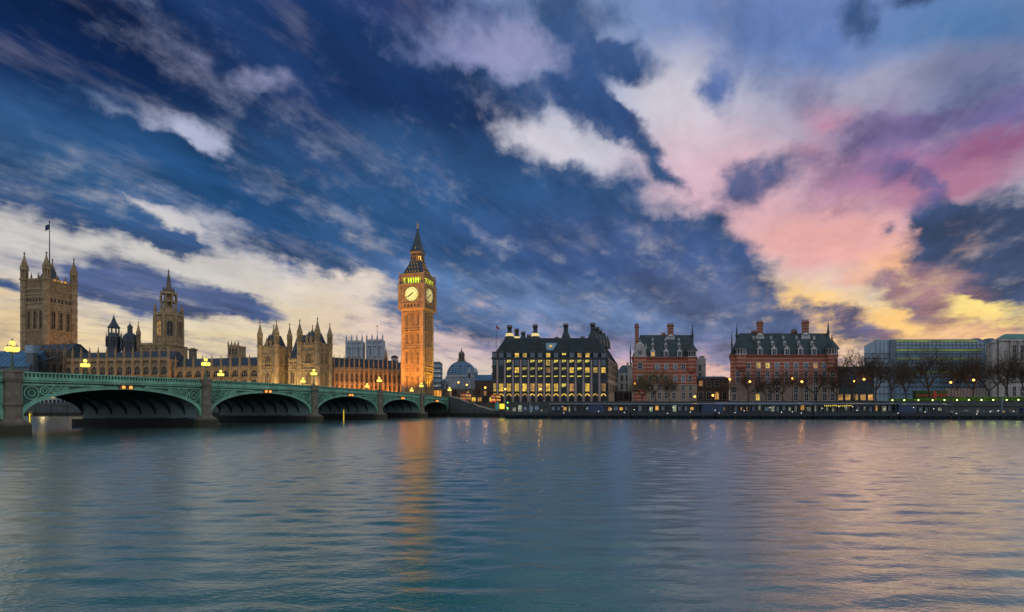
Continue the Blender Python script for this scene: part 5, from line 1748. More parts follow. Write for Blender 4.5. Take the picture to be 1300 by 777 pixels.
# --- banded red brick blocks
def gable_dormer(t_, x, z, w, h, y, mat='white'):
    m = MB()
    m.box(-w / 2, w / 2, -.25, 3.2, 0, h)
    m.box(-w / 2 - .2, w / 2 + .2, -.45, 3.2, h, h + .25)
    m.loft([(-w / 2 - .1, -.3, h + .25), (w / 2 + .1, -.3, h + .25), (w / 2 + .1, 3, h + .25), (-w / 2 - .1, 3, h + .25)], [(-.08, -.3, h + .25 + w * .55), (.08, -.3, h + .25 + w * .55), (.08, 3, h + .25 + w * .55), (-.08, 3, h + .25 + w * .55)])
    m.fru(0, -.2, h + .2 + w * .5, h + .25 + w * .55 + .7, .14, .03, 6)
    o = m.build('dormer', MT[mat], t_, loc=(x, y, z))
    return o
def banded_block(name, label, px0, px1, d, y_eave, y_ridge, rx0, rx1, y_stone, wins, dorm, depth, dpal):
    t_ = thing(name, label, 'brick building', (X(px0, d), d, GZ), 0)
    z_ = lambda y: Z(y, d) - GZ
    lx = lambda p: (p - px0) * d / F
    Wd = lx(px1)
    zE = z_(y_eave)
    m = MB()
    m.box(0, Wd, 0, depth, z_(y_stone), zE)
    m.build('brick_wall', MT['brick'], t_)
    m = MB()
    m.box(-.25, Wd + .25, -.25, depth + .25, -2, z_(y_stone))
    m.box(-.4, Wd + .4, -.4, depth + .4, z_(y_stone) - .1, z_(y_stone) + .35)
    m.build('stone_base', MT['granite_lt'], t_)
    m = MB()
    m.box(-.5, Wd + .5, -.55, depth + .5, zE - .1, zE + .45)
    m.box(-.2, Wd + .2, -.25, depth + .2, zE - .9, zE - .4)
    k = 0
    while k < Wd:
        m.box(k, k + .35, -.45, -.001, zE - .4, zE - .1); k += .9
    m.build('cornice', MT['brick_plain'], t_)
    zR = z_(y_ridge)
    m = MB()
    a, b = lx(rx0), lx(rx1)
    m.loft([(-.2, -.2, zE + .4), (Wd + .2, -.2, zE + .4), (Wd + .2, depth, zE + .4), (-.2, depth, zE + .4)],
           [(a, depth * .42, zR), (b, depth * .42, zR), (b, depth * .58, zR), (a, depth * .58, zR)])
    k = a
    while k < b:
        m.box(k, k + .35, depth * .5 - .12, depth * .5 + .12, zR, zR + .4); k += .9
    m.build('roof', MT['slate_green'], t_)
    def ry(z): return -.2 + (depth * .42 + .2) * (z - zE - .4) / (zR - zE - .4)
    for (p, y0, h, w_, st, ar) in wins:
        window(t_, lx(p), z_(y0), w_, h, -.25 if z_(y0) < z_(y_stone) else 0, 0, st, 2, 2, ar, 'white', .22)
    for (p, y0, h, w_, st) in dorm:
        zz_ = z_(y0)
        o = gable_dormer(t_, lx(p), zz_, w_, h, ry(zz_) - .1)
        g = MB(); g.box(-w_ * .3, w_ * .3, -.34, -.26, .25, h - .2)
        g.k = 1; g.box(-.05, .05, -.4, -.345, .25, h - .2); g.box(-w_ * .3, w_ * .3, -.4, -.345, h * .5, h * .5 + .09)
        g.build('window', [EM['win_warm'] if st == 'warm' else MT['glass'], MT['white']], o)
    return t_, lx, z_, Wd, zE, zR, ry
def stack(t_, x, y, z0, z1, w, dp, base=None):
    m = MB()
    m.box(x - w / 2, x + w / 2, y - dp / 2, y + dp / 2, z0, z1 - 1.2)
    m.box(x - w / 2 - .25, x + w / 2 + .25, y - dp / 2 - .25, y + dp / 2 + .25, z1 - 1.2, z1 - .6)
    m.box(x - w / 2 - .1, x + w / 2 + .1, y - dp / 2 - .1, y + dp / 2 + .1, z1 - .6, z1)
    o = m.build('chimney', MT['stripe_brick'], t_)
    if base:
        m = MB(); m.box(x - w / 2 - .5, x + w / 2 + .5, y - dp / 2 - .7, y + dp / 2 + .5, base[0], base[1])
        m.lathe(x, y - dp / 2 - .3, [(w / 2, base[1]), (w / 2 * .7, base[1] + .8), (.1, base[1] + 1.2)], 8)
        m.build('chimney_base', MT['white'], o)
    m = MB()
    for k in range(4):
        m.lathe(x - w * .36 + k * w * .24, y, [(.22, z1), (.17, z1 + .8)], 6)
    m.build('chimney_pots', MT['brick_brown'], o)
def corner_turret(t_, x, y, z0, zc, zt, ztip, r, mats=('brick', 'slate_green')):
    m = MB()
    m.lathe(x, y, [(r * .3, z0 - 2), (r, z0), (r, zc)], 12)
    m.build('corner_turret', MT[mats[0]], t_)
    m = MB()
    m.lathe(x, y, [(r * 1.05, zc), (r * 1.05, zc + .3), (r * 1.02, zt - .35), (r * 1.2, zt - .3), (r * 1.2, zt)], 12)
    o = m.build('turret_gallery', MT['white'], t_)
    for k in range(5):
        a = -math.pi / 2 + (k - 2) * .5
        g = MB(); g.box(-.42, .42, -.12, .05, zc + .5, zt - .55)
        g = g.build('gallery_window', MT['glass'], o, loc=(x + r * math.cos(a), y + r * math.sin(a), 0)); g.rotation_euler = (0, 0, a + math.pi / 2)
    m = MB()
    m.lathe(x, y, [(r * 1.35, zt), (r * .95, zt + (ztip - zt) * .22), (r * .35, zt + (ztip - zt) * .5), (r * .12, zt + (ztip - zt) * .62), (r * .16, zt + (ztip - zt) * .66), (.05, ztip)], 12)
    m.build('turret_roof', MT[mats[1]], t_)
def spirelet(t_, x, y, z0, z1, r):
    m = MB()
    m.fru(x, y, z0 - 3, z0 + (z1 - z0) * .35, r, r, 8); m.fru(x, y, z0 + (z1 - z0) * .35, z0 + (z1 - z0) * .42, r * 1.4, r * 1.3, 8)
    m.fru(x, y, z0 + (z1 - z0) * .42, z1, r, .05, 8)
    m.build('spirelet', MT['bronze'], t_)

P1 = lambda q: 780 + q / 5.18
Y1 = lambda q: 390 + q / 5.18
wins = []
for q, st in ((170, 'dark'), (283, 'sky'), (340, 'sky'), (400, 'sky'), (452, 'dark'), (495, 'dark')):
    wins.append((P1(q), Y1(405), 2.3, 1.7, st, 283 <= q <= 400))
for q, st in ((170, 'dark'), (235, 'dark'), (283, 'dark'), (340, 'dark'), (400, 'sky'), (452, 'sky'), (497, 'dark')):
    wins.append((P1(q), Y1(492), 2.9, 1.6, st, 283 <= q <= 400))
for q in (170, 250, 295, 340, 390, 452, 500):
    wins.append((P1(q), Y1(545), 2.4, 1.4, 'dark', False))
    wins.append((P1(q), Y1(600), 2.8, 1.5, 'dark' if q != 170 else 'warm', False))
nb, lx, z_, Wd, zE, zR, ry = banded_block('banded_brick_block', 'left and narrower red and white banded brick block with green slate roof', P1(118), P1(540), 265, Y1(335), 422.8, P1(168), P1(518), Y1(512), wins,
    [(P1(253), Y1(325), 2.4, 2.3, 'warm'), (P1(340), Y1(325), 2.4, 2.3, 'dark'), (P1(428), Y1(325), 2.4, 2.3, 'dark'),
     (P1(253), Y1(262), 1.5, 1.3, 'dark'), (P1(340), Y1(262), 1.5, 1.3, 'dark'), (P1(428), Y1(262), 1.5, 1.3, 'dark'),
     (P1(253), Y1(216), .8, .9, 'dark'), (P1(340), Y1(216), .8, .9, 'dark'), (P1(428), Y1(216), .8, .9, 'dark')], 19, 0)
stack(nb, lx(P1(374)), 8.0, zE, z_(408.5), 3.0, 1.8, (z_(431), z_(425)))
stack(nb, lx(P1(147)), 4.0, zE - 3, z_(411), 1.9, 1.9)
stack(nb, lx(P1(328)), 10.0, zR - 2, z_(420.6), 2.0, 1.5)
m = MB()                                       # ornate stepped gable at the left
gx0, gx1 = lx(P1(126)), lx(P1(211))
gc = (gx0 + gx1) / 2
m.box(gx0, gx1, -.6, 3, -2, zE + .6)
m.build('gable_bay', MT['brick'], nb)
m = MB()
m.box(gx0 - .15, gx1 + .15, -.8, 3, zE + .6, zE + 1.2)
m.box(gx0 + .3, gx1 - .3, -.7, 2.6, zE + 1.2, zE + 4.4)
m.box(gx0 - .1, gx1 + .1, -.85, 2.6, zE + 4.4, zE + 4.8)
m.box(gx0 + 1.0, gx1 - 1.0, -.7, 2.2, zE + 4.8, zE + 6.6)
m.lathe(gc, .8, [(1.7, zE + 6.6), (1.3, zE + 7.4), (.3, zE + 8.0), (.1, zE + 9.4)], 10)
for s in (gx0 + .2, gx1 - .2):
    m.lathe(s, 0, [(.35, zE + 4.8), (.3, zE + 5.6), (.05, zE + 7.2)], 8)
m.build('ornate_gable', MT['portland'], nb)
for xx in (gc - 1.0, gc, gc + 1.0):
    window(nb, xx, zE + 1.7, .7, 2.2, -.7, 0, 'dark', 1, 2, False, 'white', .1)
window(nb, gc, z_(452.6), 2.0, 2.6, -.6, 0, 'sky', 2, 2, False, 'white', .2)
for y0 in (468, 484.5):
    window(nb, gc, z_(y0), 1.9, 3.0, -.6, 0, 'dark', 2, 2, False, 'white', .2)
corner_turret(nb, lx(P1(508)), .6, zE - 6, zE + .4, zE + 3.6, z_(429), 2.3)
spirelet(nb, lx(P1(522)), 7, zR - 4, z_(407.5), .55)
spirelet(nb, lx(P1(105)), 1.0, zE, z_(437), .35)

P2 = lambda q: 900 + q / 5.18
Y2 = lambda q: 390 + q / 5.18
wins = []
for q in (190, 257, 325, 385, 447, 510, 572, 637, 700, 757, 812):
    wins.append((P2(q), Y2(400), 2.3, 1.8, {325: 'lit', 385: 'lit', 700: 'warm', 190: 'dark', 257: 'dark'}.get(q, 'sky'), 430 < q < 650))
    wins.append((P2(q), Y2(455), 2.4, 1.7, 'dark', False))
    wins.append((P2(q), Y2(495), 2.4, 1.7, {385: 'sky'}.get(q, 'dark'), 430 < q < 650))
for q in (165, 320, 400, 450, 570, 640, 700, 760, 812):
    wins.append((P2(q), Y2(560), 2.6, 1.7, 'dark', False))
    wins.append((P2(q), Y2(612), 2.8, 1.7, {320: 'lit', 165: 'dark'}.get(q, 'dark'), False))
ns, lx, z_, Wd, zE, zR, ry = banded_block('banded_brick_block', 'right and wider red and white banded brick block with two striped chimneys', P2(140), P2(848), 255, Y2(318), 420, P2(200), P2(806), Y2(505), wins,
    [(P2(q), Y2(315), 2.7, 2.4, 'dark') for q in (335, 428, 512, 602, 690)] + [(P2(q), Y2(250), 1.5, 1.3, 'dark') for q in (330, 422, 503, 596, 685)] +
    [(P2(q), Y2(203), .9, 1.0, 'warm' if q == 705 else 'dark') for q in (298, 415, 497, 587, 705)], 22, 0)
stack(ns, lx(P2(341)), 8.5, zE, z_(404.8), 3.0, 2.0, (z_(429), z_(423.5)))
stack(ns, lx(P2(650)), 8.5, zE, z_(404), 3.2, 2.0, (z_(429), z_(422.5)))
stack(ns, lx(P2(303)), 12, zR - 3, z_(416.4), 2.4, 1.6)
stack(ns, lx(P2(580)), 12, zR - 3, z_(415.2), 2.6, 1.6)
corner_turret(ns, lx(P2(212)), .4, zE - 5.5, zE + .2, zE + 3.2, z_(430), 2.7)
corner_turret(ns, lx(P2(810)), .4, zE - 5.5, zE + .2, zE + 3.2, z_(424), 2.7)
spirelet(ns, lx(P2(184)), 8, zR - 5, z_(406.5), .55)
spirelet(ns, lx(P2(807)), 9, zR - 3, z_(403.5), .6)
spirelet(ns, lx(P2(151)), 3, zE + 1, z_(416.5), .4)

# link between the two
t_ = thing('grey_stack_house', 'tall grey stone house with end chimney beside the left banded block', 'building', (X(884.5, 290), 290, GZ), 0)
z_ = lambda y: Z(y, 290) - GZ
m = MB(); m.box(0, 4.8, 0, 6, -2, z_(455)); m.box(2.4, 4.4, 1, 3, z_(455), z_(452)); m.box(2.2, 4.6, .8, 3.2, z_(452.6), z_(451.6)); m.box(-.2, 5, -.25, -.001, z_(463), z_(462)); m.build('wall', MT['portland'], t_)
for y in (470, 480):
    window(t_, 1.6, z_(y), 1.2, 2.6, 0, 0, 'dark', 2, 2, False, 'portland', .15)
t_ = thing('link_building', 'low brown brick link between the two banded blocks', 'building', (X(884, 270), 270, GZ), 0)
z_ = lambda y: Z(y, 270) - GZ
m = MB(); m.box(0, 16.2, 0, 8, -2, z_(481)); m.box(-.1, 16.3, -.3, -.001, z_(482), z_(480.4)); m.box(-.1, 16.3, -.2, -.001, z_(494), z_(493)); m.build('wall', MT['brick_brown'], t_)
m = MB(); m.loft([(-.1, -.2, z_(480.4)), (16.3, -.2, z_(480.4)), (16.3, 8, z_(480.4)), (-.1, 8, z_(480.4))], [(1, 3, z_(477.5)), (15, 3, z_(477.5)), (15, 5, z_(477.5)), (1, 5, z_(477.5))]); m.build('roof', MT['slate'], t_)
for k in range(4):
    window(t_, 2.2 + k * 3.9, z_(490), 1.7, 2.6, 0, 0, 'warm' if k == 0 else 'dark', 2, 2, False, 'stone_grey', .2)
    window(t_, 2.2 + k * 3.9, z_(507), 2.0, 3.6, 0, 0, 'warm' if k in (2,) else 'dark', 2, 2, True, 'stone_grey', .2)
t_ = thing('dark_rear_block', 'flat roofed dark block right of the wider banded block', 'building', (X(1062, 290), 290, GZ), 0)
z_ = lambda y: Z(y, 290) - GZ
m = MB(); m.box(0, 20, 0, 10, -2, z_(466)); m.box(-.2, 20.2, -.3, -.001, z_(467), z_(465.4))
for y in (473, 480, 487):
    m.box(-.1, 20.1, -.2, -.001, z_(y), z_(y - .8))
m.build('wall', MT['bronze'], t_)
for k in range(5):
    for j, y in enumerate((472.5, 479.5, 486.5)):
        window(t_, 2 + k * 4, z_(y), 2.8, 1.7, 0, 0, 'dark', 3, 1, False, 'bronze_lt', .1)
    window(t_, 2 + k * 4, z_(508), 2.6, 3.0, 0, 0, 'warm', 2, 1, False, 'bronze_lt', .1)

# --- glass office with green lit floors
DG = 300.0
z_ = lambda y: Z(y, DG) - GZ
gl = thing('glass_office', 'blue glass office with sloping left shoulder and yellow green floor edges behind bare trees', 'office building', (X(1097, DG), DG, GZ), 0)
lx = lambda p: (p - 1097) * DG / F
prof = [(0, -2), (lx(1250), -2), (lx(1252), z_(440)), (lx(1247), z_(433.5)), (lx(1238), z_(430.5)), (lx(1117), z_(431)), (lx(1106), z_(434)), (0, z_(439.5))]
m = MB()
m.loft([(x, 0, z) for x, z in prof], [(x, 22, z) for x, z in prof])
m.build('glazed_body', MT['glass_blue'], gl)
m = MB()
for y in (438, 443, 449, 455, 461, 467, 479, 485, 491, 500):
    xl = lx(1136) if y < 446 else lx(1099)
    m.box(xl, lx(1250.5), -.25, -.003, z_(y) - .22, z_(y) + .22)
k = 0
while k < lx(1250):
    if k > lx(1108): m.box(k - .07, k + .07, -.18, -.002, 0, z_(434))
    k += 2.2
m.build('mullions', MT['steel'], gl)
m = MB()
for y, h in ((433, .55), (444.5, .45), (455.5, .3), (472.5, .4)):
    m.box(lx(1137), lx(1248 if y > 440 else 1240), -.4, -.26, z_(y) - h, z_(y) + h)
m.build('lit_floor_edge', emitter('green_floor_light', (.50, .70, .08), .15, .5, .1), gl)
m = MB(); m.box(lx(1130), lx(1137), -.5, -.005, 0, z_(431.4)); m.build('stair_tower', MT['canopy'], gl)
m = MB()
for p in (1114, 1148):
    m.loft([(lx(p - 6), 8, z_(431)), (lx(p + 6), 8, z_(431)), (lx(p + 6), 14, z_(431)), (lx(p - 6), 14, z_(431))], [(lx(p - 2), 10, z_(428.6)), (lx(p + 2), 10, z_(428.6)), (lx(p + 2), 12, z_(428.6)), (lx(p - 2), 12, z_(428.6))])
    m.build('roof_plant', MT['dark'], gl); m = MB()

# peaked grey roofs between, then the stone block with a green roof
t_ = thing('peaked_grey_block', 'grey block with low peaked roofs between the glass office and the green roofed stone block', 'building', (X(1238, 315), 315, GZ), 0)
z_ = lambda y: Z(y, 315) - GZ
m = MB(); m.box(0, 18.5, 0, 14, -2, z_(437)); m.box(-.2, 18.7, -.3, -.001, z_(438.4), z_(437)); m.build('wall', MT['stone_grey'], t_)
m = MB()
for (a, b) in ((0, 10.5), (8.5, 18.5)):
    m.loft([(a, -.3, z_(437)), (b, -.3, z_(437)), (b, 14, z_(437)), (a, 14, z_(437))], [((a + b) / 2 - 1, 5, z_(428)), ((a + b) / 2 + 1, 5, z_(428)), ((a + b) / 2 + 1, 8, z_(428)), ((a + b) / 2 - 1, 8, z_(428))])
m.build('roof', MT['steel'], t_)
for k in range(5):
    window(t_, 2 + k * 3.7, z_(446), 1.6, 3.0, 0, 0, 'dark', 1, 1, False, 'stone_grey', .2)
    window(t_, 2 + k * 3.7, z_(458), 1.6, 3.0, 0, 0, 'dark', 1, 1, False, 'stone_grey', .2)
DM = 262.0
z_ = lambda y: Z(y, DM) - GZ
mo = thing('columned_stone_block', 'large columned stone block with green copper roof at the right edge', 'building', (X(1268, DM), DM, GZ), 0)
WM = 34
m = MB()
m.box(0, WM, 0, 18, -2, z_(433)); m.box(-.5, WM + .5, -.7, 18.5, z_(432.8), z_(430.2)); m.box(-.3, WM + .3, -.5, -.001, z_(462), z_(460.5)); m.box(-.3, WM + .3, -.5, -.001, z_(485), z_(483.5))
m.build('wall', MT['portland'], mo)
for k in range(8):
    m = MB(); x = 5.5 + k * 3.7
    m.fru(x, -.5, z_(460.5), z_(434), .62, .52, 12); m.box(x - .8, x + .8, -1.2, .1, z_(434), z_(432.9)); m.box(x - .8, x + .8, -1.2, .1, z_(461), z_(460))
    if k == 0:
        c0 = m.build('column', MT['portland'], mo)
    else:
        again(c0, mo, (k * 3.7, 0, 0))
for k in range(8):
    window(mo, 7.35 + k * 3.7, z_(458), 1.5, 7.5, 0, 0, 'dark', 2, 4, False, 'portland', .15)
    window(mo, 3.65 + k * 3.7, z_(480), 1.5, 4.0, 0, 0, 'dark', 2, 2, False, 'portland', .15)
    window(mo, 3.65 + k * 3.7, z_(503), 1.5, 4.6, 0, 0, 'dark', 2, 2, False, 'portland', .15)
m = MB()
m.loft([(-.6, -.8, z_(430.2)), (WM, -.8, z_(430.2)), (WM, 18.5, z_(430.2)), (-.6, 18.5, z_(430.2))], [(5, 7, z_(421.5)), (WM, 7, z_(421.5)), (WM, 11, z_(421.5)), (5, 11, z_(421.5))])
m.build('roof', MT['copper'], mo)
m = MB(); m.lathe(-1.0, 3, [(2.2, -2), (2.2, z_(436)), (2.5, z_(435.5)), (2.5, z_(434)), (1.8, z_(433)), (.2, z_(429.5))], 16); m.build('round_bay', MT['portland'], mo)

def skew_plan(t_, k):
    """these plots are not square to the river: carry the depth of the block along its side street"""
    done = set()
    def go(o, top):
        for ch in [x for x in bpy.data.objects if x.parent == o]:
            if ch.type == 'MESH' and ch.name.split('.')[0] not in ('window', 'pane', 'column', 'arcade_arch', 'gallery_window') and ch.data.name not in done:
                done.add(ch.data.name)
                for v in ch.data.vertices:
                    v.co.x += k * v.co.y
                ch.data.update()
            if top or ch.name.split('.')[0] == 'gallery_window':
                ch.location.x += k * ch.location.y
            go(ch, False)
    go(t_, True)
skew_plan(nb, .24); skew_plan(ns, .40); skew_plan(gl, .66); skew_plan(mo, .62)

# ------------------------------------------------------------------ embankment: wall, steps, landing stages
st = MB()
for a, c in zip(range(0, -70, -10), range(-10, -80, -10)):
    za, zc = max(GZ + .08, zp(0) - 1.25 + a * .03), max(GZ + .08, zp(0) - 1.25 + c * .03)
    st.loft([bp_(a, 1.0, 0, 4), bp_(a, 0, BW, 4), bp_(a, 0, BW, za), bp_(a, 1.0, 0, za)], [bp_(c, 1.0, 0, 4), bp_(c, 0, BW, 4), bp_(c, 0, BW, zc), bp_(c, 1.0, 0, zc)])
o = st.build('bridge_street', MT['asphalt']); o.location = (BX, BY, 0); o['kind'] = 'structure'

def along(pA, pB):
    A = Vector((X(*pA), pA[1], 0)); B = Vector((X(*pB), pB[1], 0))
    return A, B, (B - A).length, math.atan2((B - A).y, (B - A).x)
A, B, Ld, rz = along((571.5, 259.5), (641, 240))
t_ = thing('river_steps', 'stone river steps descending behind a stepped wall from the bridge end', 'stone steps', (A.x, A.y, 0), rz)
prf = [(571.5, 503.5), (584, 507.2), (587, 508.6), (595, 511.8), (600, 512.4), (609, 517.2), (614.5, 517.8), (622.5, 521.2), (641, 521.4)]
def onl(px, py):
    u_ = (px - 650) / F
    dx, dy = math.cos(rz), math.sin(rz)
    s = (u_ * A.y - A.x) / (dx - u_ * dy)
    return s, HC + (HY - py) / F * (A.y + s * dy)
pl = [onl(*p) for p in prf]
m = MB()
for (s0, z0), (s1, z1) in zip(pl, pl[1:]):
    m.loft([(s0, 0, -2), (s0, 1.0, -2), (s0, 1.0, z0), (s0, 0, z0)], [(s1, 0, -2), (s1, 1.0, -2), (s1, 1.0, z1), (s1, 0, z1)])
m.build('stair_wall', MT['wallstone'], t_)
m = MB()
for (s0, z0), (s1, z1) in zip(pl, pl[1:]):
    m.loft([(s0, -.2, z0), (s0, 1.2, z0), (s0, 1.2, z0 + .32), (s0, -.2, z0 + .32)], [(s1, -.2, z1), (s1, 1.2, z1), (s1, 1.2, z1 + .32), (s1, -.2, z1 + .32)])
m.build('coping', MT['stone_grey'], t_)
m = MB()
(s0, z0), (s1, z1) = pl[1], pl[-1]
n = 26
for i in range(n):
    s = s0 + (s1 - s0) * i / n
    zt = z0 - 1.1 + (z1 - z0) * i / n
    m.box(s, s + (s1 - s0) / n, 1.0, 4.2, -2, zt)
m.build('steps', MT['stone_grey'], t_)
m = MB()
m.box(0, Ld, -.35, -.003, -2, .9); m.box(0, Ld, -.15, -.002, onl(600, 524)[1], onl(600, 523)[1])
m.build('footing', MT['wallstone'], t_)

ew = thing('embankment_wall', 'long granite river wall with parapet behind the landing stages', 'river wall', (X(641, 246), 246, 0), 0)
pts = [(641, 246), (700, 235.4), (1000, 221.4), (1310, 207)]
wm, pm = MB(), MB()
O = ew.location
for p, q in zip(pts, pts[1:]):
    A_, B_, l_, r_ = along(p, q)
    dx, dy = math.cos(r_), math.sin(r_)
    def wp(s, o, z): return (A_.x + dx * s - dy * o - O.x, A_.y + dy * s + dx * o - O.y, z)
    def seg(mb, s0, s1, o0, o1, z0, z1):
        mb.loft([wp(s0, o0, z0), wp(s0, o1, z0), wp(s0, o1, z1), wp(s0, o0, z1)], [wp(s1, o0, z0), wp(s1, o1, z0), wp(s1, o1, z1), wp(s1, o0, z1)])
    seg(wm, 0, l_, -.02, 1.0, -2, GZ)
    seg(wm, 0, l_, -.35, 0, 4.9, 5.3)
    seg(pm, 0, l_, 0, .7, GZ + .01, GZ + .75)
    seg(pm, 0, l_, -.15, .85, GZ + .76, GZ + .95)
    k = 4
    while k < l_:
        seg(pm, k, k + 1.2, -.2, .9, GZ + .02, GZ + 1.15); k += 18
wm.build('wall_face', MT['wallstone'], ew); pm.build('parapet', MT['wallstone'], ew)

# people -----------------------------------------------------------
def person_mesh(name, pose):
    J = {'pel': (0, 0, .95), 'ch': (0, .01, 1.28), 'nk': (0, 0, 1.47), 'hd': (0, -.03, 1.60), 'tp': (0, -.01, 1.72)}
    for s, k in ((-1, 'l'), (1, 'r')):
        f = pose * s
        J['hp' + k] = (.10 * s, 0, .90); J['kn' + k] = (.11 * s, -.14 * f - .03, .50); J['an' + k] = (.11 * s, -.20 * f + .04, .09); J['to' + k] = (.12 * s, -.20 * f - .12, .05)
        J['sh' + k] = (.19 * s, 0, 1.40); J['el' + k] = (.25 * s, .10 * f + .02, 1.12); J['ha' + k] = (.26 * s, .12 * f - .10, .86)
    names = list(J)
    E = [('pel', 'ch'), ('ch', 'nk'), ('nk', 'hd'), ('hd', 'tp')]
    for k in 'lr':
        E += [('pel', 'hp' + k), ('hp' + k, 'kn' + k), ('kn' + k, 'an' + k), ('an' + k, 'to' + k), ('ch', 'sh' + k), ('sh' + k, 'el' + k), ('el' + k, 'ha' + k)]
    Rr = {'pel': .16, 'ch': .17, 'nk': .065, 'hd': .10, 'tp': .085, 'hp': .10, 'kn': .075, 'an': .05, 'to': .04, 'sh': .075, 'el': .055, 'ha': .04}
    me = bpy.data.meshes.new(name)
    me.from_pydata([J[n] for n in names], [(names.index(a), names.index(b)) for a, b in E], [])
    o = bpy.data.objects.new(name, me)
    COL.objects.link(o)
    o.modifiers.new('s', 'SKIN')
    o.modifiers.new('u', 'SUBSURF').levels = 1
    for i, n in enumerate(names):
        r = Rr.get(n) or Rr[n[:2]]
        me.skin_vertices[0].data[i].radius = (r, r * .8)
        me.skin_vertices[0].data[i].use_root = (n == 'pel')
    dg = bpy.context.evaluated_depsgraph_get()
    m2 = bpy.data.meshes.new_from_object(o.evaluated_get(dg))
    bpy.data.objects.remove(o)
    m2.materials.clear()
    for mm in ('cloth', 'skin', 'dark'):
        m2.materials.append(MT[mm])
    for p in m2.polygons:
        c = p.center
        p.material_index = 1 if c.z > 1.49 and c.y < .03 else (2 if c.z > 1.49 else (1 if abs(c.x) > .2 and c.z < .93 and c.z > .75 else 0))
        p.use_smooth = True
    return m2
PM = [person_mesh('person_body', p) for p in (.15, .8, -.7)]
def person(loc, rz, k, label, group):
    o = bpy.data.objects.new('person', PM[k % 3])
    COL.objects.link(o)
    o.location = loc
    o.rotation_euler = (0, 0, rz)
    tag(o, label, 'person', group)
ORD = ['first', 'second', 'third', 'fourth', 'fifth', 'sixth', 'seventh', 'eighth', 'ninth', 'tenth', 'eleventh', 'twelfth']
rp = random.Random(5)
for k in range(10):
    px = 541 + k * 3.6 + rp.uniform(-1, 1)
    v = Vector((BX, BY, 0))
    t0 = 20 - k * 2.6 if px < 566 else -1.5 - (k - 7)
    s = 2.2 + rp.uniform(-.5, 1)
    q = Vector(bp_(t0, 0, s, zp(max(t0, 0)) - 1.18)) + v
    person(q, rp.uniform(0, 6), k, '%s from the left of the dark clothed people walking at the bridge end' % ORD[k], 'people at the bridge end')
for k, t0 in enumerate((167, 148, 131, 96, 74)):
    q = Vector(bp_(t0, 0, 2.0, zp(t0) - 1.18)) + Vector((BX, BY, 0))
    person(q, R(100 + 170 * (k % 2)), k + 1, ['person walking over the first full arch, seen above the parapet', 'person near the lamp on the second pier', 'person over the middle of the second arch from left',
                                            'person just right of the third pier lamp', 'person over the third arch near the fourth lamp'][k], 'walkers on the bridge')

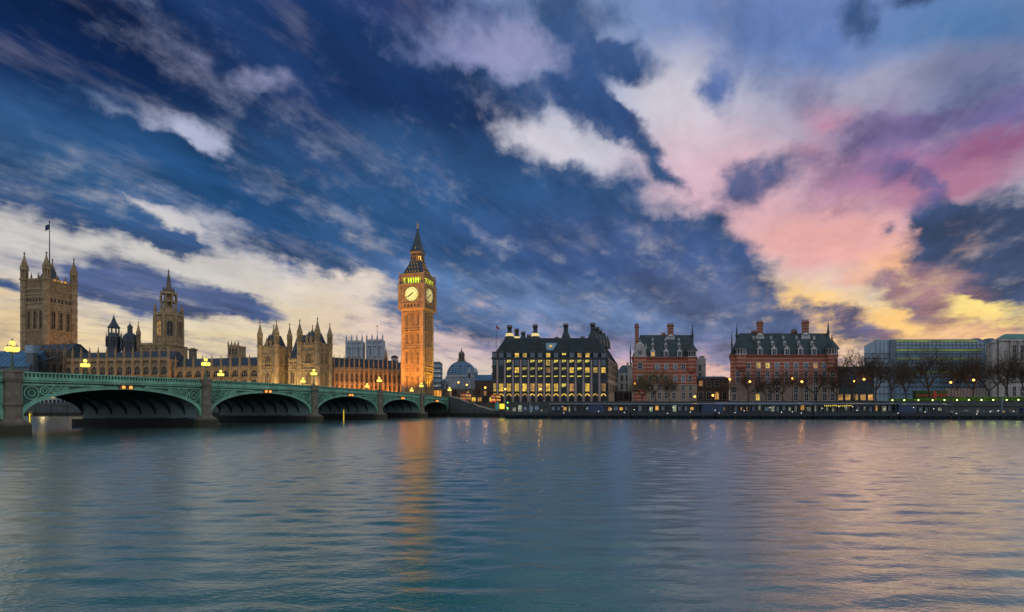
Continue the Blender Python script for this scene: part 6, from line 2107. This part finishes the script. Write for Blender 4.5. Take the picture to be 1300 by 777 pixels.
# landing stages ----------------------------------------------------
def stage(label, pA, pB, canopy=True, cabin=None, glaze=True, name='landing_stage', hull_h=2.1, top=5.6, seed=1, roofbow=False, dim=False):
    A, B, Ld, rz = along(pA, pB)
    t_ = thing(name, label, 'landing stage' if name == 'landing_stage' else 'boat', (A.x, A.y, 0), rz)
    r = random.Random(seed)
    W_ = 7.0
    m = MB()
    m.loft([(.8, .6, -.6), (Ld - .8, .6, -.6), (Ld - .8, W_, -.6), (.8, W_, -.6)], [(0, 0, 1.25), (Ld, 0, 1.25), (Ld, W_, 1.25), (0, W_, 1.25)])
    m.box(-.08, Ld + .08, -.14, W_ + .1, 1.26, 1.5)
    k = 2.0
    while k < Ld:
        m.lathe(k, -.25, [(.12, .25), (.26, .45), (.26, 1.0), (.12, 1.2)], 8); k += 5
    m.build('hull', MT['hull'], t_)
    m = MB()
    m.box(.1, Ld - .1, .1, W_ - .1, 1.51, hull_h + .45)
    k = .6
    while k < Ld - .4:
        m.box(k, k + .06, .02, .098, 1.51, hull_h + .45); k += 1.3
    m.build('bulwark', MT['bronze'] if seed % 2 else MT['hull'], t_)
    z0 = hull_h + .46
    m = MB()
    k = .4
    while k < Ld - .2:
        m.rod((k, .35, z0 - .2), (k, .35, top - .1), .055, .055, 4); m.rod((k, W_ - .6, z0 - .2), (k, W_ - .6, top - .1), .055, .055, 4); k += 2.4
    m.rod((.2, .3, z0 + .75), (Ld - .2, .3, z0 + .75), .045, .045, 4)
    m.rod((.2, .3, z0 + .4), (Ld - .2, .3, z0 + .4), .03, .03, 4)
    m.build('posts_and_rail', MT['steel'], t_)
    if canopy:
        m = MB()
        if roofbow:
            n = 8
            for i in range(n):
                a0, a1 = math.pi * i / n, math.pi * (i + 1) / n
                f = lambda a: (W_ / 2 - (W_ / 2 + .3) * math.cos(a), top + .75 * math.sin(a))
                (y0_, z0_), (y1_, z1_) = f(a0), f(a1)
                m.loft([(-.3, y0_, z0_ - .08), (Ld + .3, y0_, z0_ - .08), (Ld + .3, y1_, z1_ - .08), (-.3, y1_, z1_ - .08)], [(-.3, y0_, z0_), (Ld + .3, y0_, z0_), (Ld + .3, y1_, z1_), (-.3, y1_, z1_)])
        else:
            m.loft([(-.3, -.3, top), (Ld + .3, -.3, top), (Ld + .3, W_ + .3, top + .3), (-.3, W_ + .3, top + .3)], [(-.3, -.3, top + .22), (Ld + .3, -.3, top + .22), (Ld + .3, W_ + .3, top + .52), (-.3, W_ + .3, top + .52)])
        m.build('canopy', MT['canopy'], t_)
    if glaze:
        m = MB()
        m.box(.5, Ld - .5, 2.4, 2.46, z0, top - .15)
        m.build('glazing', MT['glass'], t_)
        m = MB()
        k = .5
        while k < Ld - .6:
            m.box(k - .05, k + .05, .68, .79, z0, top - .15); k += 1.25
        m.box(.5, Ld - .5, .68, .79, top - .9, top - .8)
        m.build('glazing_bars', MT['steel'], t_)
    for (ca, cb) in (cabin or []):
        m = MB()
        m.box(ca, cb, .2, W_ - 1, z0 - .3, top - .05); m.box(ca - .15, cb + .15, .05, W_ - .8, top - .3, top + .02)
        m.build('cabin', MT['navy'], t_)
    nl = max(2, int(Ld / 5))
    g0 = None
    for i in range(nl):
        x = (i + r.uniform(0, 1)) * Ld / nl
        g = MB(); g.ball((0, 0, 0), .12, 6, 4)
        if g0 is None:
            g0 = g.build('deck_light', EM['white'], t_, loc=(x, .02, hull_h + .6 + r.uniform(-.7, 2.2)))
        else:
            again(g0, t_, (x, .02, hull_h + .6 + r.uniform(-.7, 2.2)))
    m = MB()
    for i in range(int(Ld / 2.2)):
        if r.random() < .75:
            x = .8 + i * 2.2
            m.k = r.choice((0, 0, 1, 2, 2, 2)); m.box(x, x + r.uniform(.3, 1.5), 1.6, 1.7, z0 + r.uniform(.2, .9), top - r.uniform(.3, 1.2))
    if m.v:
        m.build('lit_interior', [EM['inside'], EM['win_warm'], MT['glass_blue']], t_)
    return t_, Ld, rz
def pd(px): return 217 - (px - 640) / 660 * 19
def S(a, b): return ((a, pd(a)), (b, pd(b)))
stage('short open landing stage beside the yellow sign, nearest the bridge', *S(641, 697), canopy=False, glaze=False, seed=1)
stage('canopied landing stage with navy cabin in front of the chimneyed office', *S(698, 800), cabin=[(15, 21)], seed=2)
stage('glazed landing stage in front of the narrower banded brick block', *S(801, 908), cabin=[(27, 32.6)], seed=3)
stage('long river boat with bowed roof moored before the wider banded brick block', *S(909, 1032), name='river_boat', roofbow=True, seed=4, cabin=[(.4, 3)])
stage('glazed landing stage with yellow lit saloon before the bare trees', *S(1033, 1142), seed=5, cabin=[(30, 32.8)])
stage('canopied landing stage with navy cabin in front of the green hoarding', *S(1143, 1207), seed=6, cabin=[(.3, 5)], top=5.4)
stage('low open landing stage at the right end below the lit hedge', *S(1208, 1306), canopy=False, glaze=False, seed=7, cabin=[(27.2, 29.5)], hull_h=1.9, top=4.2)
# yellow string of letters-like lamps inside the saloon
d_ = pd(1060)
t_ = thing('festoon_lights', 'string of yellow lamps hung inside the glazed stage by the bare trees', 'string lights', (X(1046, d_), d_ - .3, 5.1), R(-10))
m = MB(); m.rod((0, 0, .2), (9.4, 0, .15), .03, .03, 4); m.build('cable', MT['dark'], t_)
b0 = None
for i in range(14):
    x = i * .7 + rp.uniform(-.15, .15)
    if b0 is None:
        m = MB(); m.ball((0, 0, 0), .19, 6, 4); b0 = m.build('bulb', EM['sign'], t_, loc=(x, 0, 0))
    else:
        again(b0, t_, (x, 0, rp.uniform(-.15, .12)))

# sign, panel, posts by the steps
d_ = 238
t_ = thing('lit_sign', 'glowing yellow sign box on a dark post at the head of the landing stage', 'sign', (X(637.3, d_), d_, 0), 0)
m = MB(); m.box(-.9, .9, -.1, .9, -1, Z(519.6, d_)); m.box(-1.1, 1.1, -.25, 1.05, Z(519.9, d_), Z(519.2, d_)); m.build('post', MT['dark'], t_)
m = MB(); m.lathe(0, .4, [(.9, Z(519.2, d_)), (1.15, Z(518, d_)), (1.15, Z(513.6, d_)), (.9, Z(512.6, d_))], 12); m.build('light_box', EM['sign'], t_)
t_ = thing('turquoise_panel', 'upright turquoise panel beside the yellow sign', 'panel', (X(631.2, 241), 241, 0), 0)
m = MB(); m.box(-.75, .75, 0, .25, Z(520.5, 241), Z(511.5, 241)); m.lathe(0, .12, [(.75, Z(511.5, 241)), (.6, Z(510.9, 241)), (.1, Z(510.4, 241))], 10); m.build('board', MT['turq'], t_)
m = MB(); m.box(-.9, -.76, -.05, .3, 2, Z(511, 241)); m.box(.76, .9, -.05, .3, 2, Z(511, 241)); m.build('frame', MT['steel'], t_)
for px, py, lab in ((644.5, 511, 'upper green signal lamp on a mast by the yellow sign'), (644.5, 518.5, 'lower green signal lamp on a short mast by the yellow sign')):
    d_ = 230 if py < 515 else 215.5
    t_ = thing('signal_lamp', lab, 'signal lamp', (X(px, d_), d_, 1.2), 0, 'green signal lamps')
    zz_ = Z(py, d_) - 1.2
    m = MB(); m.rod((0, 0, 0), (0, 0, zz_ - .2), .07, .05, 6); m.build('mast', MT['dark'], t_)
    m = MB(); m.ball((0, 0, zz_), .34, 8, 6); m.build('lens', EM['green'], t_)
for px, y0, d_, lab in ((673.5, 503.5, 232, 'pale blue mast before the dark chimneyed office'), (1272, 504, 205, 'pale mast standing on the low stage at the right end')):
    t_ = thing('mooring_mast', lab, 'mast', (X(px, d_), d_, -1), 0)
    m = MB(); m.rod((0, 0, 0), (0, 0, Z(y0, d_) + 1), .30, .24, 8); m.lathe(0, 0, [(.36, Z(y0, d_) + 1), (.3, Z(y0, d_) + 1.2), (.05, Z(y0, d_) + 1.5)], 8); m.build('pole', MT['canopy'], t_)
    m = MB(); m.box(-.5, .5, -.3, .3, Z(y0, d_) - .6, Z(y0, d_) - .3); m.build('collar', MT['steel'], t_)
# yellow markers in the water
for px, y0, y1, lab in ((436.5, 520.5, 536, 'slim yellow lit marker post standing in the river before the third arch'), (38.5, 524, 541, 'yellow marker post in the river under the first arch by the nearest pier')):
    d_ = HC / (y1 - HY) * F
    t_ = thing('marker_post', lab, 'marker post', (X(px, d_), d_, -1), 0, 'yellow river markers')
    h = Z(y0, d_) + 1
    m = MB(); m.rod((0, 0, 0), (0, 0, h - .1), .16, .14, 8); m.build('pile', MT['yellow'], t_)
    m = MB(); m.box(-.07, .07, -.24, -.165, 1.3, h - .2); m.build('light_strip', EM['sign'], t_)
    m = MB(); m.lathe(0, 0, [(.2, h - .1), (.2, h + .1), (.05, h + .25)], 8)
    if px < 100:
        m.box(-.5, .5, -.05, .05, h - .6, h - .3)
    m.build('cap', MT['yellow'], t_)

# vehicles ----------------------------------------------------------
def bus(loc, rz, label):
    t_ = thing('double_decker_bus', label, 'bus', loc, rz)
    m = MB()
    m.prism([(-1.2, -5.3), (-1.0, -5.5), (1.0, -5.5), (1.2, -5.3), (1.2, 5.3), (1.0, 5.5), (-1.0, 5.5), (-1.2, 5.3)], .35, 4.1)
    m.loft([(-1.2, -5.3, 4.1), (1.2, -5.3, 4.1), (1.2, 5.3, 4.1), (-1.2, 5.3, 4.1)], [(-1.0, -5.1, 4.35), (1.0, -5.1, 4.35), (1.0, 5.1, 4.35), (-1.0, 5.1, 4.35)])
    m.build('body', MT['red'], t_)
    for z0, z1 in ((1.35, 2.15), (2.85, 3.7)):
        for s in (-1, 1):
            m = MB(); m.box(*sorted((s * 1.203, s * 1.22)), -4.9, 4.9, z0, z1); m.build('side_window', EM['win_warm'], t_)
            m = MB(); m.box(-1.0, 1.0, *sorted((s * 5.503, s * 5.53)), z0, z1); m.build('end_window', EM['win_warm'], t_)
    for x in (-.85, .85):
        m = MB(); m.box(x - .18, x + .18, -5.56, -5.505, .75, 1.1); m.build('tail_light', EM['red'], t_)
        m = MB(); m.box(x - .18, x + .18, 5.505, 5.56, .75, 1.0); m.build('headlight', EM['white'], t_)
    for x in (-1.1, 1.1):
        for y in (-3.4, 3.2):
            m = MB(); m.rod((x - .14, y, .48), (x + .14, y, .48), .48, .48, 14); wh = m.build('wheel', MT['tyre'], t_)
            m = MB(); m.rod((x - .16, y, .48), (x + .16, y, .48), .25, .25, 10); m.build('rim', MT['steel'], wh)
bus((X(591.5, 282), 282, zp(0) - 1.9), R(-12), 'red double decker bus with lit windows at the head of the river steps')
bus((X(629.5, 256), 256, GZ + .1), R(-10), 'red double decker bus at the left corner of the chimneyed office')
def car(loc, rz, label, mat):
    t_ = thing('car', label, 'car', loc, rz, 'cars on the bridge')
    m = MB()
    sec = [(-2.1, .35, .75, .78), (-1.9, .3, .9, .84), (-.9, .28, .95, .86), (.9, .28, .95, .86), (1.9, .3, .82, .84), (2.1, .38, .7, .76)]
    for (y0, a0, b0_, w0), (y1, a1, b1, w1) in zip(sec, sec[1:]):
        m.loft([(-w0, y0, a0), (w0, y0, a0), (w0, y0, b0_), (-w0, y0, b0_)], [(-w1, y1, a1), (w1, y1, a1), (w1, y1, b1), (-w1, y1, b1)])
    m.build('body', mat, t_)
    m = MB(); m.loft([(-.8, -1.7, .94), (.8, -1.7, .94), (.8, 1.1, .94), (-.8, 1.1, .94)], [(-.62, -1.2, 1.45), (.62, -1.2, 1.45), (.62, .4, 1.45), (-.62, .4, 1.45)]); m.build('cabin', MT['glass'], t_)
    for x in (-.6, .6):
        m = MB(); m.box(x - .15, x + .15, -2.13, -2.08, .6, .75); m.build('tail_light', EM['red'], t_)
        m = MB(); m.box(x - .15, x + .15, 2.08, 2.13, .55, .7); m.build('headlight', EM['white'], t_)
    for x in (-.78, .78):
        for y in (-1.3, 1.3):
            m = MB(); m.rod((x - .1, y, .32), (x + .1, y, .32), .32, .32, 12); m.build('wheel', MT['tyre'], t_)
for k, (t0, lab, mt) in enumerate(((121, 'dark car crossing the bridge over the second arch from left', 'dark'), (58, 'red car crossing near the fourth lamp before the orange range', 'red'))):
    car(Vector((BX, BY, 0)) + Vector(bp_(t0, 0, 7, zp(t0) - 1.17)), math.atan2(AX.y, AX.x) - R(90), lab, MT[mt])

# street lamps of the embankment ------------------------------------
def street_lamp(px, py, d, label, first=[None]):
    z0 = GZ
    h = Z(py, d) - z0
    if first[0] is None:
        t_ = thing('street_lamp', label, 'street lamp', (X(px, d), d, z0), 0, 'orange street lamps of the embankment')
        m = MB(); m.lathe(0, 0, [(.22, 0), (.22, .8), (.12, 1.0), (.08, 9.4), (.14, 9.5), (.14, 9.6)], 8); m.build('column', MT['dark'], t_)
        m = MB(); m.ball((0, 0, 10), .42, 10, 8); m.build('globe', EM['orange'], t_)
        m = MB(); m.lathe(0, 0, [(.2, 10.38), (.12, 10.6), (.02, 10.9)], 8); m.build('finial', MT['dark'], t_)
        lightbulb('lamp_light', 'POINT', (0, 0, 10), 520, (1, .45, .10), t_, .5)
        first[0] = t_; first.append(h)
        t_.scale = (1, 1, h / 10)
        t_.scale = (1, 1, 1)
        t_.location.z = z0 + h - 10
        return t_
    return dup(first[0], (X(px, d), d, z0 + h - 10), 0, label)
for px, py, d, lab in ((806, 487, 252, 'street lamp before the left corner of the narrower banded block'), (882, 503.5, 236, 'low street lamp at the right corner of the narrower banded block'),
    (926.5, 481.5, 240, 'bright street lamp at the left corner of the wider banded block'), (952, 484.5, 238, 'street lamp before the lit ground window of the wider banded block'),
    (1006, 480.5, 240, 'taller of the paired street lamps before the middle of the wider banded block'), (1018, 484.5, 234, 'lower of the paired street lamps before the wider banded block'),
    (1085, 484, 238, 'left of two street lamps between the wider banded block and the bare trees'), (1097, 481.5, 234, 'right of two street lamps between the wider banded block and the bare trees'),
    (1207, 485.5, 228, 'street lamp right of the red banded hoarding'), (1236, 482.5, 226, 'street lamp against a tree trunk left of the columned block'),
    (616, 492, 262, 'street lamp left of the chimneyed office above the steps'), (686, 494, 248, 'street lamp before the lit arcade of the chimneyed office'),
    (582, 485.5, 300, 'upper street lamp under the blue dome'), (592.5, 488.5, 290, 'lower street lamp under the blue dome, by the bus'),
    (641.5, 494, 250, 'street lamp at the left end of the lit arcade'), (905, 502, 244, 'low street lamp before the brown link building')):
    street_lamp(px, py, d, lab)

# hoarding, hedge, bulbs at the right -------------------------------
d_ = 232
t_ = thing('site_hoarding', 'green two storey site hoarding with red bands below the bare trees', 'hoarding', (X(1163, d_), d_, GZ), R(-6))
u = d_ / F
m = MB(); m.box(0, 37 * u, 0, 2.2, -.2, Z(496, d_) - GZ); m.box(37 * u, 46 * u, .3, 2, -.2, Z(504, d_) - GZ); m.build('panels', MT['hoarding'], t_)
m = MB()
m.box(-.1, 37 * u + .1, -.12, -.004, Z(503, d_) - GZ, Z(501.4, d_) - GZ); m.box(-.1, 46 * u, -.12, -.004, Z(511.5, d_) - GZ, Z(510.4, d_) - GZ)
for p in (1185, 1192):
    w_ = .55 if p == 1185 else .12
    m.box((p - 1163) * u - w_, (p - 1163) * u + w_, -.2, -.125, -.1, Z(497, d_) - GZ)
m.build('red_bands', MT['red'], t_)
t_ = thing('site_hoarding', 'long low green hoarding with red posts towards the right edge', 'hoarding', (X(1212, 231), 231, GZ), R(-9))
m = MB(); m.box(0, 30, 0, 1.6, -.2, Z(504, 231) - GZ); m.build('panels', MT['hoarding'], t_)
m = MB()
for k in (3.6, 14.6, 15.6):
    m.box(k - .5, k + .5, -.2, -.004, -.1, Z(505, 231) - GZ)
m.box(0, 30, -.1, -.003, .4, .75); m.build('red_bands', MT['red'], t_)
t_ = thing('grey_screen', 'pale ribbed screen above the low hoarding behind the tree trunks', 'screen', (X(1200, 236), 236, GZ), R(-8))
m = MB(); m.box(0, 16, 0, .3, 0, Z(493, 236) - GZ); m.build('panel', MT['stonepier'], t_)
m = MB()
for k in range(14):
    m.box(k * 1.2, k * 1.2 + .12, -.1, -.003, 0, Z(493, 236) - GZ)
m.build('ribs', MT['steel'], t_)
A, B, Ld, rz = along((1128, 222), (1306, 211))
t_ = thing('hedge', 'low clipped hedge lit green by a row of lamps at right', 'hedge', (A.x, A.y, GZ + .8), rz)
rh = random.Random(9)
m = MB()
for i in range(5200):
    x = rh.uniform(0, Ld); y = rh.uniform(-.5, .6); z = rh.uniform(.0, 1.1 if x < 24 else 1.5 + .3 * math.sin(x * 1.3))
    a = rh.uniform(0, 6.28); s = rh.uniform(.10, .24)
    c, e = math.cos(a) * s, math.sin(a) * s
    m.add([(x - c, y - e, z), (x + e * .5, y, z + s * .8), (x + c, y + e, z + .1), (x, y - s * .5, z - s * .5)], [(0, 1, 2, 3)])
m.build('foliage', MT['hedge'], t_)
m = MB()
k = .3
while k < Ld:
    m.rod((k, 0, -.8), (k + .05, .05, .9), .03, .02, 4); k += .6
m.build('stems', MT['bark'], t_)
f0 = None
for k, px in enumerate((1133, 1148, 1166, 1184, 1199, 1215, 1230, 1246, 1261, 1278, 1293)):
    d_ = 219.2 - (px - 1128) / 178 * 11
    lab = '%s from the left in the row of small greenish lamps before the hedge' % ORD[k]
    if f0 is None:
        f0 = thing('bollard_lamp', lab, 'lamp', (X(px, d_), d_, GZ + .3), 0, 'row of greenish lamps at right')
        m = MB(); m.lathe(0, 0, [(.14, 0), (.1, .4), (.08, .7), (.12, .75)], 8); m.build('post', MT['dark'], f0)
        m = MB(); m.ball((0, 0, 1.0), .24, 8, 6); m.build('globe', EM['bulb'], f0)
        lightbulb('lamp_light', 'POINT', (0, .0, 1.2), 110, (.75, 1, .12), f0, .3)
    else:
        dup(f0, (X(px, d_), d_, GZ + .3), 0, lab)

# riverside marquee under the first arch ---------------------------
d_ = 296
t_ = thing('terrace_marquee', 'long pale blue marquee with yellow lamps seen under the first arch', 'marquee', (X(15, d_), d_, GZ), R(-3))
u = d_ / F
m = MB(); m.box(0, 95 * u, 0, 5, -.5, 3.1)
for k in range(18):
    m.box(k * 5.4 * u, k * 5.4 * u + .25, -.12, -.003, -.4, 3.1)
m.build('canvas_wall', MT['tent'], t_)
m = MB(); m.loft([(-.4, -.5, 3.1), (95 * u, -.5, 3.1), (95 * u, 5.4, 3.1), (-.4, 5.4, 3.1)], [(.4, 2.2, 4.9), (94 * u, 2.2, 4.9), (94 * u, 2.7, 4.9), (.4, 2.7, 4.9)]); m.build('canvas_roof', MT['white'], t_)
for k in range(17):
    m = MB(); m.box(-.75, .75, -.1, .02, .2, 2.4)
    if k == 0:
        w0 = m.build('window', MT['glass'], t_, loc=(1.2, 0, 0))
    else:
        again(w0, t_, (1.2 + k * 5.4 * u, 0, 0))
k0 = None
for k in range(13):
    x = 3 + k * 3.0
    if k0 is None:
        m = MB(); m.ball((0, 0, 0), .42, 8, 6); k0 = m.build('lamp', EM['globe'], t_, loc=(x, -.6, 3.5))
    else:
        again(k0, t_, (x, -.6, 3.5 + .5 * (k % 2)))
lightbulb('marquee_light', 'POINT', (20, -3, 5), 500, (1, .7, .3), t_, .6)
A, B, Ld, rz = along((5, 287.2), (330, 273))
t_ = thing('terrace_wall', 'weedy dark river wall of the palace terrace seen through the arches', 'river wall', (A.x, A.y, 0), rz)
m = MB(); m.box(0, Ld, -.8, .4, -2, GZ - .4); m.box(0, Ld, -1.0, .5, GZ - .4, GZ + .6); m.build('wall_face', MT['wallstone'], t_)
m = MB()
k = 0
while k < Ld:
    m.box(k, k + 1.0, -1.15, -.801, -2, GZ + .8); k += 9
m.build('buttresses', MT['wallstone'], t_)

# bare trees --------------------------------------------------------
def tree_meshes(seed, h, spread, leaves, mat, dense=1.0):
    r = random.Random(seed)
    tr, cr = MB(), MB()
    def br(p, d, ln, rad, lv):
        segs = 3 if lv < 3 else 2
        for s in range(segs):
            q = p + d * (ln / segs)
            mb = tr if lv < 3 else cr
            mb.rod(p, q, rad * (1 - .28 * s / segs), rad * (1 - .28 * (s + 1) / segs), 6 if lv < 2 else (4 if lv < 4 else 3))
            p = q
            d = (d + Vector((r.uniform(-.22, .22), r.uniform(-.22, .22), r.uniform(-.08, .20)))).normalized()
            if 2 <= lv < 4:
                for _ in range(1 if r.random() < .8 else 2):
                    sub(p, d, ln * r.uniform(.45, .75), rad * .5, lv + 1)
        if lv < 5:
            for _ in range({0: 5, 1: 4, 2: 3, 3: 2, 4: 2}[lv]):
                sub(p, d, ln * (r.uniform(.75, 1.15) if lv == 0 else r.uniform(.6, .9)), rad * (.62 if lv < 2 else .52), lv + 1)
        if lv == 5 and leaves:
            for _ in range(leaves):
                c = p + Vector((r.uniform(-.5, .5), r.uniform(-.5, .5), r.uniform(-.4, .4)))
                a = Vector((r.uniform(-1, 1), r.uniform(-1, 1), r.uniform(-1, 1))) * .16
                b_ = Vector((r.uniform(-1, 1), r.uniform(-1, 1), r.uniform(-1, 1))) * .16
                cr.add([c - a, c + b_, c + a, c - b_], [(0, 1, 2, 3)])
    def sub(p, d, ln, rad, lv):
        o = d.orthogonal().normalized()
        o.rotate(Matrix.Rotation(r.uniform(0, 6.28), 3, d))
        nd = (d * r.uniform(.55, 1.0) + o * spread * r.uniform(.5, 1.0) + Vector((0, 0, .10))).normalized()
        br(p, nd, ln, max(rad, .029), lv)
    br(Vector((0, 0, 0)), Vector((r.uniform(-.05, .05), 0, 1)).normalized(), h * .22, h * .017, 0)
    return tr, cr
TV = []
def tree_root(seed, h, spread, leaves, mat):
    tr, cr = tree_meshes(seed, h, spread, leaves, mat)
    return (tr, cr, mat, h)
TV = [tree_root(11, 20, 1.05, 0, 'twig'), tree_root(12, 20, 1.15, 0, 'twig'), tree_root(15, 20, .95, 0, 'twig'), tree_root(18, 20, 1.1, 1, 'twig_green')]
made = {}
def tree(v, px, ytop, d, label, wide=1.0, rz=0.0, z=GZ):
    tr, cr, mat, h = TV[v]
    hh = max(p[2] for p in cr.v)
    s = (Z(ytop, d) - z) / hh
    if v not in made:
        t_ = thing('bare_tree', label, 'tree', (X(px, d), d, z), rz, 'bare trees along the embankment')
        tr.build('trunk', MT['bark'], t_); cr.build('crown', MT[mat], t_)
        t_.scale = (s * wide, s * wide, s)
        made[v] = t_
    else:
        dup(made[v], (X(px, d), d, z), rz, label, (s * wide, s * wide, s))
for i, (v, px, yt, d, w_, lab) in enumerate((
    (0, 1083, 434, 236, .85, 'bare tree right beside the wider banded block, thin against the sunset'), (1, 1112, 440, 232, .8, 'dark bare tree left of the glass office stair tower'),
    (2, 1131, 436, 228, .85, 'bare tree before the left part of the glass office, with light showing through'), (1, 1150, 450, 236, .7, 'small dense bare tree before the middle of the glass office'),
    (0, 1181, 434, 229, .95, 'wide forked bare tree standing above the red banded hoarding'), (1, 1213, 446, 236, .75, 'bare tree right of the red banded hoarding'),
    (1, 1235, 436, 226, .85, 'thick trunked dark tree behind the lamp, before the peaked grey roofs'), (2, 1256, 440, 233, .9, 'dense dark tree left of the columned block'),
    (0, 1280, 436, 222, .8, 'dark tree before the columned block at the right edge'), (1, 1301, 444, 224, .8, 'tree cut by the right edge of the photo'),
    (3, 832, 462, 240, 1.0, 'budding greenish tree before the narrower banded block'), (3, 815, 476, 246, .9, 'small budding tree at the left corner of the narrower banded block'),
    (0, 905, 473, 300, .9, 'round bare tree standing behind the link building against the sunset'), (1, 924, 476, 246, .8, 'dark tree between the link building and the wider banded block'),
    (2, 950, 458, 242, 1.0, 'bare tree before the left third of the wider banded block'), (0, 994, 464, 240, 1.0, 'small forked bare tree before the middle of the wider banded block'),
    (2, 1036, 456, 240, 1.05, 'bare tree before the right third of the wider banded block'), (1, 1062, 466, 244, .9, 'low bare tree at the right corner of the wider banded block'),
    (2, 973, 470, 246, .9, 'bare tree between lit ground window and small forked tree before the wider banded block'), (0, 850, 476, 247, .8, 'thin bare tree before the middle of the narrower banded block'),
    (1, 606, 486, 275, .6, 'bare street tree right of the bus'), (0, 621, 489, 272, .5, 'bare street tree by the left end of the chimneyed office'), (1, 577, 488, 310, .5, 'bare street tree below the blue dome'),
    (1, 690, 499, 252, .35, 'small tree before the lit arcade'))):
    tree(v, px, yt, d, lab, w_, i * 1.7)
